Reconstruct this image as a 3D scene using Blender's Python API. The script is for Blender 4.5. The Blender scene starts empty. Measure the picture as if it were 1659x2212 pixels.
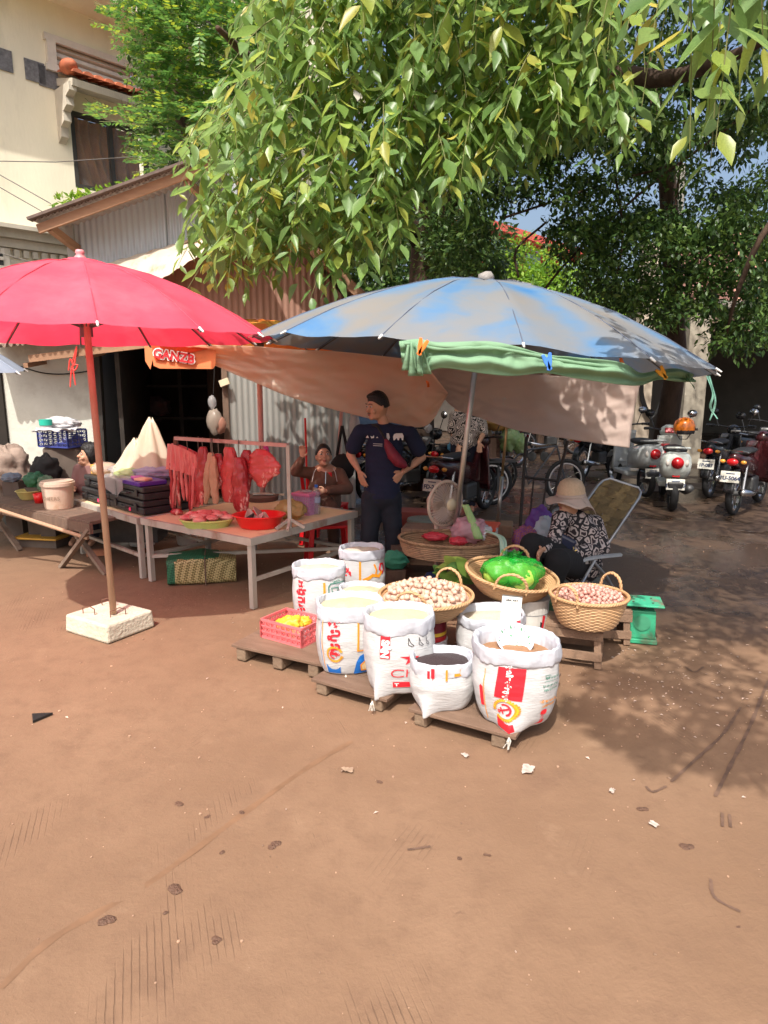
import bpy, bmesh, math, random
import numpy as np
from mathutils import Vector, Matrix, noise
random.seed(7)
rng = np.random.default_rng(7)
R = math.radians
PI = math.pi
scene = bpy.context.scene
col = scene.collection
# ---------------------------------------------------------------- camera
FPX, CAMH, PITCH = 1450.0, 1.7, math.atan(286/1450)
cam_d = bpy.data.cameras.new('camera')
cam_d.sensor_fit = 'HORIZONTAL'; cam_d.sensor_width = 36; cam_d.lens = 36*FPX/1659
cam_d.clip_start = 0.05; cam_d.clip_end = 1500
cam = bpy.data.objects.new('camera', cam_d); col.objects.link(cam)
cam.location = (0, 0, CAMH); cam.rotation_euler = (R(90)-PITCH, 0, 0)
scene.camera = cam
# ---------------------------------------------------------------- world and sun
SUN_EL = R(55); SUN_AZ = math.atan2(-0.26, -0.965)       # direction towards the sun, measured from +Y to +X
world = bpy.data.worlds.new("World"); scene.world = world; world.use_nodes = True
wn = world.node_tree; bgn = wn.nodes['Background']
sky = wn.nodes.new('ShaderNodeTexSky'); sky.sky_type = 'NISHITA'; sky.sun_disc = False
sky.sun_elevation = SUN_EL; sky.sun_rotation = SUN_AZ; sky.air_density = 1.0; sky.dust_density = 6.5; sky.ozone_density = 1.0
wn.links.new(sky.outputs[0], bgn.inputs[0]); bgn.inputs[1].default_value = 0.15
sd = bpy.data.lights.new('sun', 'SUN'); sd.energy = 3.6; sd.angle = R(0.5); sd.color = (1, .955, .88)
sun = bpy.data.objects.new('sun', sd); col.objects.link(sun)
sdir = Vector((math.sin(SUN_AZ)*math.cos(SUN_EL), math.cos(SUN_AZ)*math.cos(SUN_EL), math.sin(SUN_EL)))
sun.location = sdir*30; sun.rotation_euler = sdir.to_track_quat('Z', 'Y').to_euler()
scene.view_settings.view_transform = 'Standard'; scene.view_settings.look = 'None'
scene.view_settings.exposure = 0.55; scene.view_settings.gamma = 1; scene.view_settings.use_curve_mapping = False
scene.render.engine = 'CYCLES'
scene.cycles.max_bounces = 8; scene.cycles.diffuse_bounces = 4; scene.cycles.transparent_max_bounces = 16
scene.cycles.transmission_bounces = 6; scene.cycles.sample_clamp_indirect = 6

# ---------------------------------------------------------------- points measured in the photograph
_c, _s = math.cos(PITCH), math.sin(PITCH)
def ray(x, y):
    u = (x-829.5)/FPX; v = (y-1106)/FPX
    return Vector((u, _c-v*_s, -_s-v*_c))
def G(x, y, z=0.0):
    a = ray(x, y); t = (z-CAMH)/a.z
    return Vector((a.x*t, a.y*t, z))
def at(x, y, Y):
    a = ray(x, y); t = Y/a.y
    return Vector((a.x*t, Y, CAMH+a.z*t))
def onplane(x, y, p, n):
    a = ray(x, y); o = Vector((0, 0, CAMH)); t = (p-o).dot(n)/a.dot(n)
    return o+a*t

# ---------------------------------------------------------------- materials
_m = {}
def mat(name, c=(.5,.5,.5), rough=.7, metal=0, var=.15, vs=5, c2=None, bump=0, bs=60, trans=0, alpha=1, spec=.5, stretch=None, thr=None, coat=0, rnd=0, c3=None, vs3=2, thr3=(.55,.7), tgam=1):
    if name in _m: return _m[name]
    m = bpy.data.materials.new(name); m.use_nodes = True; nt = m.node_tree; N = nt.nodes; L = nt.links
    b = N['Principled BSDF']; out = N['Material Output']
    b.inputs['Roughness'].default_value = rough; b.inputs['Metallic'].default_value = metal
    b.inputs['Specular IOR Level'].default_value = spec; b.inputs['Coat Weight'].default_value = coat
    tc = N.new('ShaderNodeTexCoord'); mp = N.new('ShaderNodeMapping'); L.new(tc.outputs['Object'], mp.inputs[0])
    if stretch: mp.inputs['Scale'].default_value = stretch
    nz = N.new('ShaderNodeTexNoise'); nz.inputs['Scale'].default_value = vs; nz.inputs['Detail'].default_value = 6; nz.inputs['Roughness'].default_value = .6
    L.new(mp.outputs[0], nz.inputs[0])
    cr = N.new('ShaderNodeValToRGB'); L.new(nz.outputs[0], cr.inputs[0])
    t0, t1 = thr or (.3, .7)
    cr.color_ramp.elements[0].position = t0; cr.color_ramp.elements[1].position = t1
    if c2 is None:
        ca = [x*(1-var) for x in c]; cb = [min(1, x*(1+var)) for x in c]
    else: ca, cb = c, c2
    cr.color_ramp.elements[0].color = (*ca[:3], 1); cr.color_ramp.elements[1].color = (*cb[:3], 1)
    csock = cr.outputs[0]
    if c3:
        nz3 = N.new('ShaderNodeTexNoise'); nz3.inputs['Scale'].default_value = vs3; nz3.inputs['Detail'].default_value = 8; nz3.inputs['Roughness'].default_value = .65
        L.new(mp.outputs[0], nz3.inputs[0])
        mr = N.new('ShaderNodeMapRange'); mr.inputs[1].default_value = thr3[0]; mr.inputs[2].default_value = thr3[1]; L.new(nz3.outputs[0], mr.inputs[0])
        mx = N.new('ShaderNodeMix'); mx.data_type = 'RGBA'; L.new(mr.outputs[0], mx.inputs[0]); L.new(csock, mx.inputs[6]); mx.inputs[7].default_value = (*c3, 1)
        csock = mx.outputs[2]
    if rnd:
        g = N.new('ShaderNodeNewGeometry'); oi = N.new('ShaderNodeObjectInfo'); ad = N.new('ShaderNodeMath'); ad.operation = 'ADD'
        L.new(g.outputs['Random Per Island'], ad.inputs[0]); L.new(oi.outputs['Random'], ad.inputs[1])
        fr = N.new('ShaderNodeMath'); fr.operation = 'FRACT'; L.new(ad.outputs[0], fr.inputs[0])
        mr = N.new('ShaderNodeMapRange'); mr.inputs[3].default_value = 1-rnd; mr.inputs[4].default_value = 1+rnd; L.new(fr.outputs[0], mr.inputs[0])
        hs = N.new('ShaderNodeHueSaturation'); L.new(mr.outputs[0], hs.inputs['Value']); L.new(csock, hs.inputs['Color']); csock = hs.outputs[0]
    L.new(csock, b.inputs['Base Color'])
    if bump:
        n2 = N.new('ShaderNodeTexNoise'); n2.inputs['Scale'].default_value = bs; n2.inputs['Detail'].default_value = 5; L.new(mp.outputs[0], n2.inputs[0])
        bp = N.new('ShaderNodeBump'); bp.inputs['Strength'].default_value = bump; bp.inputs['Distance'].default_value = .02
        L.new(n2.outputs[0], bp.inputs['Height']); L.new(bp.outputs[0], b.inputs['Normal'])
    if alpha < 1: b.inputs['Alpha'].default_value = alpha
    if trans:
        tr = N.new('ShaderNodeBsdfTranslucent'); gg = N.new('ShaderNodeGamma'); gg.inputs[1].default_value = tgam; L.new(csock, gg.inputs[0]); L.new(gg.outputs[0], tr.inputs[0]); ms = N.new('ShaderNodeMixShader'); ms.inputs[0].default_value = trans
        L.new(b.outputs[0], ms.inputs[1]); L.new(tr.outputs[0], ms.inputs[2]); src = ms.outputs[0]
        if alpha < 1:
            tp = N.new('ShaderNodeBsdfTransparent'); m2 = N.new('ShaderNodeMixShader'); m2.inputs[0].default_value = alpha
            b.inputs['Alpha'].default_value = 1
            L.new(tp.outputs[0], m2.inputs[1]); L.new(src, m2.inputs[2]); src = m2.outputs[0]
        L.new(src, out.inputs[0])
    _m[name] = m; return m

def leafmat(name, ramp, trans=.4, rough=.42):
    if name in _m: return _m[name]
    m = bpy.data.materials.new(name); m.use_nodes = True; nt = m.node_tree; N = nt.nodes; L = nt.links
    b = N['Principled BSDF']; out = N['Material Output']; b.inputs['Roughness'].default_value = rough
    g = N.new('ShaderNodeNewGeometry'); oi = N.new('ShaderNodeObjectInfo'); ad = N.new('ShaderNodeMath'); ad.operation = 'ADD'
    L.new(g.outputs['Random Per Island'], ad.inputs[0]); L.new(oi.outputs['Random'], ad.inputs[1])
    fr = N.new('ShaderNodeMath'); fr.operation = 'FRACT'; L.new(ad.outputs[0], fr.inputs[0])
    cr = N.new('ShaderNodeValToRGB'); L.new(fr.outputs[0], cr.inputs[0]); e = cr.color_ramp.elements
    for i, (p, c) in enumerate(ramp):
        k = e[i] if i < 2 else e.new(p)
        k.position = p; k.color = (*c, 1)
    tc = N.new('ShaderNodeTexCoord'); nz = N.new('ShaderNodeTexNoise'); nz.inputs['Scale'].default_value = 25; L.new(tc.outputs['Object'], nz.inputs[0])
    mr = N.new('ShaderNodeMapRange'); mr.inputs[3].default_value = .75; mr.inputs[4].default_value = 1.25; L.new(nz.outputs[0], mr.inputs[0])
    hs = N.new('ShaderNodeHueSaturation'); L.new(mr.outputs[0], hs.inputs['Value']); L.new(cr.outputs[0], hs.inputs['Color'])
    L.new(hs.outputs[0], b.inputs['Base Color'])
    tr = N.new('ShaderNodeBsdfTranslucent'); h2 = N.new('ShaderNodeHueSaturation'); h2.inputs['Value'].default_value = 1.5; h2.inputs['Hue'].default_value = .48
    L.new(hs.outputs[0], h2.inputs['Color']); L.new(h2.outputs[0], tr.inputs[0])
    ms = N.new('ShaderNodeMixShader'); ms.inputs[0].default_value = trans
    L.new(b.outputs[0], ms.inputs[1]); L.new(tr.outputs[0], ms.inputs[2]); L.new(ms.outputs[0], out.inputs[0])
    _m[name] = m; return m

# ---------------------------------------------------------------- objects and tags
def thing(name, label, cat, loc=(0,0,0), rz=0, group=None):
    o = bpy.data.objects.new(name, None); col.objects.link(o); o.empty_display_size = .1
    o.location = loc; o.rotation_euler = (0,0,rz); o['label'] = label; o['category'] = cat
    if group: o['group'] = group
    return o
def tag(o, label=None, cat=None, group=None, kind=None):
    if label: o['label'] = label
    if cat: o['category'] = cat
    if group: o['group'] = group
    if kind: o['kind'] = kind
    return o
def root_inv(p):
    m = Matrix.Identity(4)
    while p is not None:
        m = Matrix.LocRotScale(Vector(p.location), p.rotation_euler.to_quaternion(), Vector(p.scale)) @ m
        p = p.parent
    return m.inverted()
def kids(o): return [c for c in o.children]
def copy_tree(o, parent=None):
    c = o.copy(); col.objects.link(c)
    if parent is not None: c.parent = parent
    for ch in list(o.children): copy_tree(ch, c)
    return c

class MB:
    def __init__(s): s.v = []; s.f = []; s.mi = []; s.cur = 0
    def add(s, vs, fs):
        n = len(s.v); s.v += [tuple(p) for p in vs]; s.f += [tuple(i+n for i in f) for f in fs]; s.mi += [s.cur]*len(fs); return s
    def box(s, c, d, rz=0, M=None, taper=0):
        x, y, z = d[0]/2, d[1]/2, d[2]/2; t = 1-taper
        vs = [(-x*t,-y*t,-z),(x*t,-y*t,-z),(x*t,y*t,-z),(-x*t,y*t,-z),(-x,-y,z),(x,-y,z),(x,y,z),(-x,y,z)]
        m = Matrix.Translation(Vector(c)) @ Matrix.Rotation(rz, 4, 'Z')
        if M is not None: m = m @ M
        return s.add([m @ Vector(p) for p in vs], [(3,2,1,0),(4,5,6,7),(0,1,5,4),(1,2,6,5),(2,3,7,6),(3,0,4,7)])
    def bar(s, a, b, w, h=None, up=(0,0,1)):           # rectangular bar from a to b
        a, b = Vector(a), Vector(b); h = h or w; d = (b-a).normalized(); u = Vector(up)
        if abs(d.dot(u)) > .95: u = Vector((0,1,0))
        x = d.cross(u).normalized(); y = x.cross(d).normalized(); vs = []
        for p in (a, b):
            for sx, sy in ((-1,-1),(1,-1),(1,1),(-1,1)): vs.append(p+x*sx*w/2+y*sy*h/2)
        return s.add(vs, [(3,2,1,0),(4,5,6,7),(0,1,5,4),(1,2,6,5),(2,3,7,6),(3,0,4,7)])
    def tube(s, pts, r, n=8, cap=True, closed=False):
        pts = [Vector(p) for p in pts]; k = len(pts); vs = []; fs = []
        rs = r if isinstance(r, (list, tuple)) else [r]*k
        u = None
        for i, p in enumerate(pts):
            if closed: d = pts[(i+1) % k]-pts[i-1]
            else: d = pts[min(i+1, k-1)]-pts[max(i-1, 0)]
            d = d.normalized() if d.length > 1e-9 else Vector((0,0,1))
            if u is None: u = d.cross(Vector((0,0,1)) if abs(d.z) < .9 else Vector((1,0,0))).normalized()
            else:
                u = (u-d*u.dot(d)); u = u.normalized() if u.length > 1e-6 else d.orthogonal().normalized()
            w = d.cross(u)
            for j in range(n):
                a = 2*PI*j/n; vs.append(p+(u*math.cos(a)+w*math.sin(a))*rs[i])
        kk = k if closed else k-1
        for i in range(kk):
            i2 = (i+1) % k
            for j in range(n): fs.append((i*n+j, i*n+(j+1)%n, i2*n+(j+1)%n, i2*n+j))
        if cap and not closed:
            fs.append(tuple(range(n-1,-1,-1))); fs.append(tuple((k-1)*n+j for j in range(n)))
        return s.add(vs, fs)
    def lathe(s, prof, n=24, c=(0,0,0), M=None, sx=1, sy=1, fn=None, a0=0, a1=2*PI):
        vs = []; fs = []; full = abs(a1-a0-2*PI) < 1e-6; nn = n if full else n+1
        for i, (r, z) in enumerate(prof):
            for j in range(nn):
                a = a0+(a1-a0)*j/n; k = fn(a, i) if fn else 1
                p = Vector((r*k*math.cos(a)*sx, r*k*math.sin(a)*sy, z))
                if M is not None: p = M @ p
                vs.append(p+Vector(c))
        for i in range(len(prof)-1):
            for j in range(n):
                j2 = (j+1) % nn
                fs.append((i*nn+j, i*nn+j2, (i+1)*nn+j2, (i+1)*nn+j))
        return s.add(vs, fs)
    def grid(s, fn, nu, nv):
        vs = [fn(i/nu, j/nv) for j in range(nv+1) for i in range(nu+1)]
        fs = [(j*(nu+1)+i, j*(nu+1)+i+1, (j+1)*(nu+1)+i+1, (j+1)*(nu+1)+i) for j in range(nv) for i in range(nu)]
        return s.add(vs, fs)
    def ball(s, c, r, n=12, m=8, M=None, fn=None):
        vs = []; fs = []; r = r if isinstance(r, (tuple, list)) else (r,r,r)
        for i in range(m+1):
            ph = PI*i/m
            for j in range(n):
                a = 2*PI*j/n; d = Vector((math.sin(ph)*math.cos(a), math.sin(ph)*math.sin(a), math.cos(ph)))
                k = fn(d) if fn else 1
                p = Vector((d.x*r[0], d.y*r[1], d.z*r[2]))*k
                if M is not None: p = M @ p
                vs.append(p+Vector(c))
        for i in range(m):
            for j in range(n): fs.append((i*n+j, (i+1)*n+j, (i+1)*n+(j+1)%n, i*n+(j+1)%n))
        return s.add(vs, fs)
    def prism(s, poly, h, M=None):                       # poly in xy, extruded by h in z
        n = len(poly); vs = [Vector((x, y, 0)) for x, y in poly]+[Vector((x, y, h)) for x, y in poly]
        if M is not None: vs = [M @ p for p in vs]
        return s.add(vs, [tuple(range(n-1,-1,-1)), tuple(range(n, 2*n))]+[(i, (i+1)%n, n+(i+1)%n, n+i) for i in range(n)])
    def build(s, name, m, parent=None, smooth=False, world=False, bev=0, sol=0, sub=0):
        me = bpy.data.meshes.new(name)
        vs = s.v
        if world and parent is not None:
            inv = root_inv(parent); vs = [tuple(inv @ Vector(p)) for p in vs]
        me.from_pydata([tuple(p) for p in vs], [], s.f)
        ms = m if isinstance(m, (list, tuple)) else [m]
        for k in ms: me.materials.append(k)
        if len(ms) > 1: me.polygons.foreach_set('material_index', s.mi)
        if smooth: me.polygons.foreach_set('use_smooth', [True]*len(me.polygons))
        me.update()
        o = bpy.data.objects.new(name, me); col.objects.link(o)
        if parent is not None: o.parent = parent
        if sol:
            k = o.modifiers.new('solid', 'SOLIDIFY'); k.thickness = sol; k.offset = 0
        if sub:
            k = o.modifiers.new('sub', 'SUBSURF'); k.levels = k.render_levels = sub
        if bev:
            k = o.modifiers.new('bevel', 'BEVEL'); k.width = bev; k.segments = 2; k.limit_method = 'ANGLE'; k.angle_limit = R(40)
        return o
def npmesh(name, V, F, m, parent=None, smooth=False):
    me = bpy.data.meshes.new(name); nv, nf, k = len(V), len(F), F.shape[1]
    me.vertices.add(nv); me.vertices.foreach_set('co', V.astype(np.float32).ravel())
    me.loops.add(nf*k); me.loops.foreach_set('vertex_index', F.astype(np.int32).ravel())
    me.polygons.add(nf); me.polygons.foreach_set('loop_start', np.arange(0, nf*k, k, dtype=np.int32))
    me.update(calc_edges=True); me.materials.append(m)
    if smooth: me.polygons.foreach_set('use_smooth', np.ones(nf, dtype=bool))
    o = bpy.data.objects.new(name, me); col.objects.link(o)
    if parent is not None: o.parent = parent
    return o
def lin(*c): return tuple(((x/255)/12.92 if x/255 <= .04045 else ((x/255+.055)/1.055)**2.4) for x in c)
def lerp(a, b, t): return a+(b-a)*t
def polyl(pts, t):                                       # point on a polyline by parameter 0..1 over its points
    pts = [Vector(p) for p in pts]; k = t*(len(pts)-1); i = min(int(k), len(pts)-2); return pts[i].lerp(pts[i+1], k-i)
def smoothl(pts, t):                                     # Catmull-Rom
    pts = [Vector(p) for p in pts]; n = len(pts); k = t*(n-1); i = min(int(k), n-2); f = k-i
    p1, p2 = pts[i], pts[i+1]; p0 = pts[i-1] if i > 0 else p1*2-p2; p3 = pts[i+2] if i+2 < n else p2*2-p1
    return .5*((2*p1)+(p2-p0)*f+(2*p0-5*p1+4*p2-p3)*f*f+(3*p1-p0-3*p2+p3)*f**3)
def nz(x, y=0, z=0): return noise.noise(Vector((x, y, z)))
_fonts = {}
def text2d(s, size=.1, align='LEFT', bold=0.0, spacing=1.0):
    cu = bpy.data.curves.new('t', 'FONT'); cu.body = s; cu.size = size; cu.align_x = align; cu.align_y = 'CENTER'; cu.offset = bold; cu.space_character = spacing; cu.resolution_u = 3
    o = bpy.data.objects.new('t', cu); col.objects.link(o)
    dg = bpy.context.evaluated_depsgraph_get(); dg.update(); me = bpy.data.meshes.new_from_object(o.evaluated_get(dg))
    vs = [(v.co.x, v.co.y) for v in me.vertices]; fs = [tuple(p.vertices) for p in me.polygons]
    bpy.data.objects.remove(o); bpy.data.meshes.remove(me); bpy.data.curves.remove(cu)
    return vs, fs
def flat_text(s, size, M, m, name='lettering', parent=None, align='CENTER', bold=0.0, world=False):
    vs, fs = text2d(s, size, align, bold); b = MB(); b.add([M @ Vector((x, y, 0)) for x, y in vs], fs)
    return b.build(name, m, parent, world=world)
# ================================================================= GROUND
def ground_material():
    m = bpy.data.materials.new('packed_mud'); m.use_nodes = True; nt = m.node_tree; N = nt.nodes; L = nt.links; b = N['Principled BSDF']
    tc = N.new('ShaderNodeTexCoord'); P = tc.outputs['Object']
    def noi(scale, det=6, rough=.6, st=None, rot=0, off=(0,0,0)):
        mp = N.new('ShaderNodeMapping'); L.new(P, mp.inputs[0]); mp.inputs['Rotation'].default_value = (0,0,rot); mp.inputs['Location'].default_value = off
        if st: mp.inputs['Scale'].default_value = st
        n = N.new('ShaderNodeTexNoise'); n.inputs['Scale'].default_value = scale; n.inputs['Detail'].default_value = det; n.inputs['Roughness'].default_value = rough
        L.new(mp.outputs[0], n.inputs[0]); return n.outputs[0]
    def mr(s, a, c, lo=0., hi=1., smooth=True):
        k = N.new('ShaderNodeMapRange'); k.interpolation_type = 'SMOOTHSTEP' if smooth else 'LINEAR'
        for i, v in ((1,a),(2,c),(3,lo),(4,hi)): k.inputs[i].default_value = v
        L.new(s, k.inputs[0]); return k.outputs[0]
    def mt(op, a, c=None):
        k = N.new('ShaderNodeMath'); k.operation = op; L.new(a, k.inputs[0]) if not isinstance(a, float) else None
        if isinstance(a, float): k.inputs[0].default_value = a
        if c is not None:
            if isinstance(c, float): k.inputs[1].default_value = c
            else: L.new(c, k.inputs[1])
        return k.outputs[0]
    def mix(f, a, c):
        k = N.new('ShaderNodeMix'); k.data_type = 'RGBA'
        if isinstance(f, float): k.inputs[0].default_value = f
        else: L.new(f, k.inputs[0])
        for i, v in ((6,a),(7,c)):
            if isinstance(v, tuple): k.inputs[i].default_value = (*v, 1)
            else: L.new(v, k.inputs[i])
        return k.outputs[2]
    base = mix(mr(noi(.8, 5), .3, .7), (.186,.106,.060), (.232,.138,.082))
    base = mix(mr(noi(7, 8, .7), .42, .75), base, (.18,.103,.06))
    base = mix(mr(noi(3.1, 6, .6, off=(4,2,0)), .6, .75, 0, .5), base, (.285,.18,.11))
    base = mix(mr(noi(1.7, 8, .68, off=(9,1,0)), .58, .74, 0, .55), base, (.145,.080,.048))
    # brushed grooves of the concrete, in patches
    def grooves(rot, off, scale, thr, yo=0.):
        mp = N.new('ShaderNodeMapping'); L.new(P, mp.inputs[0]); mp.inputs['Rotation'].default_value = (0,0,rot)
        w = N.new('ShaderNodeTexWave'); w.inputs['Scale'].default_value = scale; w.inputs['Distortion'].default_value = .5; w.inputs['Detail'].default_value = 2; w.inputs['Detail Scale'].default_value = 2.2
        L.new(mp.outputs[0], w.inputs[0])
        g = mr(w.outputs[0], .84, .99)
        broken = mr(noi(3.5, 4, .6, st=(1,.35,1), rot=rot, off=(off,3,0)), .52, .66)
        patch = mr(noi(.75, 3, .5, off=(off, off*.7, 0)), thr, thr+.09)
        return mt('MULTIPLY', mt('MULTIPLY', g, broken), patch)
    g1 = grooves(R(28), 1.3, 12., .535); g2 = grooves(R(-20), 7.7, 14., .54)
    gr = mt('MAXIMUM', g1, g2)
    base = mix(mt('MULTIPLY', gr, .42), base, (.11,.06,.035))
    # small dark lumps and damp spots
    vo = N.new('ShaderNodeTexVoronoi'); vo.inputs['Scale'].default_value = 3.1; vo.inputs['Randomness'].default_value = 1; 
    wp = N.new('ShaderNodeMapping'); L.new(P, wp.inputs[0]); L.new(wp.outputs[0], vo.inputs[0])
    spot = mr(mt('ADD', vo.outputs['Distance'], mt('MULTIPLY', noi(22, 4), .14)), .1, .135, 1, 0)
    vc = N.new('ShaderNodeSeparateColor'); L.new(vo.outputs['Color'], vc.inputs[0])
    spot = mt('MULTIPLY', spot, mr(vc.outputs[0], .72, .76))
    base = mix(mt('MULTIPLY', spot, .75), base, (.13,.07,.045))
    # wet yard: far right
    sp = N.new('ShaderNodeSeparateXYZ'); L.new(P, sp.inputs[0])
    d = mt('ADD', mt('ADD', mt('MULTIPLY', sp.outputs[0], .55), mt('MULTIPLY', sp.outputs[1], .55)), mt('MULTIPLY', noi(.9, 5, .6), 1.6))
    wet = mr(d, 4.0, 4.9)
    d2 = mt('ADD', sp.outputs[1], mt('MULTIPLY', noi(1.1, 5, .6, off=(3,3,0)), 1.2)); wet2 = mr(d2, 7.2, 7.8)
    wet = mt('MAXIMUM', wet, mt('MULTIPLY', wet2, 1.0))
    base = mix(mt('MULTIPLY', wet, .85), base, (.066,.042,.028))
    # damp along the pallets
    dx = mt('SUBTRACT', sp.outputs[1], 0.0)
    pdl = mt('MULTIPLY', wet, mr(noi(1.1, 5, .55, off=(1,7,0)), .44, .54))
    base = mix(mt('MULTIPLY', pdl, .6), base, (.04,.027,.02))
    L.new(base, b.inputs['Base Color'])
    ro = mt('SUBTRACT', .88, mt('ADD', mt('MULTIPLY', wet, .36), mt('MULTIPLY', pdl, .30)))
    L.new(ro, b.inputs['Roughness'])
    h = mt('ADD', mt('MULTIPLY', noi(9, 8, .7), .5), mt('MULTIPLY', noi(70, 4, .6), .12))
    h = mt('SUBTRACT', h, mt('MULTIPLY', gr, .28)); h = mt('ADD', h, mt('MULTIPLY', spot, .25))
    flat = mt('SUBTRACT', 1.0, mt('MULTIPLY', pdl, .7)); h = mt('MULTIPLY', h, flat)
    bp = N.new('ShaderNodeBump'); bp.inputs['Strength'].default_value = .55; bp.inputs['Distance'].default_value = .025
    L.new(h, bp.inputs['Height']); L.new(bp.outputs[0], b.inputs['Normal'])
    return m
b = MB()
NX, NY = 90, 110
xs = [-9+18*i/NX for i in range(NX+1)]; ys = [-2+18*j/NY for j in range(NY+1)]
def gz(x, y): return .012*nz(x*.9, y*.9, 3)+.004*nz(x*4, y*4, 1)-.004
vs = [(x, y, gz(x, y)) for y in ys for x in xs]
fs = [(j*(NX+1)+i, j*(NX+1)+i+1, (j+1)*(NX+1)+i+1, (j+1)*(NX+1)+i) for j in range(NY) for i in range(NX)]
b.add(vs, fs)
B = 400                                                   # skirts out to the horizon
n = NX+1
ring = [i for i in range(n)]+[j*n+NX for j in range(1, NY+1)]+[NY*n+i for i in range(NX-1, -1, -1)]+[j*n for j in range(NY-1, 0, -1)]
base_i = len(b.v)
for i in ring:
    x, y, z = b.v[i]; q = Vector((x, y-7)).normalized()*B; b.v.append((q.x, q.y+7, -.02))
k = len(ring)
for a in range(k): b.f.append((ring[a], base_i+a, base_i+(a+1)%k, ring[(a+1)%k])); b.mi.append(0)
tag(b.build('ground', ground_material(), smooth=True), kind='structure')

# scattered litter: pebbles and husks on the ground (nobody could count them)
b = MB()
for i in range(1900):
    if i < 1500: x, y = random.uniform(-3, 4), random.uniform(1.4, 8)
    else: x, y = random.gauss(1.5, .55), random.gauss(3.5, .45)
    r = random.uniform(.001, .0045)+(.004 if random.random() < .08 else 0); b.ball((x, y, gz(x,y)+r*.3), (r, r*random.uniform(.6,1.4), r*.6), 5, 3)
tag(b.build('pebbles', mat('pebble', (.32,.2,.13), var=.4, vs=1, rnd=.5)), kind='stuff')
b = MB()
for i in range(260):
    if i < 60: x, y = random.uniform(-2, 3.4), random.uniform(1.6, 6)
    else: x, y = random.gauss(1.75, .45), random.gauss(3.65, .38)
    r = random.uniform(.005, .013); a = random.uniform(0, 6.3); ux, uy = math.cos(a)*r, math.sin(a)*r; z = gz(x,y)+.004
    b.add([(x-ux,y-uy,z),(x+uy*.5,y-ux*.5,z+r*.5),(x+ux,y+uy,z+.002),(x-uy*.5,y+ux*.5,z+r*.3)], [(0,1,2,3)])
tag(b.build('garlic_skins', mat('garlic_skin', (.62,.48,.40), rough=.6, rnd=.3, trans=.3)), kind='stuff')
def scrap(px, py, s, name, label, cat, m, seed, h=.3):
    p = G(px, py); b = MB()
    def f(u, v):
        a = 1+.35*nz(u*3+seed, v*3); x, y = (u-.5)*s*a, (v-.5)*s*.7*a
        return (x+.2*s*nz(v*4,seed), y, .004+abs(nz(u*3+seed, v*3+seed))*s*h)
    b.grid(f, 6, 5); o = b.build(name, m, smooth=True); o.location = (p.x, p.y, gz(p.x,p.y)+.004); o.rotation_euler = (0,0,seed)
    return tag(o, label, cat)
paper = mat('dirty_paper', (.55,.46,.40), rough=.8, trans=.2, vs=30, var=.3)
scrap(1140, 1667, .07, 'paper_scrap', 'crumpled pale paper scrap on the mud in front of the right pallet', 'litter', paper, 1.2)
scrap(1412, 1784, .035, 'paper_scrap', 'small pale scrap alone on the mud at the lower right', 'litter', paper, 2.2)
scrap(750, 1665, .05, 'paper_scrap', 'brownish crumpled scrap on mud below the star-printed sack', 'litter', mat('brown_scrap', (.32,.22,.15), vs=30), 3.1)
scrap(1322, 1712, .03, 'paper_scrap', 'tiny white curled scrap on the mud right of the pallet', 'litter', paper, 4.1, .5)
scrap(1005, 1634, .035, 'paper_scrap', 'thin pale sliver lying just in front of the right pallet', 'litter', paper, 5.3, .3)
b = MB(); p = G(86, 1551)
b.add([(-.055,.03,0),(.05,.035,.003),(-.01,-.05,.002),(-.055,.03,.012),(.05,.035,.015),(-.01,-.05,.014)], [(0,2,1),(3,4,5),(0,1,4,3),(1,2,5,4),(2,0,3,5)])
o = b.build('plastic_scrap', mat('black_plastic', (.015,.016,.018), rough=.35)); o.location = (p.x, p.y, gz(p.x,p.y)+.003)
tag(o, 'black triangular plastic scrap lying on the mud at the far left', 'litter')
b = MB()
for (px, py, r) in ((390,1736,.022),(523,1753,.015),(595,1825,.024),(243,1979,.03),(465,2026,.018),(1481,1825,.026),(1387,1750,.022),(479,1840,.012),(450,1763,.012),(820,1688,.014),(991,1854,.012),(380,1918,.03),(357,1970,.01),(1054,1848,.01),(1597,1998,.01)):
    p = G(px, py)
    for q in range(3):
        x, y = p.x+random.gauss(0, r*.35), p.y+random.gauss(0, r*.3)
        b.ball((x, y, gz(x,y)+.001), (r*.7, r*.6, r*.2), 9, 5, fn=lambda d: 1+.3*nz(d.x*3+x*9, d.y*3))
tag(b.build('mud_clods', mat('mud_clod', (.12,.062,.038), rough=.6, bump=.6, bs=150)), kind='stuff')
# seam between two concrete pours and tyre scrapes
def strip(pts, w, m, name, z=.004):
    b = MB(); P = [G(*p) for p in pts]
    def f(u, v):
        p = smoothl(P, u); q = smoothl(P, min(1, u+.02))-smoothl(P, max(0, u-.02)); q.z = 0; q.normalize(); s = Vector((-q.y, q.x, 0))
        p = p+s*(v-.5)*w*(.6+.8*abs(nz(u*9, 2))); return (p.x, p.y, gz(p.x, p.y)+z)
    b.grid(f, 70, 1); return tag(b.build(name, m), kind='structure')
strip([(0,2130),(120,2020),(330,1900),(520,1760),(660,1660),(760,1600)], .035, mat('seam_soil', (.190,.104,.056), vs=9, var=.2), 'ground_seam', .0012)
strip([(1659,1470),(1620,1570),(1570,1670),(1545,1720)], .022, mat('tyre_track', (.13,.075,.05), vs=20, var=.3), 'tyre_track', .004)
strip([(1600,1530),(1560,1590),(1500,1645),(1450,1690)], .02, mat('tyre_track', (.13,.075,.05)), 'tyre_track', .0045)

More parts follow.
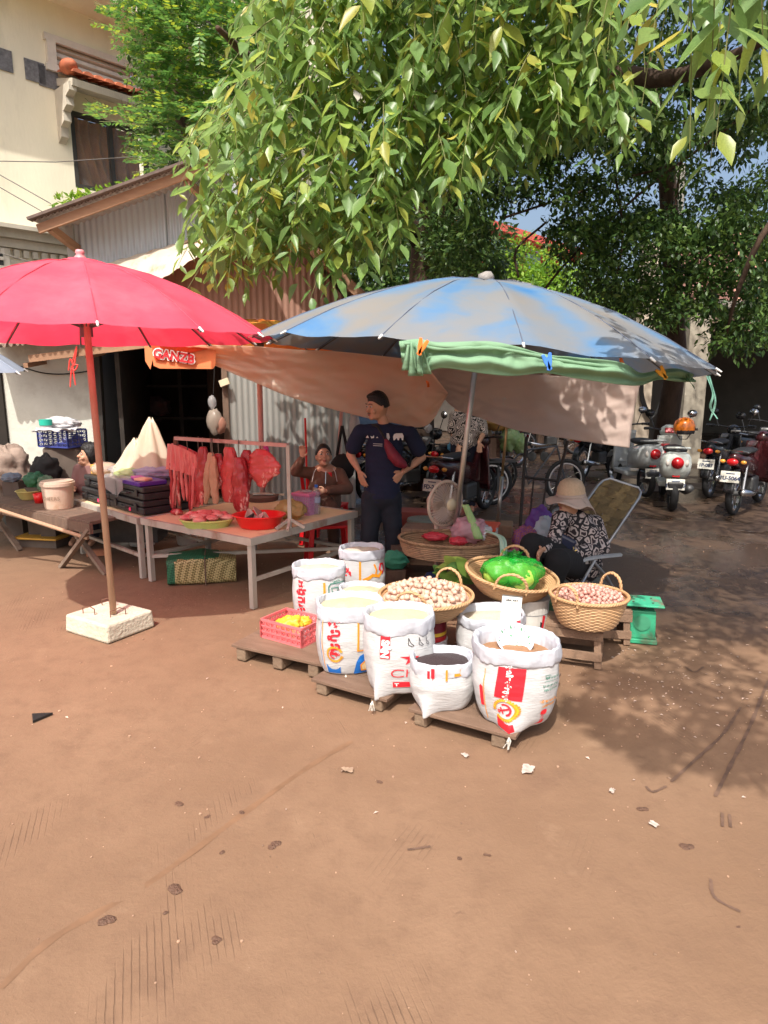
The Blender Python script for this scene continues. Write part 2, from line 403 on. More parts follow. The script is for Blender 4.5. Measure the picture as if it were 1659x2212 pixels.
for pts in ([(1535,1895),(1545,1935),(1600,1966)], [(1395,1700),(1410,1712),(1440,1700)], [(1480,1440),(1500,1452),(1520,1440)], [(1560,1755),(1561,1785)], [(1576,1758),(1578,1786)], [(880,1835),(930,1828)]):
    strip(pts, .016, mat('tyre_track'), 'scrape', .004)
# ================================================================= HOUSE (cream, far left)
HP = at(165, 545, 12.0); HD = Vector((.68, .73, 0)).normalized(); HN = Vector((-HD.y, HD.x, 0))*-1   # facade direction, outward normal
if HN.dot(Vector((0,-1,0))) < 0: HN = -HN
hroot = Vector((HP.x, HP.y, 0)); HA = math.atan2(HD.y, HD.x)
house = thing('cream_house', 'tall cream plastered house with louvred vents and a curtained window behind the sheds', 'house', hroot, HA)
def hs(x, y):                                             # facade coordinates (s along, z up) of a pixel
    p = onplane(x, y, HP, HN)-HP; return p.dot(HD), p.z+HP.z
# local axes: x along the facade, -y outward
cream = mat('cream_plaster', (.88,.82,.64), rough=.9, vs=1.2, var=.08, bump=.15, bs=25, c3=(.42,.37,.29), vs3=.8, thr3=(.55,.85), stretch=(1,1,.35))
greyp = mat('weathered_plaster', (.50,.46,.38), rough=.9, vs=3, var=.2, bump=.25, bs=30, c3=(.25,.23,.2), vs3=3, thr3=(.55,.8), stretch=(1,1,.4))
wl, wr = -7, 6
sw0, sw1 = hs(155, 300)[0], hs(320, 320)[0]
zt, zb = hs(155, 238)[1], hs(165, 405)[1]
lz1, lz0 = hs(110, 92)[1], hs(110, 140)[1]; ls0 = hs(108, 110)[0]; ls1 = ls0+2.9
b = MB()
def wallrect(x0, x1, z0, z1): b.box(((x0+x1)/2, .1, (z0+z1)/2), (x1-x0, .2, z1-z0))
TOP = 9.5
wallrect(wl, sw0, 0, lz0); wallrect(sw1, wr, 0, lz0); wallrect(sw0, sw1, 0, zb); wallrect(sw0, sw1, zt, lz0)
wallrect(wl, ls0, lz0, lz1); wallrect(ls1, wr, lz0, lz1); wallrect(wl, wr, lz1, TOP)
b.box((wl+.1, 5.1, TOP/2), (.2, 10, TOP)).box((wr-.1, 5.1, TOP/2), (.2, 10, TOP))
b.build('wall', cream, house)
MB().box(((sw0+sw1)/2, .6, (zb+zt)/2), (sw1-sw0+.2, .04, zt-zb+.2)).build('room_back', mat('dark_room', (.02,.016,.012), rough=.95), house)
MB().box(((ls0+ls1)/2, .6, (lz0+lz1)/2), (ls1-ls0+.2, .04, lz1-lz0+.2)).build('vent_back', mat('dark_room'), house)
# curtain with big folds
b = MB()
def cur(u, v):
    x = lerp(sw0, sw1, u); z = lerp(zb, zt, v); k = 1-abs(v-.35)
    return (x+.12*math.sin(v*3+u*5)*(u*(1-u)*3), .3+.06*math.sin(u*42+3*v*k+2*math.sin(v*2.2)), z)
b.grid(cur, 140, 14)
b.build('curtain', mat('brown_curtain', (.58,.27,.10), rough=.5, vs=2, var=.45, trans=.1), house, smooth=True)
fr = mat('dark_frame', (.05,.045,.04), rough=.5)
b = MB(); w = .07
b.box(((sw0+sw1)/2, .04, zt-w/2), (sw1-sw0, .08, w)).box(((sw0+sw1)/2, .04, zb+w/2), (sw1-sw0, .08, w)).box((sw0+w/2, .04, (zb+zt)/2), (w, .08, zt-zb-2*w)).box((sw1-w/2, .04, (zb+zt)/2), (w, .08, zt-zb-2*w))
b.box((lerp(sw0,sw1,.5), .04, (zb+zt)/2), (w, .08, zt-zb-2*w)); wf = b.build('window_frame', fr, house)
MB().box(((sw0+sw1)/2, .045, (zb+zt)/2), (sw1-sw0-.1, .01, zt-zb-.1)).build('window_pane', mat('window_glass', (.3,.3,.3), rough=.05, alpha=.18, spec=.8), house)
# louvres: two openings with concrete slats
white = mat('painted_louvre', (.68,.63,.55), rough=.8, vs=6, var=.1)
for k in range(2):
    a = ls0+k*(ls1-ls0)/2+.06; c = a+(ls1-ls0)/2-.14
    for j in range(3):
        z = lerp(lz0, lz1, (j+.5)/3+.02)
        MB().box(((a+c)/2, .08, z), (c-a, .12, .075), M=Matrix.Rotation(R(-25), 4, 'X')).build('louvre_slat', white, house)
b = MB(); b.box(((ls0+ls1)/2, -.02, lz1+.05), (ls1-ls0+.2, .1, .1)).box(((ls0+ls1)/2, -.02, lz0-.05), (ls1-ls0+.2, .1, .1))
for x in (ls0, (ls0+ls1)/2, ls1): b.box((x, -.02, (lz0+lz1)/2), (.14, .1, lz1-lz0))
b.build('louvre_frame', white, house)
# ventilation blocks
for (x, y) in ((3, 128), (75, 155), (104, 168)):
    s, z = hs(x, y); MB().box((s, -.008, z), (.3, .03, .3)).build('vent_block', mat('vent_grey', (.16,.16,.17), vs=20, var=.4), house)
# tiled hood over the window with scalloped bracket
hz = zt+.34; hx0 = hs(128, 180)[0]-.05; hx1 = sw1+.3
til = mat('orange_tile', (.46,.13,.06), rough=.75, vs=9, var=.3, rnd=.2)
nt_ = int((hx1-hx0)/.17)
hood = MB(); hood.box(((hx0+hx1)/2, -.3, hz-.06), (hx1-hx0, .6, .1), M=Matrix.Rotation(R(14), 4, 'X')).build('window_hood', greyp, house)
for k in range(nt_):
    x = hx0+.08+k*.17
    for j in range(3):
        y0 = -.64+j*.22; M_ = Matrix.Rotation(R(14), 4, 'X')
        t = MB(); pr = [(.085*math.cos(a), .06*math.sin(a)) for a in [PI*q/6 for q in range(7)]]
        vs = []
        for yy in (0, .24):
            for (px_, pz_) in pr: vs.append(Vector((x+px_*(1-.1*(yy>0)), y0+yy, hz+.0+pz_+(y0+yy+.64)*.25+.012*(2-j)*0)))
        t.add(vs, [(q, q+1, 7+q+1, 7+q) for q in range(6)]+[tuple(range(6,-1,-1))]); t.build('roof_tile', til, house, smooth=False)
MB().ball((hx0+.02, -.45, hz+.12), (.13,.18,.11), 14, 8).build('ridge_end_tile', til, house, smooth=True)
b = MB()
b.prism([(0,0),(-.55,0),(-.55,-.12),(-.4,-.18),(-.42,-.3),(-.27,-.36),(-.28,-.5),(-.14,-.56),(-.13,-.7),(0,-.78)], .12, Matrix.Translation((sw0-.22, 0, hz-.12)) @ Matrix(((0,0,1,0),(1,0,0,0),(0,1,0,0),(0,0,0,1))))
b.build('scalloped_bracket', greyp, house)
# string course with dentils
mz = hs(0, 497)[1]
b = MB(); b.box(((wl+wr)/2, -.1, mz-.06), (wr-wl, .2, .12)).box(((wl+wr)/2, -.05, mz-.19), (wr-wl, .12, .13)).box(((wl+wr)/2, -.16, mz+.03), (wr-wl+.1, .32, .06))
b.box(((wl+wr)/2, -.03, mz-.47), (wr-wl, .08, .08)); b.build('string_course', greyp, house)
den = None
for k in range(46):
    if den is None: den = MB().box((0, -.045, 0), (.075, .09, .11)).build('dentil', greyp, house); o = den
    else: o = den.copy(); col.objects.link(o)
    o.location = (-5.6+k*.14, 0, mz-.33)
# lower window at the frame's left edge
s_, z_ = hs(12, 580); b = MB(); b.box((s_-.5, -.03, z_-.2), (1.1, .1, 1.0)); b.build('window_surround', white, house)
MB().box((s_-.5, -.085, z_-.2), (.9, .02, .8)).build('window_pane', mat('dark_glass', (.04,.045,.05), rough=.1), house)
for j in range(6): MB().box((s_-.5, -.1, z_-.52+j*.13), (.9, .03, .05)).build('window_bar', white, house)
# roof eave and gutter up top
ez = hs(80, 0)[1]-.1
b = MB(); b.box(((wl+wr)/2, -.35, ez+.2), (wr-wl+1, .8, .1)).box(((wl+wr)/2, -.72, ez+.28), (wr-wl+1, .1, .3)); b.build('eave', cream, house)
b = MB(); b.add([(wl-.5,-.8,ez+.45),(wr+.5,-.8,ez+.45),(wr+.5,3,ez+2.2),(wl-.5,3,ez+2.2),(wl-.5,-.8,ez+.37),(wr+.5,-.8,ez+.37),(wr+.5,3,ez+2.1),(wl-.5,3,ez+2.1)], [(0,1,2,3),(4,7,6,5),(0,4,5,1),(1,5,6,2),(2,6,7,3),(3,7,4,0)])
b.build('roof', mat('dark_roof', (.05,.035,.03), bump=.4, bs=20), house)
# ================================================================= METAL SHED (corrugated gable, centre left)
SP = Vector((-1.97, 8.45, 0)); SD = Vector((.975, .22, 0)).normalized(); SN = Vector((SD.y, -SD.x, 0))
def sp(x, y, off=0):
    p = onplane(x, y, SP+SN*off, SN)-SP; return p.dot(SD), p.z
def sw(s, z, off=0): return SP+SD*s+SN*off+Vector((0,0,z))
shed = thing('corrugated_shed', 'rusty corrugated metal shed with open dark doorway behind the meat stall', 'shed', SP, math.atan2(SD.y, SD.x))
def corr(s0, s1, zb, zt, pitch=.075, dep=.018, off=0, nz_=1):    # corrugated sheet in shed coordinates (x, -y outward, z)
    b = MB(); n = max(2, int((s1-s0)/pitch*4)); vs = []
    for i in range(n+1):
        x = lerp(s0, s1, i/n); y = -off+dep*math.cos(x/pitch*2*PI)*.5
        z0, z1 = zb(x) if callable(zb) else zb, zt(x) if callable(zt) else zt
        for j in range(nz_+1): vs.append((x, y, lerp(z0, z1, j/nz_)))
    k = nz_+1
    b.add(vs, [(i*k+j, (i+1)*k+j, (i+1)*k+j+1, i*k+j+1) for i in range(n) for j in range(nz_)]); return b
rust = mat('rusty_sheet', (.30,.16,.115), rough=.6, metal=.15, vs=3, c2=(.36,.215,.16), c3=(.24,.11,.07), vs3=2, thr3=(.5,.75), stretch=(1,1,.2), bump=.1, bs=30)
greysheet = mat('grey_sheet', (.36,.37,.35), rough=.45, metal=.25, vs=2, c2=(.27,.27,.25), c3=(.20,.13,.09), vs3=2.5, thr3=(.58,.72), stretch=(1.3,1,.25))
sR = sp(762, 900)[0]; mid = sp(700, 780)[1]
pk_s, pk_z = sp(560, 418); rr_s, rr_z = sp(750, 652); ll_s, ll_z = sp(240, 655)
def gable(x): return lerp(ll_z, pk_z, (x-ll_s)/(pk_s-ll_s)) if x < pk_s else lerp(pk_z, rr_z, (x-pk_s)/(rr_s-pk_s))
# sheets: lower grey ones, upper rusty ones overlapping them
for k in range(3):
    a = lerp(0, sR, k/3); c = lerp(0, sR, (k+1)/3)+.03
    corr(a, c, 0.02, mid+.02, off=.004*k).build('corrugated_panel', greysheet, shed, smooth=True)
splits = [ll_s+.15, -1.1, -.35, .35, 1.05, sR]
dtop = sp(300, 745)[1]
for k in range(5):
    a, c = splits[k], splits[k+1]+(.03 if k < 4 else 0)
    corr(a, c, (mid if a >= 0 else dtop) if a > -.4 or a < -.5 else dtop, gable, off=.012+.004*(k % 2)).build('corrugated_panel', rust, shed, smooth=True)
corr(-.37, .03, 2.0, 2.55, off=.006).build('corrugated_panel', rust, shed)
wood = mat('raw_wood', (.36,.20,.115), rough=.8, vs=3, c2=(.26,.145,.085), bump=.3, bs=40, stretch=(1,1,6))
oldwood = mat('old_wood', (.20,.13,.09), rough=.85, vs=4, c2=(.12,.08,.06), bump=.4, bs=40, stretch=(6,1,1))
MB().bar((0, -.0, 0), (0, -.0, 2.5), .07, .07).build('corner_post', oldwood, shed)
MB().bar((ll_s-.1, .05, dtop+.03), (.05, .05, dtop+.03), .08, .1).build('lintel', oldwood, shed)
# interior: side walls, back wall, roof
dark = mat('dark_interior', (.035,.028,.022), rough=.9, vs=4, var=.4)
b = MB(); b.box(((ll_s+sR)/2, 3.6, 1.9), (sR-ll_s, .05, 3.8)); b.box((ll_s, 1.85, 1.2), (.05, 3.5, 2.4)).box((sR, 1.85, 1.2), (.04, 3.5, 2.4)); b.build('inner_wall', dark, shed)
OV = .55
b = MB()
s0, z0, s1, z1 = pk_s-.25, pk_z+.02, rr_s+.3, rr_z-.16
b.grid(lambda u, v: (lerp(s0, s1, u), -OV+v*4.4, lerp(z0, z1, u)+.012*math.cos(v*4.4/.075*2*PI)+.05), 1, 220)
b.grid(lambda u, v: (lerp(ll_s-.25, pk_s, u), .12+v*3.7, lerp(ll_z-.12, pk_z+.06, u)+.012*math.cos(v*3.7/.075*2*PI)+.02), 1, 180)
b.build('roof', mat('shed_roof', (.33,.27,.22), rough=.5, metal=.3, vs=2, c2=(.25,.16,.11), c3=(.5,.42,.34), vs3=1.5), shed)
MB().bar((s0, -OV+.03, z0-.02), (s1, -OV+.03, z1-.02), .04, .11).build('barge_board', wood, shed)
for (x, y) in ((700, 612),):
    s, z = sp(x, y, OV); MB().box((s, -OV/2-.02, gable(s)-.06), (.09, OV+.12, .08)).build('purlin_end', wood, shed)
# pale sheet of the awning under the upper roof
b = MB(); q = [at(150, 592, 8.8), at(300, 634, 7.9), at(560, 470, 7.9), at(500, 492, 8.8)]
q = [Vector(p) for p in q]
b.grid(lambda u, v: tuple(((q[0].lerp(q[3], u)).lerp(q[1].lerp(q[2], u), v))+Vector((0,0,.006*math.cos(u*60)))), 120, 1)
b.build('awning_sheet', mat('pale_sheet', (.62,.54,.44), rough=.5, metal=.2, vs=2, var=.12, c3=(.42,.22,.11), vs3=3, thr3=(.55,.72), stretch=(3,1,1)), shed, world=True, sol=.004)
# ---- the second shed behind it with the big mono-pitch roof
P1, P2 = at(70, 488, 8.3), at(462, 346, 8.3)
sh2 = thing('upper_shed', 'grey sheet-metal upper storey under a rising brown-edged roof, left of the tree', 'shed', (P1.x, 9, 0))
rd = (P2-P1).normalized()
b = MB(); b.grid(lambda u, v: tuple(P1.lerp(P2, u*1.0)+Vector((0, v*2.6, .05*v+.012*math.cos(u*170)+.05))), 260, 3)
b.build('roof', mat('roof_underside', (.48,.42,.38), rough=.55, metal=.25, vs=1.5, c2=(.38,.32,.29)), sh2, world=True, sol=.01)
MB().bar(P1+Vector((.05,.03,-.03)), P2+Vector((0,.03,-.03)), .04, .1).build('barge_board', wood, sh2, world=True)
MB().bar(P1+Vector((-.02,-.02,.065)), P2+Vector((0,-.02,.065)), .12, .03).build('roof_edge', mat('edge_brown', (.11,.075,.06), vs=20, var=.3), sh2, world=True)
def up(x, y): return at(x, y, 8.9)
A = [up(168, 600), up(168, 533), up(300, 488), up(425, 428), up(470, 405), up(560, 380)]
b = MB(); n = 150; x0, x1 = A[0].x, A[-1].x
zt_ = lambda x: next((lerp(A[i].z, A[i+1].z, (x-A[i].x)/(A[i+1].x-A[i].x)) for i in range(1, len(A)-1) if x <= A[i+1].x+1e-6), A[-1].z)
vs = []
for i in range(n+1):
    x = lerp(x0, x1, i/n); vs += [(x, 8.9+.012*math.cos(x/.075*2*PI), 2.5), (x, 8.9+.012*math.cos(x/.075*2*PI), zt_(x)+.35)]
blue_sheet = mat('bluegrey_sheet', (.52,.57,.62), rough=.45, metal=.3, vs=1.5, c2=(.44,.48,.52), stretch=(1,1,.3))
for a_, c_ in ((0, 75), (74, 112), (111, 150)):
    bb = MB(); seg = vs[a_*2:(c_+1)*2]; bb.add(seg, [(2*i, 2*i+2, 2*i+3, 2*i+1) for i in range(c_-a_)]); bb.build('corrugated_panel', blue_sheet, sh2, world=True, smooth=True)
MB().bar((x0-.03, 8.88, 0), (x0-.03, 8.88, A[1].z+.3), .09).build('corner_post', mat('grey_post', (.32,.32,.31)), sh2, world=True)
for (a1, a2) in (((108,492),(168,538)), ((403,392),(445,432))):
    p, q_ = at(a1[0], a1[1], 8.35), at(a2[0], a2[1], 8.85); MB().bar(p, q_, .07, .09).build('roof_bracket', wood, sh2, world=True)
b = MB(); b.grid(lambda u, v: (x0-.02, 8.9+u*2.2, lerp(0, A[1].z+.25, v)), 2, 2); b.build('side_wall', blue_sheet, sh2, world=True)
# ================================================================= PLASTER WALL and tin lean-to, far left
LW = 8.25
lwx = at(204, 900, LW).x
pw = MB(); pw.box((lwx-2.6, LW+.1, 1.1), (5.2, .2, 2.2))
pwo = thing('plaster_wall', 'grey-white stained plaster wall behind the plank table on the far left', 'wall', (lwx-2.6, LW, 0))
pw.build('wall_face', mat('stained_plaster', (.62,.63,.56), rough=.9, vs=2.2, c2=(.50,.50,.44), c3=(.30,.27,.22), vs3=1.2, thr3=(.5,.75), bump=.25, bs=30), pwo, world=True)
p = at(4, 870, LW-.02); MB().box((p.x-.32, p.y, p.z), (.7, .04, 1.1)).build('window_opening', mat('dark_room'), pwo, world=True)
MB().bar((lwx+.03, LW+.02, 0), (lwx+.08, LW+.02, 2.25), .1, .08).build('edge_post', mat('black_timber', (.03,.025,.02), vs=8), pwo, world=True)
lt = thing('tin_lean_to', 'narrow rusty tin roof on a wooden beam above the plaster wall', 'roof', (lwx-1.6, LW, 0))
b1, b2 = at(64, 775, LW-.45), at(330, 742, LW-.45)
MB().bar(b1, b2, .05, .08).build('beam', wood, lt, world=True)
for k in range(5):
    a = b1.lerp(b2, k/5-.25*0); c = b1.lerp(b2, (k+1)/5+.02); bb = MB()
    bb.grid(lambda u, v: tuple(a.lerp(c, u)+Vector((-.6, -.12+v*.8, .09+.18*v+.022*math.cos(u*26)+.02*nz(k*3.1, v*2)))), 24, 2)
    bb.build('tin_sheet', mat('old_tin', (.40,.33,.27), rough=.6, metal=.2, vs=5, c2=(.28,.18,.13), rnd=.25), lt, world=True, sol=.006)
for x_, y_ in ((70, 790), (200, 770)):
    p = at(x_, y_, LW-.3); MB().bar((p.x, LW-.45, p.z), (p.x, LW, p.z+.05), .05, .05).build('bracket', wood, lt, world=True)
# ================================================================= UMBRELLAS
def umbrella(label, c, rad, zr, rise, n, m, polem, tilt=(0,0), foot=None, top=None, ph0=0, pole_r=.022, tipm=None, name='market_umbrella', valance=0, sag=.05, seamm=None):
    c = Vector((c[0], c[1], zr)); foot = Vector(foot)
    t = thing(name, label, 'umbrella', (foot.x, foot.y, 0))
    M_ = Matrix.Translation(c) @ Matrix.Rotation(tilt[1], 4, 'Y') @ Matrix.Rotation(tilt[0], 4, 'X')
    nr, ns = 10, 8
    def surf(a, r):                                      # a in panels, r 0..1
        k = a-math.floor(a); d = 2*PI/n; a0 = math.floor(a)*d-PI/2+ph0; a1 = a0+d
        p0 = Vector((math.cos(a0), math.sin(a0), 0)); p1 = Vector((math.cos(a1), math.sin(a1), 0))
        p = p0.lerp(p1, k)*rad*r
        bow = 4*k*(1-k)
        z = rise*(1-(r**1.75))-sag*bow*r*(1-.8*r)*1.5+.008*nz(p.x*4, p.y*4, c.x)+.012*r*nz(a*3.1, r*2.5, c.y)
        pass
        return M_ @ Vector((p.x, p.y, z))
    b = MB(); vs = []; N = n*ns
    for i in range(nr+1):
        for j in range(N): vs.append(surf(j/ns, max(.002, i/nr)))
    fs = [(i*N+j, i*N+(j+1)%N, (i+1)*N+(j+1)%N, (i+1)*N+j) for i in range(nr) for j in range(N)]
    if valance:
        o = len(vs)
        for j in range(N):
            p = surf(j/ns, 1); vs.append(p+Vector((0,0,-valance*(1-.25*abs(math.sin(PI*j/ns))))))
        fs += [(nr*N+j, nr*N+(j+1)%N, o+(j+1)%N, o+j) for j in range(N)]
    b.add(vs, fs); b.build('canopy', m, t, smooth=True, world=True)
    bl = mat('rib_metal', (.10,.10,.10), rough=.5)
    topp = surf(0, .002)+Vector((0,0,.0)); axis = (M_.to_3x3() @ Vector((0,0,1))).normalized()
    hub = topp-axis*rise*.9
    for k in range(n):
        pts = [surf(k, r)-axis*.014 for r in (.03,.25,.5,.75,1.0)]
        MB().tube(pts, .006, 6).build('rib', bl, t, world=True)
        MB().tube([hub, surf(k, .55)-axis*.016], .005, 5).build('strut', bl, t, world=True)
        MB().tube([surf(k, r)+axis*.002 for r in (.03,.2,.4,.6,.8,1.0)], .0035, 5, cap=False).build('seam', seamm or m, t, world=True)
        d = (surf(k, 1)-surf(k, .9)).normalized(); p = surf(k, 1)
        MB().tube([p-d*.012, p+d*.03], [.008,.005], 6).build('rib_tip', tipm or mat('white_plastic', (.7,.7,.68), rough=.4), t, world=True)
    MB().tube([foot, foot.lerp(topp, .5), topp+axis*.01], pole_r, 12).build('pole', polem, t, world=True, smooth=True)
    MB().tube([hub-axis*.05, hub+axis*.05], pole_r*1.8, 10).build('hub', bl, t, world=True)
    return t, surf, topp, axis
redc = mat('red_canopy', (.97,.12,.20), rough=.8, vs=2, c2=(.98,.17,.27), trans=.58, tgam=1.5, c3=(.98,.28,.37), vs3=1.5, thr3=(.5,.8))
rt, rsurf, rtop, rax = umbrella('big red umbrella with a wooden pole standing in a white concrete block', (-1.93, 4.5), 1.2, 1.975, .46, 14, redc,
    mat('brown_pole', (.38,.22,.13), rough=.6, vs=3, c2=(.50,.34,.23), c3=(.55,.42,.32), vs3=5, thr3=(.5,.7), stretch=(1,1,.4)), foot=(-1.85, 4.37, .13), ph0=R(0), sag=.035, seamm=mat('red_seam', (.60,.05,.09), rough=.8))
b = MB(); b.lathe([(0,.075),(.022,.072),(.03,.055),(.022,.045),(.034,.03),(.036,.012),(.05,.0),(.0,-.004)], 14, rtop); b.build('finial', mat('pink_plastic', (.75,.28,.30), rough=.5), rt, smooth=True, world=True)
b = MB(); b.lathe([(.0,.028),(.09,.012),(.15,-.018),(.155,-.025)], 14, rtop, fn=lambda a, i: 1+.12*math.cos(7*a)); b.build('top_cap', redc, rt, smooth=True, world=True)
bluec = bpy.data.materials.new('faded_blue_canopy')
def mk_blue():
    m = bluec; m.use_nodes = True; nt = m.node_tree; N = nt.nodes; L = nt.links; b = N['Principled BSDF']; b.inputs['Roughness'].default_value = .55
    tc = N.new('ShaderNodeTexCoord'); sp_ = N.new('ShaderNodeSeparateXYZ'); L.new(tc.outputs['Object'], sp_.inputs[0])
    # faded panels follow the seams: angle around the pole
    sx = N.new('ShaderNodeMath'); sx.operation = 'SUBTRACT'; L.new(sp_.outputs[0], sx.inputs[0]); sx.inputs[1].default_value = .20
    sy = N.new('ShaderNodeMath'); sy.operation = 'SUBTRACT'; L.new(sp_.outputs[1], sy.inputs[0]); sy.inputs[1].default_value = -.15
    at_ = N.new('ShaderNodeMath'); at_.operation = 'ARCTAN2'; L.new(sy.outputs[0], at_.inputs[0]); L.new(sx.outputs[0], at_.inputs[1])
    cb = N.new('ShaderNodeCombineXYZ'); L.new(at_.outputs[0], cb.inputs[0])
    n1 = N.new('ShaderNodeTexNoise'); n1.inputs['Scale'].default_value = 1.9; n1.inputs['Detail'].default_value = 2; L.new(cb.outputs[0], n1.inputs[0])
    n2 = N.new('ShaderNodeTexNoise'); n2.inputs['Scale'].default_value = 1.6; n2.inputs['Detail'].default_value = 7; n2.inputs['Roughness'].default_value = .6; n2.inputs['Distortion'].default_value = .4; L.new(tc.outputs['Object'], n2.inputs[0])
    a = N.new('ShaderNodeMath'); a.operation = 'ADD'; L.new(n1.outputs[0], a.inputs[0]); L.new(n2.outputs[0], a.inputs[1])
    cr = N.new('ShaderNodeValToRGB'); L.new(a.outputs[0], cr.inputs[0]); e = cr.color_ramp.elements
    # ramp input is clamped to 0..1, so halve the sum
    h = N.new('ShaderNodeMath'); h.operation = 'MULTIPLY'; h.inputs[1].default_value = .5; L.new(a.outputs[0], h.inputs[0]); L.new(h.outputs[0], cr.inputs[0])
    e[0].position = .42; e[0].color = (.25,.235,.22,1); e[1].position = .64; e[1].color = (.05,.19,.44,1)
    k = e.new(.49); k.color = (.21,.235,.27,1); k = e.new(.56); k.color = (.12,.23,.39,1)
    L.new(cr.outputs[0], b.inputs['Base Color'])
    tr = N.new('ShaderNodeBsdfTranslucent'); L.new(cr.outputs[0], tr.inputs[0]); ms = N.new('ShaderNodeMixShader'); ms.inputs[0].default_value = .2
    L.new(b.outputs[0], ms.inputs[1]); L.new(tr.outputs[0], ms.inputs[2]); L.new(ms.outputs[0], N['Material Output'].inputs[0])
mk_blue()
steel = mat('steel_tube', (.55,.53,.50), rough=.32, metal=.85, vs=6, c2=(.38,.33,.28), c3=(.35,.22,.13), vs3=4, thr3=(.62,.8))
bt, bsurf, btop, bax = umbrella('large faded blue and grey umbrella shading the rice sacks', (.69, 5.05), 1.63, 1.865, .535, 14, bluec, steel, tilt=(R(0), R(4.6)), foot=(.50, 5.15, 0), pole_r=.021, sag=.05, seamm=mat('blue_seam', (.10,.12,.17), rough=.8))
b = MB(); b.ball(btop+Vector((0,0,.02)), (.06,.05,.045), 10, 6, fn=lambda d: 1+.3*nz(d.x*2, d.y*2, d.z*2)); b.build('top_cap', mat('grey_rag', (.28,.26,.25), bump=.3), bt, world=True, smooth=True)
# umbrella of the stall behind, orange with lettering
orc = mat('orange_canopy', (.85,.16,.03), rough=.7, vs=3, c2=(.9,.22,.03), trans=.35, c3=(.85,.5,.08), vs3=2.5, thr3=(.5,.6))
ot, osurf, otop, oax = umbrella('orange and yellow advertising umbrella with a pink pole behind the meat stall', (-1.25, 6.9), 1.05, 2.02, .26, 8, orc,
    mat('pink_pole', (.62,.33,.29), rough=.5), foot=(-1.28, 6.95, 0), ph0=R(22.5), pole_r=.028, tipm=mat('white_plastic'), sag=.03)
MB().box((-1.27, 6.94, .93), (.09,.09,.08)).build('pole_clamp', mat('pink_pole'), ot, world=True, bev=.01)
# hanging valances of that umbrella, the left one lettered
def panel(px, Y, m, name, par, thick=.003):
    q = [at(x, y, Y) for x, y in px]; b = MB()
    n = len(q); b.add([p+Vector((0,-thick/2,0)) for p in q]+[p+Vector((0,thick/2,0)) for p in q], [tuple(range(n)), tuple(range(2*n-1, n-1, -1))]+[(i, n+i, n+(i+1)%n, (i+1)%n) for i in range(n)])
    return b.build(name, m, par, world=True)
panel([(312,748),(430,738),(466,752),(466,788),(460,797),(345,796),(332,790),(330,776),(325,798),(314,780)], 6.0, mat('orange_valance', (.80,.30,.12), rough=.7, trans=.3), 'valance', ot)
panel([(326,740),(440,735),(455,752),(335,779)], 5.985, mat('orange_red', (.82,.09,.02), rough=.7, trans=.3), 'valance_band', ot)
p = at(331, 763, 5.97)
Mt = Matrix.Translation(p) @ Matrix.Rotation(R(9), 4, 'Y') @ Matrix.Rotation(R(90), 4, 'X')
flat_text('GANZB', .105, Mt @ Matrix.Translation((0,0,-.003)), mat('letter_white', (.85,.82,.78)), parent=ot, align='LEFT', bold=.012, world=True)
flat_text('GANZB', .105, Mt @ Matrix.Translation((0,0,.004)), mat('letter_red', (.62,.02,.03)), parent=ot, align='LEFT', bold=.003, world=True)
# grey edge of one more umbrella at the far left
gt, gsurf, gtop, gax = umbrella('grey-blue umbrella poking in at the far left edge', (-4.0, 5.9), .85, 1.85, .32, 8, mat('greyblue_canopy', (.30,.35,.44), rough=.7, trans=.1, vs=3), steel, foot=(-4.1, 5.9, 0), tilt=(0, R(6)), sag=.02)
# concrete foot of the red umbrella
fo = thing('umbrella_base', 'white square concrete block with wire loops holding the red umbrella pole', 'umbrella base', (-1.90, 4.42, 0), R(-31))
b = MB(); bm_n = 8
def blk(u, v, top):
    x, y = (u-.5)*.42, (v-.5)*.36; return x, y
b.box((0,0,.062), (.44,.37,.124), taper=-.04)
cb = b.build('block', mat('white_concrete', (.62,.58,.46), rough=.9, vs=6, c2=(.50,.45,.35), c3=(.36,.27,.19), vs3=4, thr3=(.6,.8), bump=.5, bs=40), fo, bev=.015)
for (x, y, a) in ((-.08,-.1,.2),(.12,-.02,1.2),(-.12,.09,.5)):
    d = Vector((math.cos(a), math.sin(a), 0))*.05; p = Vector((x, y, .12))
    MB().tube([p-d, p-d+Vector((0,0,.045)), p+d*.2+Vector((0,0,.06)), p+d+Vector((0,0,.045)), p+d], .0035, 5).build('wire_loop', mat('rusty_wire', (.16,.07,.04)), fo)
# green cloth clipped along the front rim
gc = mat('green_cloth', (.24,.42,.26), rough=.85, vs=2.5, c2=(.29,.49,.31), trans=.35, c3=(.10,.16,.07), vs3=3, thr3=(.58,.8), stretch=(1,1,2.5))
def rimY(x): X = (x-829.5)/FPX; return 5.05-math.sqrt(max(0, 1.63**2-min(1.58, abs((X*3.7)-.69))**2))-.03 if x < 1340 else lerp(3.75, 4.3, (x-1340)/160)
top_l = [(862,738),(905,733),(945,740),(1050,738),(1110,748),(1178,766),(1240,772),(1338,783),(1380,805),(1420,800),(1458,796),(1490,806)]
bot_l = [(868,782),(912,806),(955,795),(1050,808),(1110,812),(1178,806),(1240,817),(1338,831),(1380,832),(1420,820),(1462,824),(1500,825)]
gcl = thing('green_cloth', 'dirty green cloth clipped along the front edge of the blue umbrella', 'cloth', (1.0, 3.45, 1.7))
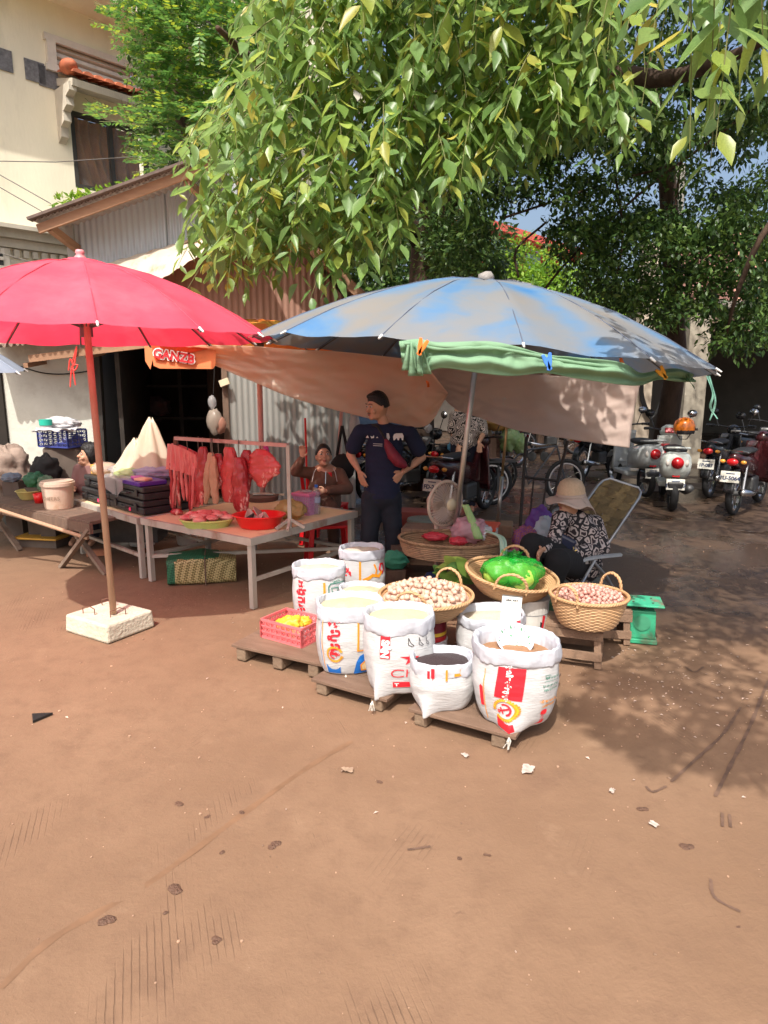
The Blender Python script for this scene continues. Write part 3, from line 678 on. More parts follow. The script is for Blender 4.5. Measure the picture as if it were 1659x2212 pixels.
def gcf(u, v):
    a = smoothl([at(x, y, rimY(x)) for x, y in top_l], u); c = smoothl([at(x, y, rimY(x)+.02) for x, y in bot_l], u)
    p = a.lerp(c, v); k = math.sin(v*PI)
    p.y += -.02-.025*k*math.sin(v*9+u*6+2*nz(u*14, v*2))-.02*nz(u*30, v*3)*k-.012*k
    return tuple(p)
b = MB(); b.grid(gcf, 170, 22); b.build('cloth', gc, gcl, world=True, smooth=True, sol=.004)
b = MB()
def roll(u, v):
    a = smoothl([at(x, y+5, rimY(x)-.03) for x, y in top_l], u); an = v*2*PI; r = .006+.006*abs(nz(u*20, 4))
    return tuple(a+Vector((0, math.cos(an)*r, math.sin(an)*r*1.3-.02*abs(math.sin(u*7)))))
b.grid(roll, 140, 8); b.build('rolled_hem', gc, gcl, world=True, smooth=True)
q = []
for (x0, y0, x1, y1) in ((892,742,898,812),(904,742,916,808),(885,745,884,800)):
    b = MB(); Y = rimY(900)-.04
    b.grid(lambda u, v: tuple(at(lerp(x0, x1, v)+(u-.5)*22*(.5+v), lerp(y0, y1, v), Y-.02*math.sin(u*7)-.01*math.sin(v*3))), 10, 8); b.build('cloth_tail', gc, gcl, world=True, smooth=True, sol=.003)
b = MB()
for (x0, y0, x1, y1) in ((1470,800,1500,838),(1480,802,1497,822),(1462,800,1478,828)):
    b.grid(lambda u, v: tuple(at(lerp(x0, x1, v)+(u-.5)*20*(1-v*.9), lerp(y0, y1, v)+(u-.5)*10, 4.2-.02*math.sin(u*7))), 8, 6)
b.build('cloth_tail', gc, gcl, world=True, smooth=True)
# two mint ribbons hanging from the right tip
rb = thing('ribbon', 'pair of thin mint ribbons hanging from the right tip of the blue umbrella', 'ribbon', at(1530, 812, 4.9))
for (pts) in ([(1527,812),(1540,850),(1535,880),(1550,905)], [(1532,812),(1545,860),(1540,890),(1533,908)]):
    b = MB(); P_ = [at(x, y, 4.9) for x, y in pts]
    b.grid(lambda u, v: tuple(smoothl(P_, u)+Vector(((v-.5)*.014, (v-.5)*.01*math.sin(u*8), 0))), 16, 1); b.build('strand', mat('mint_ribbon', (.30,.62,.50), trans=.3), rb, world=True, sol=.001)
# clothespins
def pin(x, y, m, ang, label, Y=None):
    p = at(x, y, (Y or rimY(x))-.075); t = thing('clothespin', label, 'clothespin', p, 0, 'plastic clothespins on the cloths')
    for sgn in (-1, 1):
        Mx = Matrix.Rotation(ang, 4, 'Y') @ Matrix.Rotation(sgn*R(16), 4, 'Y')
        b = MB(); o = [(-.009,-.045),(.009,-.045),(.012,.0),(.007,.04),(-.007,.04),(-.012,.0)]
        b.prism(o, .012, Mx @ Matrix.Translation((sgn*.008, -.006, 0)) @ Matrix.Rotation(R(90), 4, 'X')); b.build('jaw', m, t, bev=.003)
    MB().tube([(0,-.012,0),(0,.012,0)], .006, 8).build('spring', steel, t)
orp = mat('orange_plastic', (.90,.20,.03), rough=.35); blp = mat('blue_plastic', (.06,.22,.75), rough=.35); yep = mat('yellow_plastic', (.92,.42,.02), rough=.35)
pin(911, 748, orp, R(20), 'orange clothespin at the left end of the green cloth')
pin(1182, 780, blp, R(-15), 'bright blue clothespin in the middle of the green cloth')
pin(1340, 790, orp, R(-35), 'orange clothespin on the right half of the green cloth', 3.75)
pin(1428, 805, yep, R(-40), 'yellow clothespin near the torn right end of the green cloth', 4.05)
pin(925, 825, orp, R(0), 'orange clothespin low on the beige tarp right of the man', 6.1)
# ================================================================= HANGING TARPS
def tarp(label, top, bot, Yt, Yb, m, wr, seed, name='tarp'):
    t = thing(name, label, 'tarp', smoothl([at(x, y, Yt) for x, y in top], .5))
    def f(u, v):
        a = polyl([at(x, y, Yt) for x, y in top], u); c = smoothl([at(x, y, Yb) for x, y in bot], u)
        p = a.lerp(c, v); p.y += .5*wr*(nz(u*7+seed, v*2.2)+.5*nz(u*15, v*7+seed)+.35*abs(nz(u*22+v*9, seed+v*4)))+.05*math.sin(v*PI)
        return tuple(p)
    b = MB(); b.grid(f, 90, 40); b.build('sheet', m, t, world=True, smooth=True, sol=.002); return t
tarpm = mat('beige_tarp', (.80,.68,.60), rough=.4, vs=1.5, var=.06, trans=.45, c3=(.66,.58,.52), vs3=2, thr3=(.6,.8))
tarp('translucent tarp with orange umbrella light in its colour, sagging between the red and blue umbrellas', [(338,738),(430,745),(555,748),(640,755),(740,760),(880,775),(930,800),(968,850)],
     [(345,742),(430,775),(540,822),(640,862),(760,895),(840,912),(920,920),(968,852)], 5.9, 6.1, mat('orange_glow_tarp', (.97,.66,.50), rough=.45, vs=.7, c2=(.92,.80,.70), trans=.72, thr=(.4,.6)), .09, 1)  # salmon in the base colour stands in for umbrella light on a pale tarp
tarp('dusty beige tarp hanging behind the woman in the pale hat', [(900,790),(1000,795),(1120,806),(1250,815),(1385,822)],
     [(945,848),(985,884),(1035,902),(1120,930),(1250,952),(1360,968)], 6.5, 6.45, mat('dusty_tarp', (.72,.58,.51), rough=.55, vs=1.2, var=.08, trans=.5, c3=(.72,.68,.64), vs3=3, thr3=(.68,.73)), .07, 5)
# ================================================================= TREES
LEAF_V = np.array([(0,0,0),(-.16,.22,.03),(-.22,.45,.04),(-.11,.76,.02),(0,1,-.04),(.11,.76,.02),(.22,.45,.04),(.16,.22,.03),(0,.25,-.02),(0,.5,-.035),(0,.78,-.035)], float)
LEAF_F = np.array([(0,8,1),(1,8,9),(1,9,2),(2,9,10),(2,10,3),(3,10,4),(0,7,8),(7,9,8),(7,6,9),(6,10,9),(6,5,10),(5,4,10)])
SM_V = np.array([(0,0,0),(-.24,.4,.04),(0,1,0),(.24,.4,.04),(0,.45,-.03)], float)
SM_F = np.array([(0,4,1),(1,4,2),(4,3,2),(0,3,4)])
def frames(ax, nrm):                                      # rows: x side, y axis, z normal
    y = ax/np.linalg.norm(ax, axis=1, keepdims=True); x = np.cross(y, nrm); x /= np.linalg.norm(x, axis=1, keepdims=True)+1e-9
    z = np.cross(x, y); return np.stack([x, y, z], 1)
def scatter(P, ax, nrm, sc, V0, F0):
    Fm = frames(ax, nrm); V = np.einsum('nvk,nkd->nvd', np.broadcast_to(V0, (len(P),)+V0.shape[-2:]), Fm)*sc[:, None, None]+P[:, None, :]
    F = (F0[None]+np.arange(len(P))[:, None, None]*V0.shape[-2]).reshape(-1, 3)
    return V.reshape(-1, 3), F
big = leafmat('big_leaf', [(0,(.11,.21,.055)),(.35,(.20,.33,.075)),(.62,(.18,.31,.12)),(.86,(.29,.40,.08)),(.985,(.42,.40,.08))], trans=.5, rough=.36)
sml = leafmat('small_leaf', [(0,(.03,.07,.018)),(.5,(.06,.13,.03)),(.9,(.13,.22,.045))], trans=.3)
lft = leafmat('pinnate_leaf', [(0,(.05,.15,.035)),(.5,(.09,.24,.05)),(.85,(.17,.33,.05)),(.97,(.36,.46,.04))], trans=.38)
bright = leafmat('bright_leaf', [(0,(.10,.22,.025)),(.5,(.17,.33,.03)),(.9,(.27,.42,.04))], trans=.42)
bark = mat('bark', (.075,.045,.03), rough=.95, vs=8, var=.4, bump=.7, bs=25, stretch=(1,1,.3))
tree = thing('shade_tree', 'big tree whose drooping leafy branches hang over the umbrellas', 'tree', (.55, 10.6, 0))
tb = Vector((.55, 10.6, 0))
MB().tube([tb, tb+Vector((-.03,0,1.5)), tb+Vector((.03,-.1,3)), tb+Vector((.1,-.2,4.6)), tb+Vector((0,-.3,6.5))], [.30,.24,.22,.2,.15], 14).build('trunk', bark, tree, world=True, smooth=True)
limbs = [
 [tb+Vector((.02,-.1,3.1)), at(1030,300,9.2), at(1190,110,8), at(1330,-60,6.5), at(1500,-250,5)],
 [tb+Vector((.08,-.2,4.2)), at(880,120,8.5), at(820,-60,7), at(760,-220,5.8)],
 [tb+Vector((.08,-.2,4.6)), at(1260,140,8.0), at(1450,-80,6), at(1620,-200,4.2)],
 [tb+Vector((0,-.2,3.6)), at(700,220,8.3), at(560,140,7), at(470,60,6)],
 [tb+Vector((0,-.3,5.6)), at(1000,-100,8), at(1100,-350,5)],
 [at(1190,110,8), at(1400,170,7), at(1560,130,6), at(1700,60,5.4)]]
for l in limbs:
    MB().tube([smoothl(l, i/14) for i in range(15)], [lerp(.11, .02, i/14) for i in range(15)], 8).build('branch', bark, tree, world=True, smooth=True)
bot_env = [(425,560),(460,575),(500,618),(545,600),(600,560),(650,600),(690,550),(740,596),(800,575),(845,590),(870,545),(900,470),(950,400),(1000,410),(1060,330),(1110,390),(1160,345),(1230,300),(1330,290)]
def env(x):
    for (a, ya), (c, yc) in zip(bot_env, bot_env[1:]):
        if a <= x <= c: return lerp(ya, yc, (x-a)/(c-a))
    return 300
leaves = []; twigs = MB()
def spray(S, l, lean, ls, n=None, dens=.045):
    n = n or int(l/dens); d = Vector(lean); tw = []
    for i in range(7): k = i/6; tw.append(S+Vector((d.x*k, d.y*k, -l*k*(.55+.45*k))))
    twigs.tube(tw, [.0045*(1-.7*i/6) for i in range(7)], 4, cap=False)
    a0 = random.uniform(0, 6)
    for i in range(n):
        k = (i+.4)/n; p = polyl(tw, min(k, 1)); a = a0+i*2.4+random.uniform(-.4, .4)
        s = Vector((math.cos(a), math.sin(a)*.8, 0)); dn = -.3-1.0*random.random()-k*.35
        ax = (s+Vector((0,0,dn))).normalized()
        nr = Vector((s.x*.6+random.gauss(0,.35), s.y*.6-.45+random.gauss(0,.35), .8))
        leaves.append((p+s*.015, ax, nr, ls*random.uniform(.6, 1.2)*(.75+.35*math.sin(PI*min(1, k+.15)))))
for layer, (Yc, Yd, stepx, stepy, ls) in enumerate(((5.45,.4,30,50,.19),(6.2,.45,34,58,.185),(7.0,.5,44,70,.18))):
    x = 462+layer*9
    while x < 1345:
        y = -190
        while True:
            y += stepy*random.uniform(.7, 1.3); l = random.uniform(.3, .6); bottom = env(x)-layer*28+random.uniform(-15, 25)
            if y+l*FPX/Yc > bottom+40:
                if random.random() < .8: 
                    y = bottom-l*FPX/Yc
                    spray(at(x+random.uniform(-14,14), y, Yc+random.uniform(-Yd, Yd)), l, (random.uniform(-.15,.1), -.1*random.random(), 0), ls)
                break
            if x < 560 and (y < 90+(560-x)*1.2 or random.random() < .15): continue
            spray(at(x+random.uniform(-16,16), y, Yc+random.uniform(-Yd, Yd)), l, (random.uniform(-.38,.10), -.25*random.random(), 0), ls)
        x += stepx*random.uniform(.75, 1.25)
for (x, y, l, Y, s) in ((1440,-70,.50,2.9,.17),(1490,-60,.62,2.8,.18),(1545,-80,.52,2.75,.17),(1590,-70,.60,2.7,.19),(1640,-80,.45,2.9,.18),(1470,-90,.4,3.1,.16),(1375,-40,.42,3.7,.16),(1405,-90,.3,3.3,.16),(1500,-120,.35,2.8,.17),(1560,-40,.72,3.0,.17),(1615,-30,.55,3.2,.17),(1330,-60,.42,4.2,.16),(1290,-30,.4,4.4,.16)):
    spray(at(x, y, Y), l, (random.uniform(-.1,.06), -.05, 0), s, dens=.06)
twigs.build('twig', mat('green_twig', (.15,.16,.05), rough=.7), tree, world=True).__setitem__('kind', 'stuff')
leaves.sort(key=lambda q: -q[3]/max(.3, q[0].y))
lmeshes = []
for k in range(3):
    V = LEAF_V.copy(); V[:, 2] += [.05, -.22, .16][k]*V[:, 1]**2; V[:, 0] += [.08,-.1,.0][k]*V[:, 1]**2; V[:, 0] *= [1, .85, 1.15][k]
    me = bpy.data.meshes.new('leaf'); me.from_pydata(V.tolist(), [], LEAF_F.tolist()); me.materials.append(big); me.polygons.foreach_set('use_smooth', [True]*12); me.update(); lmeshes.append(me)
tinv = root_inv(tree)
for i, (p, ax, nr, s) in enumerate(leaves[:300]):
    y = ax.normalized(); x = y.cross(nr).normalized(); z = x.cross(y)
    o = bpy.data.objects.new('leaf', lmeshes[i % 3]); col.objects.link(o); o.parent = tree
    mw = Matrix(((x.x*s, y.x*s, z.x*s, p.x), (x.y*s, y.y*s, z.y*s, p.y), (x.z*s, y.z*s, z.z*s, p.z), (0,0,0,1)))
    o.matrix_local = tinv @ mw
rest = leaves[300:]
LV3 = np.repeat(LEAF_V[None], len(rest), 0); bend = rng.normal(0, .22, len(rest))[:, None]; LV3[:, :, 2] += bend*LV3[:, :, 1]**2; LV3[:, :, 0] *= rng.uniform(.75, 1.2, len(rest))[:, None]; LV3[:, :, 0] += rng.normal(0, .12, len(rest))[:, None]*LV3[:, :, 1]**2; LV3[:, :, 2] += rng.uniform(-.1, .35, len(rest))[:, None]*np.abs(LV3[:, :, 0])
V, F = scatter(np.array([tuple(q[0]) for q in rest]), np.array([tuple(q[1]) for q in rest]), np.array([tuple(q[2]) for q in rest]), np.array([q[3] for q in rest]), LV3, LEAF_F)
V = V-np.array(tuple(tree.location))
tag(npmesh('foliage', V, F, big, tree, True), kind='stuff')
def cloud(centers, radii, npc, size, m, name, parent, down=.3, V0=SM_V, F0=SM_F, spread=1.0, seed=0):
    C = np.array([tuple(c) for c in centers]); k = len(C); idx = np.repeat(np.arange(k), npc); n = len(idx)
    d = rng.normal(size=(n, 3)); d /= np.linalg.norm(d, axis=1, keepdims=True); rr = rng.random(n)**(.45)
    P = C[idx]+d*rr[:, None]*np.array(radii)[idx][:, None]*np.array([1,1,.75])
    ax = d*.7+rng.normal(size=(n, 3))*.5; ax[:, 2] -= down
    nr = d*.6+rng.normal(size=(n, 3))*.45+np.array([0,0,.7])
    V, F = scatter(P, ax, nr, size*rng.uniform(.6, 1.3, n), V0, F0)
    V = V-np.array(tuple(parent.location)) if parent is not None else V
    o = npmesh(name, V, F, m, parent, True); tag(o, kind='stuff'); return o
# overhead part of the crown: above the frame, it shades the yard on the right
cs = []; rs = []
def shade(px, py, h, r):
    g = G(px, py); cs.append(g+sdir*(h/sdir.z)); rs.append(r)
for i in range(150):
    X, Y = random.uniform(2.0, 7.5), random.uniform(.6, 8)
    if X < 2.7 and Y < 2.2 and random.random() < .8: continue
    z = 2.3+.60*Y+random.uniform(0, 1.2); cs.append(Vector((X, Y, z))); rs.append(random.uniform(.35,.6))
for i in range(60):
    X, Y = random.uniform(-.6, 7.5), random.uniform(7.0, 11); cs.append(Vector((X, Y, 2.6+.56*Y+random.uniform(0,1)))); rs.append(random.uniform(.5,.8))
for i in range(42):
    P = Vector((random.uniform(.1,2.3), random.uniform(5.4,7.2), random.uniform(3.3,5))); cs.append(P+sdir*random.uniform(2.0,2.8)); rs.append(random.uniform(.28,.42))
for (px, py, r) in ((1420,1470,.26),(1500,1530,.3),(1590,1560,.34),(1330,1470,.16),(1560,1630,.2),(1640,1640,.26),(1270,1530,.1),(1450,1420,.22),(1600,1450,.3),(1350,1580,.14),(1420,1620,.12),(1500,1380,.22),(1560,1330,.34),(1500,1270,.34),(1420,1300,.16),(1640,1360,.3),(1620,1260,.3)):
    shade(px, py, 4.6, r)
cloud(cs, rs, 130, .12, sml, 'upper_crown', tree, V0=LEAF_V[[0,2,4,6,9]], F0=SM_F)
# dark finer-leaved crown behind on the right
dt = thing('dark_tree', 'dark fine-leaved tree filling the upper right behind the big leaves', 'tree', (4.6, 10.5, 0))
tb2 = Vector((4.6, 10.2, 0))
def inpoly(x, y, poly):
    c = False
    for (x1, y1), (x2, y2) in zip(poly, poly[1:]+poly[:1]):
        if (y1 > y) != (y2 > y) and x < (x2-x1)*(y-y1)/(y2-y1)+x1: c = not c
    return c
dpoly = [(930,330),(1150,240),(1400,240),(1700,200),(1700,745),(1600,770),(1530,745),(1500,690),(1430,715),(1380,655),(1330,690),(1290,655),(1225,610),(1195,520),(1150,470),(1085,455),(1060,520),(1075,590),(1010,590),(960,600),(925,570)]
gaps = [(1130,490,60,38),(1170,455,42,25),(1580,380,45,35),(1500,250,40,30),(1450,420,25,30),(1290,330,30,25),(1400,300,30,22),(1640,330,25,25),(1385,400,30,18),(1520,330,28,20)]
cs = []; rs = []
while len(cs) < 660:
    x, y = random.uniform(920, 1700), random.uniform(200, 770)
    if not inpoly(x, y, dpoly): continue
    if any(((x-gx)/rx)**2+((y-gy)/ry)**2 < 1.3 for gx, gy, rx, ry in gaps): continue
    if y < 470 and random.random() < .35: continue
    cs.append(at(x, y, random.uniform(8.2, 10.5))); rs.append(random.uniform(.14, .3))
cloud(cs, rs, 62, .085, sml, 'crown', dt, down=.5)
cs = []; rs = []
while len(cs) < 110:
    x, y = random.uniform(930, 1700), random.uniform(-180, 330); 
    cs.append(at(x, y, random.uniform(8.0, 9.5))); rs.append(random.uniform(.25, .42))
cloud(cs, rs, 90, .12, sml, 'crown', dt, down=.8, V0=LEAF_V[[0,2,4,6,9]])
MB().tube([tb2+Vector((.22,1.5,0)), tb2+Vector((.3,1.3,2)), at(1440,360,10.5), at(1400,120,10)], [.2,.16,.12,.06], 10).build('trunk', bark, dt, world=True, smooth=True)
for l in ([at(1700,440,8), at(1640,520,8), at(1590,640,8.3), at(1570,720,8.6)], [at(1150,660,9.5),at(1230,560,9.2),at(1380,420,9),at(1540,300,8.6),at(1700,180,8)], [at(1090,470,9), at(1180,440,9), at(1300,400,9), at(1440,360,9)], [at(1120,600,9), at(1115,540,9), at(1180,480,9)], [at(1440,560,9),at(1460,440,9),at(1480,250,9)], [at(1320,640,9),at(1345,520,9),at(1330,380,9)]):
    MB().tube([smoothl(l, i/10) for i in range(11)], [.045-.003*i for i in range(11)] if l[0].x > 3.9 and l[0].z < 5 else [.016]*11, 6).build('branch', bark, dt, world=True, smooth=True)
# pinnate tree in front of the cream house
pt = thing('feathery_tree', 'bright green feathery-leaved tree in front of the cream house', 'tree', (-2.6, 10.6, 0))
MB().tube([(-2.6,10.6,0),(-2.6,10.6,2.5),(-2.75,10.4,4.5),(-3.0,10.2,6.2)], [.16,.13,.1,.05], 10).build('trunk', bark, pt, world=True, smooth=True)
ppoly = [(240,70),(230,-120),(640,-120),(640,560),(520,560),(460,350),(330,388),(285,382),(282,330),(320,300),(290,275),(180,262),(172,240),(250,235),(290,200),(250,190),(235,110)]
P_, AX, NR, SC = [], [], [], []; tw = MB()
def pinnate(p, d, l, nl, ls):
    d = d.normalized(); side = d.cross(Vector((0,0,1)))
    if side.length < .1: side = Vector((1,0,0))
    side.normalize(); upv = side.cross(d)
    tw.tube([p, p+d*l], .003, 3, cap=False)
    for i in range(nl):
        k = .15+.85*i/nl; q = p+d*l*k+Vector((0,0,-.12*l*k*k))
        for sg in (-1, 1):
            P_.append(tuple(q)); AX.append(tuple(side*sg+d*.55+Vector((0,0,-.18))+Vector((random.gauss(0,.12),)*3))); NR.append(tuple(upv+Vector((random.gauss(0,.25), random.gauss(0,.25), 0)))); SC.append(ls*random.uniform(.8, 1.15)*(1-.35*k*k))
cnt = 0
while cnt < 1050:
    x, y = random.uniform(170, 640), random.uniform(-120, 560)
    if not inpoly(x-30, y, ppoly): continue
    if nz(x*.012, y*.012, 5) < -.28: continue
    cnt += 1; Y = random.choice((9.0, 9.4, 9.9, 10.4))+random.uniform(-.2,.2); a = random.uniform(0, 2*PI)
    pinnate(at(x, y, Y), Vector((math.cos(a)-.4, math.sin(a)*.6-.6, random.uniform(-.3,.5))), random.uniform(.28,.45), random.randint(6, 8), .105)
V, F = scatter(np.array(P_), np.array(AX), np.array(NR), np.array(SC), SM_V, SM_F)
tag(npmesh('crown', V-np.array(tuple(pt.location)), F, lft, pt, True), kind='stuff'); tag(tw.build('twig', mat('green_twig'), pt, world=True), kind='stuff')
cs = [at(random.uniform(300,560), random.uniform(-100,380), random.uniform(10.8,11.6)) for _ in range(130)]
cloud(cs, [.32]*130, 80, .1, sml, 'inner_crown', pt)
# small vine over the shed roof
vt = thing('creeper', 'small bright creeper peeping over the left end of the shed roof', 'plant', at(200, 440, 10.2))
cloud([at(x, y, 10.2) for x, y in ((140,440),(160,435),(185,425),(205,428),(230,418),(250,415),(175,440),(215,440),(240,430),(265,420),(285,405))], [.14]*11, 60, .1, bright, 'foliage', vt)
MB().tube([at(200,520,10.2), at(190,430,10.2)], .015, 6).build('stem', bark, vt, world=True)
# ================================================================= BACKGROUND
beige = mat('beige_render', (.36,.32,.25), rough=.9, vs=2, var=.15, bump=.2, bs=20, c3=(.22,.19,.15), vs3=1.5)
def boxthing(name, label, cat, x0, x1, y0, y1, z0, z1, m, part='body', group=None):
    t = thing(name, label, cat, ((x0+x1)/2, (y0+y1)/2, z0), 0, group); MB().box((0,0,(z1-z0)/2), (x1-x0, y1-y0, z1-z0)).build(part, m, t, bev=.01); return t
gp = at(1510, 900, 14.0)
garage = thing('parking_shelter', 'dark open garage behind the parked motorbikes at the right edge', 'garage', (gp.x, 14, 0))
b = MB(); b.box((5, 14.6+4, 1.7), (.2, 8, 3.4)); b.box((gp.x+4, 22.5, 1.6), (9, .2, 3.4)); b.box((gp.x+.05, 18.5, 1.6), (.15, 8, 3.4)); b.v = [v for v in b.v]; 
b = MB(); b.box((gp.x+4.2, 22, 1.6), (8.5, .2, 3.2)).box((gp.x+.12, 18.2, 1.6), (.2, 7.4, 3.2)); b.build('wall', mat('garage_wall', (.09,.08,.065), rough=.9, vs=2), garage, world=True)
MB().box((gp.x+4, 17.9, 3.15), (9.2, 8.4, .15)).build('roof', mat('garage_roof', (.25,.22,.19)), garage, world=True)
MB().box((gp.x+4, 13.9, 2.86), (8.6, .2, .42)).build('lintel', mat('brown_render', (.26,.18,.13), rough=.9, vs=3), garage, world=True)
p = at(1490, 900, 13.9); MB().box((p.x, 13.9, 1.5), (.42, .3, 3.0)).build('pillar', beige, garage, world=True)
boxthing('concrete_pillar', 'slim beige concrete pillar beside the parked white scooters', 'pillar', *(lambda q: (q.x-.17, q.x+.17))(at(1381, 900, 15.5)), 15.3, 15.7, 0, 4.6, mat('pale_pillar', (.50,.42,.33), rough=.9, vs=2, c3=(.3,.25,.2)))
q = at(1428, 900, 16.5); t = thing('utility_pole', 'dark grey pole behind the slim pillar, left of the garage', 'pole', (q.x, 16.5, 0))
MB().tube([(0,0,0),(0,0,6.5)], [.16,.12], 10).build('post', mat('dark_concrete', (.16,.15,.13), rough=.9, vs=4), t, smooth=True)
b = MB()
for dx in (0, .03, .05): b.tube([smoothl([at(1383,826,15.2), at(1385,865,15.2), at(1405,905,15.2), at(1425,870,15.2), at(1432,826,15.2)], i/12)+Vector((dx,0,dx)) for i in range(13)], .022, 6)
b.build('cable_loop', mat('black_rubber', (.012,.012,.013), rough=.5), t, world=True)
# shop row and street across the yard
sb = thing('shop_row', 'low pale shop row far behind the motorbikes', 'building', (4, 22.5, 0))
b = MB(); b.box((0, 0, 1.5), (34, .3, 3.0)); b.build('wall', mat('pink_render', (.55,.42,.34), rough=.9, vs=1.5, c2=(.40,.34,.30)), sb)
for k in range(10):
    MB().box((-13+k*2.9, -.2, 1.15), (1.9, .1, 2.2)).build('shutter', mat('shutter_%d' % (k % 3), ((.12,.2,.34),(.42,.38,.34),(.30,.10,.07))[k % 3], rough=.6), sb)
b = MB(); b.add([(-17,-.2,3.1),(17,-.2,3.1),(17,-2.2,2.75),(-17,-2.2,2.75),(-17,-.2,3.05),(17,-.2,3.05),(17,-2.2,2.7),(-17,-2.2,2.7)], [(0,1,2,3),(7,6,5,4),(0,4,5,1),(1,5,6,2),(2,6,7,3),(3,7,4,0)])
b.build('awning', mat('zinc', (.45,.44,.42), rough=.5, metal=.2), sb)
for px, w, h, c, lab in ((1400, .35, 1.4, (.06,.09,.45), 'blue'), (1411, .2, 1.0, (.75,.08,.06), 'red'), (1405, .5, .5, (.8,.8,.78), 'white')):
    q = at(px, 880, 24); 
    t = boxthing('street_sign', f'small {lab} upright sign board glimpsed between pillar and pole', 'sign', q.x-w/2, q.x+w/2, 24+w, 24.06+w, {'blue':.5,'red':.2,'white':1.75}[lab], {'blue':.5,'red':.2,'white':1.75}[lab]+h, mat('sign_'+lab, c, rough=.5), 'board')
    for sx in (-1, 1): MB().tube([(sx*w*.35, 0, -{'blue':.5,'red':.2,'white':1.75}[lab]), (sx*w*.35, 0, 0)], .02, 6).build('leg', steel, t)
# red building with sloping eave
rbx = thing('red_building', 'red building with a sloping roof edge beyond the bright bushes', 'building', (3, 24, 0))
A1, A2 = at(900, 452, 24), at(1215, 556, 24)
b = MB(); b.add([(A1.x,24.4,0),(A2.x,24.4,0),(A2.x,24.4,A2.z),(A1.x,24.4,A1.z),(A1.x,25,0),(A2.x,25,0),(A2.x,25,A2.z),(A1.x,25,A1.z)], [(0,1,2,3),(7,6,5,4),(1,5,6,2),(3,2,6,7),(0,3,7,4)])
b.build('wall', mat('red_render', (.55,.10,.065), rough=.85, vs=1, c2=(.62,.16,.11)), rbx, world=True)
MB().bar(A1+Vector((0,-.3,.1)), A2+Vector((.5,-.3,-.05)), 1.2, .22).build('roof_edge', mat('roof_red', (.40,.06,.045), rough=.8), rbx, world=True)
for (x, y) in ((940,560),(1075,560),(1150,590)):
    q = at(x, y, 24.3); MB().box(q, (.5,.1,1.3)).build('window', mat('cyan_glass', (.25,.48,.50), rough=.2), rbx, world=True)
rb2 = boxthing('pink_building', 'salmon building glimpsed through the dark crown at the right', 'building', 13, 21, 26, 32, 0, 7.2, mat('salmon_wall', (.70,.36,.27), rough=.9))
for k in range(3): MB().box((-2.6+k*2.6, -3.02, 4.9), (1, .1, 1.3)).build('window', mat('dark_glass', (.04,.045,.05)), rb2)
q = at(1120, 605, 14); t = thing('tin_canopy', 'small grey tin roof corner just above the blue umbrella', 'roof', (q.x, 14, 0))
MB().box((q.x-.2, 14.3, q.z), (.9, .8, .03), M=Matrix.Rotation(R(12), 4, 'Y')).build('tin_sheet', mat('zinc'), t, world=True)
for dx in (-.5, .1): MB().bar((q.x+dx, 14.3, 0), (q.x+dx, 14.3, q.z-.0), .05).build('post', oldwood, t, world=True)
def bush(name, label, pts, Y, r, n, size, m, npc=70, jit=.6):
    base = at(pts[0][0], 900, Y); t = thing(name, label, 'tree' if name.endswith('tree') else 'bush', (base.x, Y, 0)); cs = []
    xs_ = [p[0] for p in pts]; ys_ = [p[1] for p in pts]
    while len(cs) < n:
        x, y = random.uniform(min(xs_), max(xs_)), random.uniform(min(ys_), max(ys_))
        if inpoly(x, y, pts): cs.append(at(x, y, Y+random.uniform(-jit, jit)))
    cloud(cs, [r*random.uniform(.7,1.2) for _ in cs], npc, size, m, 'crown', t)
    cx = sum(xs_)/len(xs_); tp = at(cx, sum(ys_)/len(ys_), Y)
    MB().tube([(tp.x, Y, 0), (tp.x+.1, Y, tp.z*.5), tp], [.12,.1,.05], 8).build('trunk', bark, t, world=True)
    for k in range(3):
        e = random.choice(cs); MB().tube([Vector((tp.x, Y, tp.z*.6)), e], [.05,.02], 5).build('branch', bark, t, world=True)
    return t
bush('bright_bush', 'sunny yellow-green bush rising right behind the blue umbrella', [(1075,560),(1130,520),(1200,560),(1270,590),(1300,700),(1200,680),(1100,640)], 16, .45, 70, .13, bright)
bush('street_tree', 'pale green sunlit tree seen between the crown and the blue umbrella', [(1280,650),(1340,640),(1400,660),(1450,640),(1460,860),(1380,850),(1300,760)], 19, .5, 90, .16, bright, 50)
bush('back_tree', 'dense dark tree behind the umbrella tops, right of the big trunk', [(930,430),(1010,420),(1080,480),(1085,560),(1060,640),(900,640),(780,600),(700,560),(640,500),(700,430)], 13.5, .5, 120, .13, sml)
bush('far_tree', 'dark tree behind the shed gable', [(560,420),(700,450),(880,500),(900,640),(760,650),(640,560)], 12.5, .45, 60, .12, sml)
for k, (x, y) in enumerate(((-9, 34), (-3, 36), (3, 38), (9, 36), (15, 38), (21, 35), (28, 38))):
    t = thing('distant_tree', ['distant tree behind the cream house','distant tree behind the shed','distant tree behind the trunk','distant tree behind the bright bush','distant tree behind the utility pole','distant tree behind the garage','distant tree past the garage at the far right'][k], 'tree', (x, y, 0), 0, 'distant trees along the horizon')
    cloud([Vector((x+random.gauss(0,2.2), y+random.gauss(0,1), random.uniform(2.2, 6.2))) for _ in range(42)], [1.3]*42, 60, .34, sml, 'crown', t); MB().tube([(0,0,0),(0,0,4.5)], [.25,.12], 8).build('trunk', bark, t)
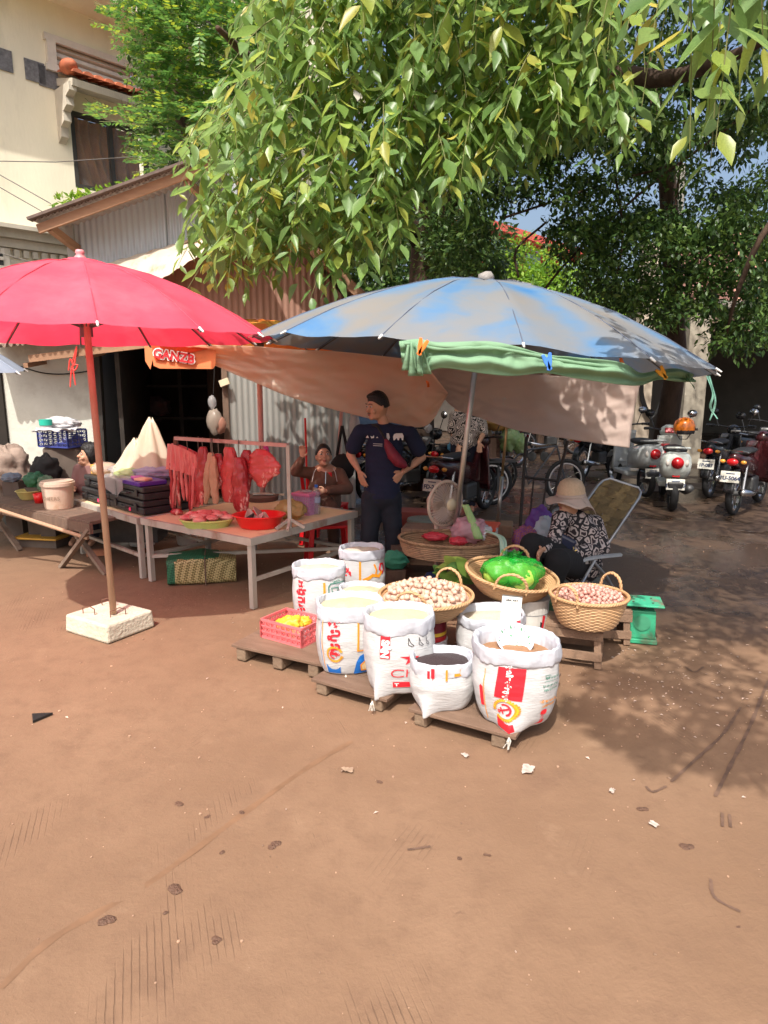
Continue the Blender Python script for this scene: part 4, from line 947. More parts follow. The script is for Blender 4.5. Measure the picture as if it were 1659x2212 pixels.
# ================================================================= MOTORBIKES
tyre = mat('tyre_rubber', (.015,.015,.016), rough=.8); chrome = mat('chrome', (.6,.6,.6), rough=.2, metal=1, var=.05); blk = mat('black_gloss', (.018,.018,.02), rough=.25, coat=.3, var=.3)
dk = mat('engine_grey', (.10,.10,.10), rough=.5, metal=.6); platem = mat('plate_white', (.70,.68,.60), rough=.6, vs=30); ink = mat('plate_ink', (.03,.05,.12)); seatm = mat('seat_vinyl', (.02,.019,.018), rough=.55, bump=.2, bs=200)
redl = mat('tail_lens', (.55,.01,.015), rough=.2, coat=.5); amb = mat('amber_lens', (.8,.35,.05), rough=.2, coat=.5)
def wheel(t, y, r=.27, w=.05):
    h = bpy.data.objects.new('wheel', None); col.objects.link(h); h.parent = t; h.location = (0, y, r)
    Mx = Matrix.Rotation(R(90), 4, 'Y')
    b = MB(); b.lathe([(r-.055,-w*.6),(r-.03,-w),(r-.008,-w*.6),(r,0),(r-.008,w*.6),(r-.03,w),(r-.055,w*.6),(r-.055,-w*.6)], 28, M=Mx, fn=lambda a, i: 1); b.build('tyre', tyre, h, smooth=True)
    b = MB(); b.lathe([(r-.075,-w*.5),(r-.05,-w*.5),(r-.05,w*.5),(r-.075,w*.5),(r-.075,-w*.5)], 24, M=Mx)
    for k in range(12):
        a = k*PI/6; b.tube([(0,.02*math.cos(a+.5),.02*math.sin(a+.5)), (.0,(r-.07)*math.cos(a),(r-.07)*math.sin(a))], .0035, 4, cap=False)
    b.build('rim', chrome, h); MB().tube([(-.06,0,0),(.06,0,0)], .035, 12).build('axle_hub', dk, h)
def moto(label, loc, rz, body, plate=None, scooter=False, accent=None, helmet=False, ptext_m=ink):
    t = thing('parked_scooter' if scooter else 'parked_motorbike', label, 'scooter' if scooter else 'motorbike', (loc[0], loc[1], 0), rz, 'scooters and motorbikes parked in the yard')
    wheel(t, -.62, .25 if scooter else .28, .05 if scooter else .042); wheel(t, .62, .25 if scooter else .28, .045)
    if scooter:
        b = MB()                                          # wide rounded tail cowl, seat shelf, leg shield
        prof = [(-.86,.20,.62,.78,.10),(-.82,.165,.5,.80,.17),(-.68,.18,.42,.80,.19),(-.45,.18,.40,.77,.18),(-.22,.15,.38,.72,.15),(-.1,.10,.36,.62,.1)]
        n = 16; vs = []
        for (y, _, z0, z1, hw) in prof:
            for j in range(n):
                a = 2*PI*j/n; c_, s_ = math.cos(a), math.sin(a); c_ = math.copysign(abs(c_)**.7, c_); s_ = math.copysign(abs(s_)**.7, s_)
                vs.append((hw*c_, y, (z0+z1)/2+(z1-z0)/2*s_))
        m_ = len(prof); b.add(vs, [(i*n+j, i*n+(j+1)%n, (i+1)*n+(j+1)%n, (i+1)*n+j) for i in range(m_-1) for j in range(n)]+[tuple(range(n-1,-1,-1)), tuple((m_-1)*n+j for j in range(n))])
        b.build('rear_cowl', body, t, smooth=True)
        MB().ball((0,-.45,.80), (.15,.40,.055), 16, 8).build('seat', seatm, t, smooth=True)
        b = MB(); b.box((0, 0.02, .30), (.30,.55,.07)); b.build('floorboard', body, t, bev=.02)
        b = MB(); b.grid(lambda u, v: ((u-.5)*(.40-.08*v)*(1-.3*(1-v)), .34+.14*(v)*-.2+.12*abs(u-.5)*-1.2+.1*(1-v), .30+v*.62), 10, 10); b.build('leg_shield', body, t, smooth=True, sol=.03)
        MB().lathe([(0,-.012),(.07,-.008),(.075,.01),(0,.02)], 20, (0,-.862,.66), M=Matrix.Rotation(R(90), 4, 'X')).build('tail_light', redl, t, smooth=True)
        for s in (-1, 1): MB().ball((s*.11,-.845,.66), (.03,.02,.045), 10, 6).build('turn_signal', mat('clear_lens', (.6,.55,.5), rough=.2), t, smooth=True)
        MB().box((0,-.80,.49), (.09,.02,.03)).build('reflector', redl, t)
        MB().tube([(-.14,-.66,.83),(-.13,-.86,.85),(0,-.92,.86),(.13,-.86,.85),(.14,-.66,.83)], .014, 8).build('grab_rail', body, t, smooth=True)
        MB().ball((0,.40,.97), (.13,.10,.10), 14, 8).build('handlebar_cowl', body, t, smooth=True)
        MB().box((0,.30,.99), (.13,.03,.08), M=Matrix.Rotation(R(-35),4,'X')).build('dashboard', accent or dk, t, bev=.01)
        if accent: MB().box((-.05,.235,.70), (.12,.03,.22), M=Matrix.Rotation(R(5),4,'X')).build('glovebox', accent, t, bev=.01)
        MB().box((0,-.72,.36), (.2,.25,.1)).build('undertray', blk, t, bev=.02)
        MB().tube([(.13,-.35,.25),(.16,-.55,.26),(.17,-.85,.34)], [.03,.05,.05], 10).build('exhaust', dk, t, smooth=True)
        hbz = 1.0; hy = .38; py, pz = -.83, .38
    else:
        b = MB()
        prof = [(-.85,.72,.80,.05),(-.7,.60,.80,.10),(-.4,.50,.78,.12),(-.1,.42,.74,.11),(.15,.40,.68,.07)]
        n = 12; vs = []
        for (y, z0, z1, hw) in prof:
            for j in range(n):
                a = 2*PI*j/n; vs.append((hw*math.cos(a), y, (z0+z1)/2+(z1-z0)/2*math.sin(a)))
        m_ = len(prof); b.add(vs, [(i*n+j, i*n+(j+1)%n, (i+1)*n+(j+1)%n, (i+1)*n+j) for i in range(m_-1) for j in range(n)]+[tuple(range(n-1,-1,-1)), tuple((m_-1)*n+j for j in range(n))])
        b.build('side_panels', body, t, smooth=True)
        MB().ball((0,-.35,.80), (.12,.42,.045), 14, 8).build('seat', seatm, t, smooth=True)
        MB().tube([(0,-.1,.62),(0,.2,.55),(0,.42,.85)], .045, 8).build('frame', body, t, smooth=True)
        b = MB(); b.grid(lambda u, v: ((u-.5)*.42*(1-.3*v), .38-.25*abs(u-.5)**1.2+.06*v, .33+v*.55), 10, 8); b.build('leg_shield', body, t, smooth=True, sol=.02)
        MB().box((0,.02,.34), (.18,.30,.2)).build('engine', dk, t, bev=.03)
        MB().tube([(.09,.1,.25),(.13,-.3,.25),(.14,-.85,.33)], [.02,.035,.045], 10).build('exhaust', chrome, t, smooth=True)
        for s in (-1, 1):
            MB().tube([(s*.09,-.62,.28),(s*.09,-.52,.66)], .018, 8).build('shock_absorber', chrome, t)
        MB().ball((0,-.86,.70), (.07,.035,.045), 12, 8).build('tail_light', redl, t, smooth=True)
        for s in (-1, 1): MB().ball((s*.12,-.83,.70), (.035,.02,.025), 8, 6).build('turn_signal', amb, t, smooth=True)
        b = MB(); b.grid(lambda u, v: ((u-.5)*.12, -.62-.31*math.sin(lerp(-.2, 1.45, v)), .28+.33*math.cos(lerp(-.2, 1.45, v))), 4, 10); b.build('rear_fender', blk, t, smooth=True, sol=.008)
        MB().tube([(-.11,-.6,.80),(-.10,-.85,.84),(.10,-.85,.84),(.11,-.6,.80)], .011, 8).build('grab_rail', chrome, t)
        MB().ball((0,.50,.92), (.10,.10,.09), 12, 8).build('headlight_cowl', body, t, smooth=True)
        MB().tube([(.06,-.1,.25),(.22,-.12,.23)], .012, 6).build('footpeg', blk, t); MB().tube([(-.06,-.0,.25),(-.2,-.1,.02)], .012, 6).build('kickstand', dk, t)
        hbz = .98; hy = .44; py, pz = -.90, .52
    for s in (-1, 1): MB().tube([(s*.05,.62,.26),(s*.05,.46,.62)], .02, 8).build('fork', chrome, t)
    b = MB(); b.grid(lambda u, v: ((u-.5)*.11, .62+.29*math.sin(lerp(-1.1, 1.0, v)), .27+.30*math.cos(lerp(-1.1, 1.0, v))), 4, 10); b.build('front_fender', body, t, smooth=True, sol=.008)
    MB().tube([(-.34,hy-.12,hbz+.02),(-.2,hy-.02,hbz+.01),(0,hy,hbz-.02),(.2,hy-.02,hbz+.01),(.34,hy-.12,hbz+.02)], .013, 8).build('handlebar', blk, t, smooth=True)
    for s in (-1, 1):
        MB().tube([(s*.24,hy-.12,hbz+.02),(s*.35,hy-.16,hbz+.02)], .02, 8).build('grip', blk, t)
        MB().tube([(s*.2,hy-.04,hbz),(s*.27,hy-.02,hbz+.2)], .006, 6).build('mirror_stalk', blk, t)
        MB().lathe([(0,-.012),(.05,-.008),(.055,.008),(0,.02)], 14, (s*.28,hy-.02,hbz+.23), M=Matrix.Rotation(R(90), 4, 'X'), sx=1.2).build('mirror', chrome if s > 0 else blk, t, smooth=True)
    if plate:
        tt = bpy.data.objects.new('number_plate', MB().box((0,0,0), (.22,.008,.14)).build('p', platem).data); col.objects.link(tt)
        bpy.data.objects.remove(bpy.data.objects['p']); tt.parent = t; tt.location = (0, py, pz); tt.rotation_euler = (R(-12), 0, 0)
        vs, fs = text2d(plate, .066, 'CENTER', .0025); bb = MB(); bb.add([(x, -.0065, y-.02) for x, y in vs], fs); bb.build('lettering', ptext_m, tt)
        bb = MB(); bb.add([(x, -.0065, y+.045) for x, y in [(-.05,-.012),(.05,-.012),(.05,.0),(-.05,.0)]], [(0,1,2,3)]); bb.build('plate_stripe', ink, tt)
    return t
whitep = mat('scooter_white', (.62,.66,.62), rough=.25, coat=.4, var=.04); darkred = mat('dark_red_gloss', (.14,.012,.02), rough=.25, coat=.4)
def gp2(x, y): g = G(x, y); return (g.x, g.y)
def rear(x, y, d, l=.62): g = G(x, y); return (g.x-math.sin(R(d))*l, g.y+math.cos(R(d))*l)
moto('white rounded scooter with red panel, rear towards us, orange helmet on its handlebar', rear(1450,1103,-17), R(-17), whitep, '1IY-1857', True, accent=mat('red_panel', (.50,.03,.04), rough=.3))
moto('silver-white scooter just left of the red-panelled one', rear(1393,1074,2), R(2), mat('silver_body', (.48,.50,.50), rough=.25, coat=.3), '1O-3338', True)
moto('black and dark red motorbike with chrome exhaust at the right edge', rear(1582,1112,-42), R(-42), mat('near_black_red', (.05,.010,.012), rough=.25, coat=.4), '1U-5064')
moto('dark motorbike half hidden behind the white scooter', (gp2(1515,1050)[0], 10.2), R(-40), blk, '1P-087')
moto('shadowed motorbike with basket under the garage front', (gp2(1570,1010)[0]-.3, 11.6), R(-55), blk, '1E-4721')
moto('dark motorbike cut off by the right edge', (6.6, 10.0), R(-40), blk)
moto('maroon motorbike far in the garage shade', (8.4, 13.0), R(-50), darkred)
moto('black motorbike with red tail light below the dusty tarp', rear(1256,1036,-42), R(-42), blk, None)
moto('bright-lit motorbike side on, behind the cart frame', (gp2(1155,968)[0], 15.4), R(-75), blk, '1H-2253')
moto('motorbike at the back left of the cart frame', (gp2(1085,960)[0], 15.8), R(-60), darkred)
moto('dark motorbike with a tilted plate right of the man', (1.02, 8.3), R(-32), mat('near_black_red'), '1FD-2420')
moto('black motorbike behind the standing man', (.35, 9.6), R(-55), blk)
moto('black motorbike near the trunk with one round mirror showing', (1.35, 9.7), R(-50), blk)
moto('far black motorbike behind the bicycle cart', (2.1, 13.0), R(-60), blk)
for i, xx in enumerate((5.2, 6.4, 7.6)): moto(['farthest left motorbike of the back row','middle motorbike of the back row','farthest right motorbike of the back row'][i], (xx-.6, 19.5+i*.4), R(-70), (blk, darkred, blk)[i])
# orange helmet on the white scooter
hp_ = at(1478, 922, 9.35); hl = thing('helmet', 'orange helmet hung on the mirror of the white scooter', 'helmet', hp_)
b = MB(); b.lathe([(0,.13),(.06,.12),(.11,.08),(.135,.02),(.135,-.04),(.12,-.09)], 18); b.build('shell', mat('orange_gloss', (.85,.22,.02), rough=.25, coat=.5, var=.1), hl, smooth=True, sol=.012)
MB().lathe([(0,.06),(.1,.02),(.115,-.08),(.1,-.10)], 16).build('padding', blk, hl, smooth=True)
b = MB(); b.lathe([(.137,-.03),(.142,-.06),(.137,-.09)], 10, a0=PI*1.15, a1=PI*1.85); b.build('visor', blk, hl, smooth=True)
MB().tube([(-.1,0,-.09),(-.05,0,-.17),(.05,0,-.17),(.1,0,-.09)], .006, 6).build('chin_strap', blk, hl)
# ================================================================= PALLETS
palw = mat('pallet_board', (.13,.078,.05), rough=.8, vs=4, c2=(.19,.12,.082), c3=(.085,.05,.035), vs3=5, thr3=(.55,.75), bump=.3, bs=60, stretch=(1,4,4), rnd=.15)
palw2 = mat('pallet_block', (.24,.17,.11), rough=.85, vs=6, c2=(.14,.09,.06), bump=.4, bs=60)
def pallet(label, A, Bp, depth, zt, nb, gap=.004, ndeep=None, runner=.07):
    A, Bp = Vector(A), Vector(Bp); x = (Bp-A); x.z = 0; L_ = x.length; a = math.atan2(x.y, x.x)
    t = thing('pallet', label, 'pallet', (A.x, A.y, 0), a, 'low wooden pallets under the goods')
    w = depth/nb
    for k in range(nb):
        MB().box((L_/2+random.uniform(-.006,.006), w*(k+.5), zt-.009), (L_, w-gap, .018), M=Matrix.Rotation(random.uniform(-.004,.004), 4, 'X')).build('board', palw, t, bev=.003)
    for s in (.09, .5, .88) if L_ > .6 else (.12, .85):
        MB().box((L_*s, depth/2, (zt-.018)/2), (runner, depth-.02, zt-.019)).build('runner', palw2, t, bev=.008)
    return t
pA, pB = G(500, 1392, .10), G(698, 1436, .10)
pallet('left wooden pallet carrying the pink crate', pA, pB, .62, .10, 2)
p2A, p2B = G(672, 1466, .085), G(836, 1512, .085)
pallet('middle wooden pallet under the anchor-printed and star-printed sacks', p2A, p2B, .52, .085, 3)
p3A, p3B = G(880, 1530, .085), G(1112, 1592, .085)
pallet('right wooden pallet under the black-rice sack and the bowl-topped sack', p3A, p3B, .80, .085, 4)
# ================================================================= RICE SACKS
sackm = mat('woven_poly', (.58,.585,.59), rough=.5, vs=3, var=.05, bump=.22, bs=34, stretch=(1,1,4), trans=.12, c3=(.50,.48,.45), vs3=4, thr3=(.6,.85))
cuffm = mat('woven_poly_inside', (.58,.60,.66), rough=.5, vs=3, var=.06, trans=.15, bump=.25, bs=30)
inkred = mat('print_red', (.72,.02,.035), rough=.45, c3=(.72,.3,.3), vs3=20, thr3=(.66,.8)); inkor = mat('print_orange', (.80,.30,.02), rough=.45); inkbl = mat('print_blue', (.01,.14,.50), rough=.45)
inkgr = mat('print_green', (.02,.22,.15), rough=.45); inkbk = mat('print_black', (.03,.03,.035), rough=.45); inkye = mat('print_yellow', (.55,.45,.02), rough=.45)
rice = mat('rice_cream', (.60,.52,.34), rough=.85, vs=200, var=.2, bump=.5, bs=400)
rice2 = mat('rice_white', (.62,.57,.46), rough=.85, vs=200, var=.2, bump=.5, bs=400)
brice = mat('black_rice', (.035,.022,.028), rough=.6, vs=260, c2=(.10,.06,.06), bump=.8, bs=400, c3=(.4,.35,.3), vs3=300, thr3=(.70,.72))
orice = mat('brown_rice', (.42,.20,.09), rough=.85, vs=250, c2=(.60,.34,.18), bump=.8, bs=350)
def sack(label, px, py, Yc, w, h, z0, fillm, rot=0, seed=0, lean=(0,0), cuff=.075, cuffmat=None, taper=.9, fill=.905, corner=None, body=None, dep=.85, bulge=.03, tilt=0):
    g = at(px, py, Yc); X, Y = g.x, Yc
    t = thing('rice_sack', label, 'sack', (X, Y, z0), rot, 'open sacks of rice and grain')
    rx, ry = w/2, w/2*dep
    def shp(a, r, z):
        c_, s_ = math.cos(a), math.sin(a); e = .78; zz = z/h
        x = math.copysign(abs(c_)**e, c_)*rx*r; y = math.copysign(abs(s_)**e, s_)*ry*r
        k = 1+.035*nz(c_*1.7+seed, s_*1.7, zz*2.2)+.018*nz(c_*5, s_*5+seed, zz*7)+.010*nz(c_*2, s_*2+seed, zz*22)
        q = Vector((x*k+lean[0]*zz, y*k+lean[1]*zz, z+tilt*x))
        if corner is not None:                            # a sewn corner pulled outwards at the bottom
            d = abs((a-corner+PI) % (2*PI)-PI)
            if d < .55 and zz < .45: f = (1-d/.55)**1.6*(1-zz/.45)**1.5; q += Vector((math.cos(corner), math.sin(corner), -.0))*.075*f; q.z -= .02*f
        return q
    def prof(v):                                          # v 0..1 from base edge to below the cuff
        if v < .12: return lerp(.68, .80, math.sin(v/.12*PI/2)), h*.05*(1-math.cos(v/.12*PI/2))
        k = (v-.12)/.88; return lerp(.80, .97, min(1, k/.5)**.6)+bulge*math.sin(k*PI)+(taper-.97)*k*k, h*.05+h*.91*k
    n = 72; b = MB(); vs = [shp(0, 0, .003)]
    m_ = 30
    for i in range(m_+1):
        r, z = prof(i/m_)
        for j in range(n): vs.append(shp(2*PI*j/n, r, z))
    fs = [(0, 1+(j+1)%n, 1+j) for j in range(n)]+[(1+i*n+j, 1+i*n+(j+1)%n, 1+(i+1)*n+(j+1)%n, 1+(i+1)*n+j) for i in range(m_) for j in range(n)]
    b.add(vs, fs); b.build('bag', body or sackm, t, smooth=True)
    # rolled cuff
    cp = [(taper+.01, .97-cuff/h*.75), (taper+.045, .965-cuff/h*.85), (taper+.07, .96-cuff/h*.5), (taper+.06, .965), (taper+.025, .995), (taper-.025, .995), (taper-.06, .965), (taper-.09, .90), (taper-.13, .78)]
    b = MB(); vs = []; NN = 108
    for i in range(25):
        k = i/24*(len(cp)-1); q = smoothl([(c[0], c[1], 0) for c in cp], i/24)
        for j in range(NN):
            a = 2*PI*j/NN; c_, s_ = math.cos(a), math.sin(a)
            wob = .035*nz(c_*3+seed*2, s_*3, i*.12)+.022*nz(c_*9, s_*9+seed, i*.3)
            low = 1 if i < 6 else .5
            p = shp(a, q.x+wob, q.y*h+h*.05*nz(c_*2.2+seed, s_*2.2, 3)*low+.008*nz(c_*8, s_*8, seed)*low); vs.append(p)
    b.add(vs, [(i*NN+j, i*NN+(j+1)%NN, (i+1)*NN+(j+1)%NN, (i+1)*NN+j) for i in range(24) for j in range(NN)])
    b.build('rolled_cuff', cuffmat or cuffm, t, smooth=True)
    b = MB(); b.grid(lambda u, v: (0,0,0), 1, 1) if False else None
    vs = []; rings = 10
    for i in range(rings+1):
        r = i/rings*(taper-.06)
        for j in range(48):
            a = 2*PI*j/48; p = shp(a, r, fill*h); p.z += .10*h*(1-(i/rings)**2)*.7+.006*nz(p.x*14+seed, p.y*14); vs.append(p)
    b.add(vs, [(i*48+j, i*48+(j+1)%48, (i+1)*48+(j+1)%48, (i+1)*48+j) for i in range(rings) for j in range(48)])
    b.build('grain', fillm, t, smooth=True)
    # printing: (u,v) in metres -> surface. u along circumference from the front (-y side, turned by rot), v up
    def S(u, v, off=.0035):
        a = -PI/2-rot+u/(w/2*.93); vv = min(max(v/h, 0), 1)
        k = .0
        if vv < .02: k = .02/.10
        # invert the profile's height
        lo, hi = 0., 1.
        for _ in range(12):
            md = (lo+hi)/2
            if prof(md)[1] < vv*h: lo = md
            else: hi = md
        r, z = prof(lo); p = shp(a, r, z); c0 = shp(a, r*.98, z); d = (p-c0); d.z = 0; d.normalize()
        return p+d*off
    def pr(name, m, vs2, fs2, off=.0035, cx=0, cy=0, ang=0, sc=1):
        ca, sa = math.cos(ang), math.sin(ang)
        b = MB(); b.add([S(cx+(x*ca-y*sa)*sc, cy+(x*sa+y*ca)*sc, off) for x, y in vs2], fs2); return b.build(name, m, t)
    def poly(name, m, pts, off=.0035, **k):
        bm = bmesh.new(); f = bm.faces.new([bm.verts.new((x, y, 0)) for x, y in pts]); bmesh.ops.triangulate(bm, faces=[f])
        for _ in range(5):
            es = [e for e in bm.edges if e.calc_length() > .022]
            if not es: break
            bmesh.ops.subdivide_edges(bm, edges=es, cuts=1); bmesh.ops.triangulate(bm, faces=bm.faces[:])
        bm.verts.index_update(); vs2 = [(v.co.x, v.co.y) for v in bm.verts]; fs2 = [tuple(v.index for v in f.verts) for f in bm.faces]; bm.free()
        return pr(name, m, vs2, fs2, off, **k)
    def rect(name, m, x0, x1, y0, y1, off=.0035): return poly(name, m, [(x0,y0),(x1,y0),(x1,y1),(x0,y1)], off)
    def txt(s, size, cx, cy, m, ang=0, bold=.002, off=.005, align='CENTER', name='lettering'):
        vs2, fs2 = text2d(s, size, align, bold); return pr(name, m, vs2, fs2, off, cx, cy, ang)
    def outline(name, m, pts, wd, closed=True, off=.0045, **k):
        vs2 = []; fs2 = []; n_ = len(pts)
        for i in range(n_ if closed else n_-1):
            a_, b_ = Vector(pts[i]), Vector(pts[(i+1) % n_]); d = (b_-a_).normalized(); q = Vector((-d.y, d.x))*wd/2; st = max(1, int((b_-a_).length/.02)); a_ = a_-d*wd*.4; b_ = b_+d*wd*.4
            for s_ in range(st):
                e0 = a_.lerp(b_, s_/st); e1 = a_.lerp(b_, (s_+1)/st); o = len(vs2); vs2 += [tuple(e0-q), tuple(e1-q), tuple(e1+q), tuple(e0+q)]; fs2.append((o, o+1, o+2, o+3))
        return pr(name, m, vs2, fs2, off, **k)
    def anchor(cx, cy, r, ang=-PI/2, flip=1):
        w_ = r*.13
        outline('anchor_emblem', inkred, [(0,-r*.5),(0,r*.42)], w_*1.3, False, cx=cx, cy=cy, ang=ang)
        outline('anchor_emblem', inkred, [(-r*.28,r*.22),(r*.28,r*.22)], w_, False, cx=cx, cy=cy, ang=ang)
        outline('anchor_emblem', inkred, [(r*.13*math.cos(q*PI/4), r*.53+r*.13*math.sin(q*PI/4)) for q in range(8)], w_*.7, cx=cx, cy=cy, ang=ang)
        outline('anchor_emblem', inkred, [(r*.5*math.cos(q), -r*.05+r*.5*math.sin(q)) for q in [PI+PI*i/12 for i in range(13)]], w_*1.3, False, cx=cx, cy=cy, ang=ang)
        vs2 = []; fs2 = []
        for i in range(26):
            q = -.2*PI+1.4*PI*i/25-PI*.5+PI*1.0
            q = lerp(.62*PI, 2.38*PI, i/25)
            for sg in (-1, 1):
                o = len(vs2); p = Vector((math.cos(q)*r*.95, math.sin(q)*r*.95)); d = Vector((-math.sin(q), math.cos(q))); e = Vector((math.cos(q), math.sin(q)))*sg
                tip = p+d*r*.2+e*r*.17; vs2 += [tuple(p), tuple(p+d*r*.16), tuple(tip), tuple(p+e*r*.13)]; fs2.append((o, o+1, o+2, o+3))
        pr('wheat_wreath', inkor, vs2, fs2, .005, cx, cy, ang)
        vs3 = [(x*1.02+.0, y*1.02) for x, y in vs2[::1]]
        outline('wheat_wreath', inkye, [(r*.95*math.cos(lerp(.6*PI, 2.4*PI, i/24)), r*.95*math.sin(lerp(.6*PI, 2.4*PI, i/24))) for i in range(25)], r*.06, False, .006, cx=cx, cy=cy, ang=ang)
    def thread(a, n_=7):
        p0 = shp(a, .85, .01); b = MB()
        for i in range(n_):
            q = p0+Vector((math.cos(a)*.012, math.sin(a)*.012, 0)); b.tube([p0, q+Vector((random.gauss(0,.005), random.gauss(0,.005), -.015)), q+Vector((random.gauss(0,.012), random.gauss(0,.008), -.05))], .0016, 4)
        b.build('frayed_thread', mat('thread', (.6,.58,.52)), t)
    return t, dict(rect=rect, poly=poly, txt=txt, outline=outline, anchor=anchor, thread=thread, S=S, h=h, w=w)
# s8 far back, s1 back left, s7 middle, s2 front left, s3 star, s6 plain, s4 black rice, s5 bowl
t, k = sack('rice sack in front of the man, farthest back, with red letters and wheat print', 782, 1240, 5.02, .37, .44, 0, rice2, R(8), 1, cuff=.07)
k['txt']('ករី', .075, -.10, .28, inkred, -PI/2, .0025); k['rect']('printed_stripe', inkor, .0, .012, .0, .37); k['outline']('wheat_print', inkor, [(.03,.22),(.07,.25),(.12,.24),(.15,.27)], .022, False); k['outline']('wheat_print', inkor, [(.09,.24),(.10,.29),(.085,.33)], .014, False)
k['outline']('anchor_emblem', inkred, [(.13,.29),(.16,.26),(.18,.29),(.17,.33),(.14,.33)], .014)
t, k = sack('tall rice sack at the back left with red vertical letters and green box print', 689, 1250, 4.42, .37, .47, 0, rice2, R(4), 2, cuff=.07, taper=.92)
k['txt']('អង្ករម្លិះ', .085, -.085, .22, inkred, -PI/2, .0025); k['rect']('printed_stripe', inkor, .03, .042, .02, .38); k['outline']('green_box', inkgr, [(.06,.10),(.06,.35),(.075,.37),(.2,.37)], .006, False)
k['outline']('green_box', inkgr, [(.06,.28),(.2,.28)], .004, False); k['txt']('ស្រូវអង្ករ', .018, .12, .385, inkgr, 0, .0005); k['outline']('pot_icon', inkgr, [(.085,.305),(.125,.305),(.13,.34),(.08,.34)], .005); k['txt']('ទឹកនិងអង្ករ', .014, .165, .33, inkgr, 0, .0004); k['txt']('• ជ្រើសរើស', .014, .12, .255, inkgr, 0, .0004)
t, k = sack('half-rolled rice sack wedged between two others, dark specks on its rim', 784, 1300, 4.25, .33, .36, 0, rice, R(0), 3, cuff=.06, tilt=-.02)
t, k = sack('front left rice sack with blue printed corners and anchor wreath', 752, 1330, 3.62, .385, .40, .085, rice, R(8), 4, cuff=.085, taper=.93, lean=(.01,0))
k['txt']('ម្លូល', .085, -.045, .235, inkred, -PI/2, .0025); k['outline']('printed_stripe', inkor, [(.045,.345),(.045,.155),(.13,.155)], .008, False); k['rect']('printed_stripe', inkor, -.135, -.130, .03, .36); k['rect']('printed_stripe', inkbl, -.150, -.147, .03, .34)
k['anchor'](-.052, .135, .045); k['poly']('blue_swoosh', inkbl, [(-.115,.015),(-.02,.015),(-.02,.06),(-.035,.045),(-.055,.038),(-.08,.04),(-.10,.052),(-.115,.072)])
k['poly']('blue_swoosh', inkbl, [(.035,.01),(.14,.01),(.14,.145),(.085,.14),(.055,.12),(.042,.085)]); k['outline']('shield_print', inkor, [(.075,.03),(.065,.065),(.09,.09),(.13,.09),(.13,.03)], .008, off=.006); k['poly']('shield_print', mat('print_cream', (.75,.55,.3)), [(.078,.033),(.069,.065),(.092,.086),(.127,.086),(.127,.033)], .005)
k['txt']('ផលិត', .035, .105, .245, inkbk, 0, .001); k['txt']('មិន', .033, .115, .195, inkbk, 0, .001); k['poly']('wheat_print', inkor, [(.08,.318),(.10,.33),(.14,.335),(.135,.325),(.10,.322)]); k['thread'](-PI/2-.1)
t, k = sack('star-printed rice sack with its sewn corner over the pallet edge', 862, 1380, 3.38, .375, .42, .085, rice, R(2), 5, cuff=.085, taper=.94, corner=-PI/2-.62, bulge=.05)
k['rect']('red_label', inkred, -.078, -.030, .215, .335); k['txt']('SÂN', .050, -.054, .268, mat('print_white', (.85,.84,.82)), -PI/2-.05, .003, .007)
star = [(.04*(1 if i % 2 == 0 else .4)*math.sin(i*PI/5), .04*(1 if i % 2 == 0 else .4)*math.cos(i*PI/5)) for i in range(10)]
k['poly']('red_star', inkred, [(x+.042, y+.215) for x, y in star]); k['txt']('Chất', .068, -.03, .130, inkred, 0, -.0005, .004, 'LEFT'); k['rect']('red_label', inkred, -.02, .05, .05, .082); k['txt']('T', .024, -.005, .066, mat('print_white'), 0, .001, .007)
for dx in (0, .05, .095): k['outline']('foot_print', inkbk, [(.03+dx,.325),(.038+dx,.30),(.052+dx,.285),(.044+dx,.28),(.028+dx,.29)], .0028)
k['thread'](-PI/2-.62)
t, k = sack('plain white sack of broken rice with the little card on its rim', 1060, 1345, 3.83, .40, .34, .0, rice2, R(0), 6, cuff=.06, taper=.94, fill=.86, bulge=.06, tilt=.02)
sackroot6 = t
t, k = sack('short plain sack of black rice with its printed mouth rolled down', 955, 1460, 3.18, .325, .255, .085, brice, R(0), 7, cuff=.07, taper=.93, bulge=.06, corner=-PI/2-.5, fill=.84, cuffmat=cuffm)
# prints on the rolled cuff of the black rice sack
def cuffprint(t, w, h, items):
    for (name, m, u0, u1, z0, z1) in items:
        b = MB(); b.grid(lambda u, v: ((w/2*1.045)*math.cos(-PI/2+lerp(u0, u1, u)), (w/2*.85*1.065)*math.sin(-PI/2+lerp(u0, u1, u)), lerp(z0, z1, v)), 8, 3); b.build(name, m, t)
cuffprint(t, .325, .255, [('red_print', inkred, -.52, -.44, .185, .225), ('red_print', inkred, -.40, -.30, .19, .24), ('red_print', inkred, -.36, -.34, .18, .24), ('printed_stripe', inkor, .02, .08, .18, .238), ('wheat_print', inkor, .28, .55, .2, .215), ('wheat_print', inkor, .45, .6, .215, .235), ('red_print', inkred, 1.9, 2.0, .19, .25)])
t, k = sack('biggest front sack with red band, anchor wreath and a flowered bowl on its grain', 1110, 1500, 3.06, .415, .395, .085, orice, R(-6), 8, cuff=.075, taper=.95, bulge=.04, fill=.79, corner=-PI/2-.1)
sackroot5 = t
k['poly']('red_band', inkred, [(-.105,.165),(-.01,.150),(.0,.31),(-.09,.315)]); k['txt']('ប្រណិតសែនក្រអូប', .026, -.05, .235, mat('print_white'), -PI/2-.06, .0012, .007)
k['anchor'](-.062, .108, .046, PI/2+.4); k['poly']('red_band', inkred, [(-.098,.018),(-.022,.018),(-.028,.052),(-.055,.05),(-.075,.058),(-.098,.072)])
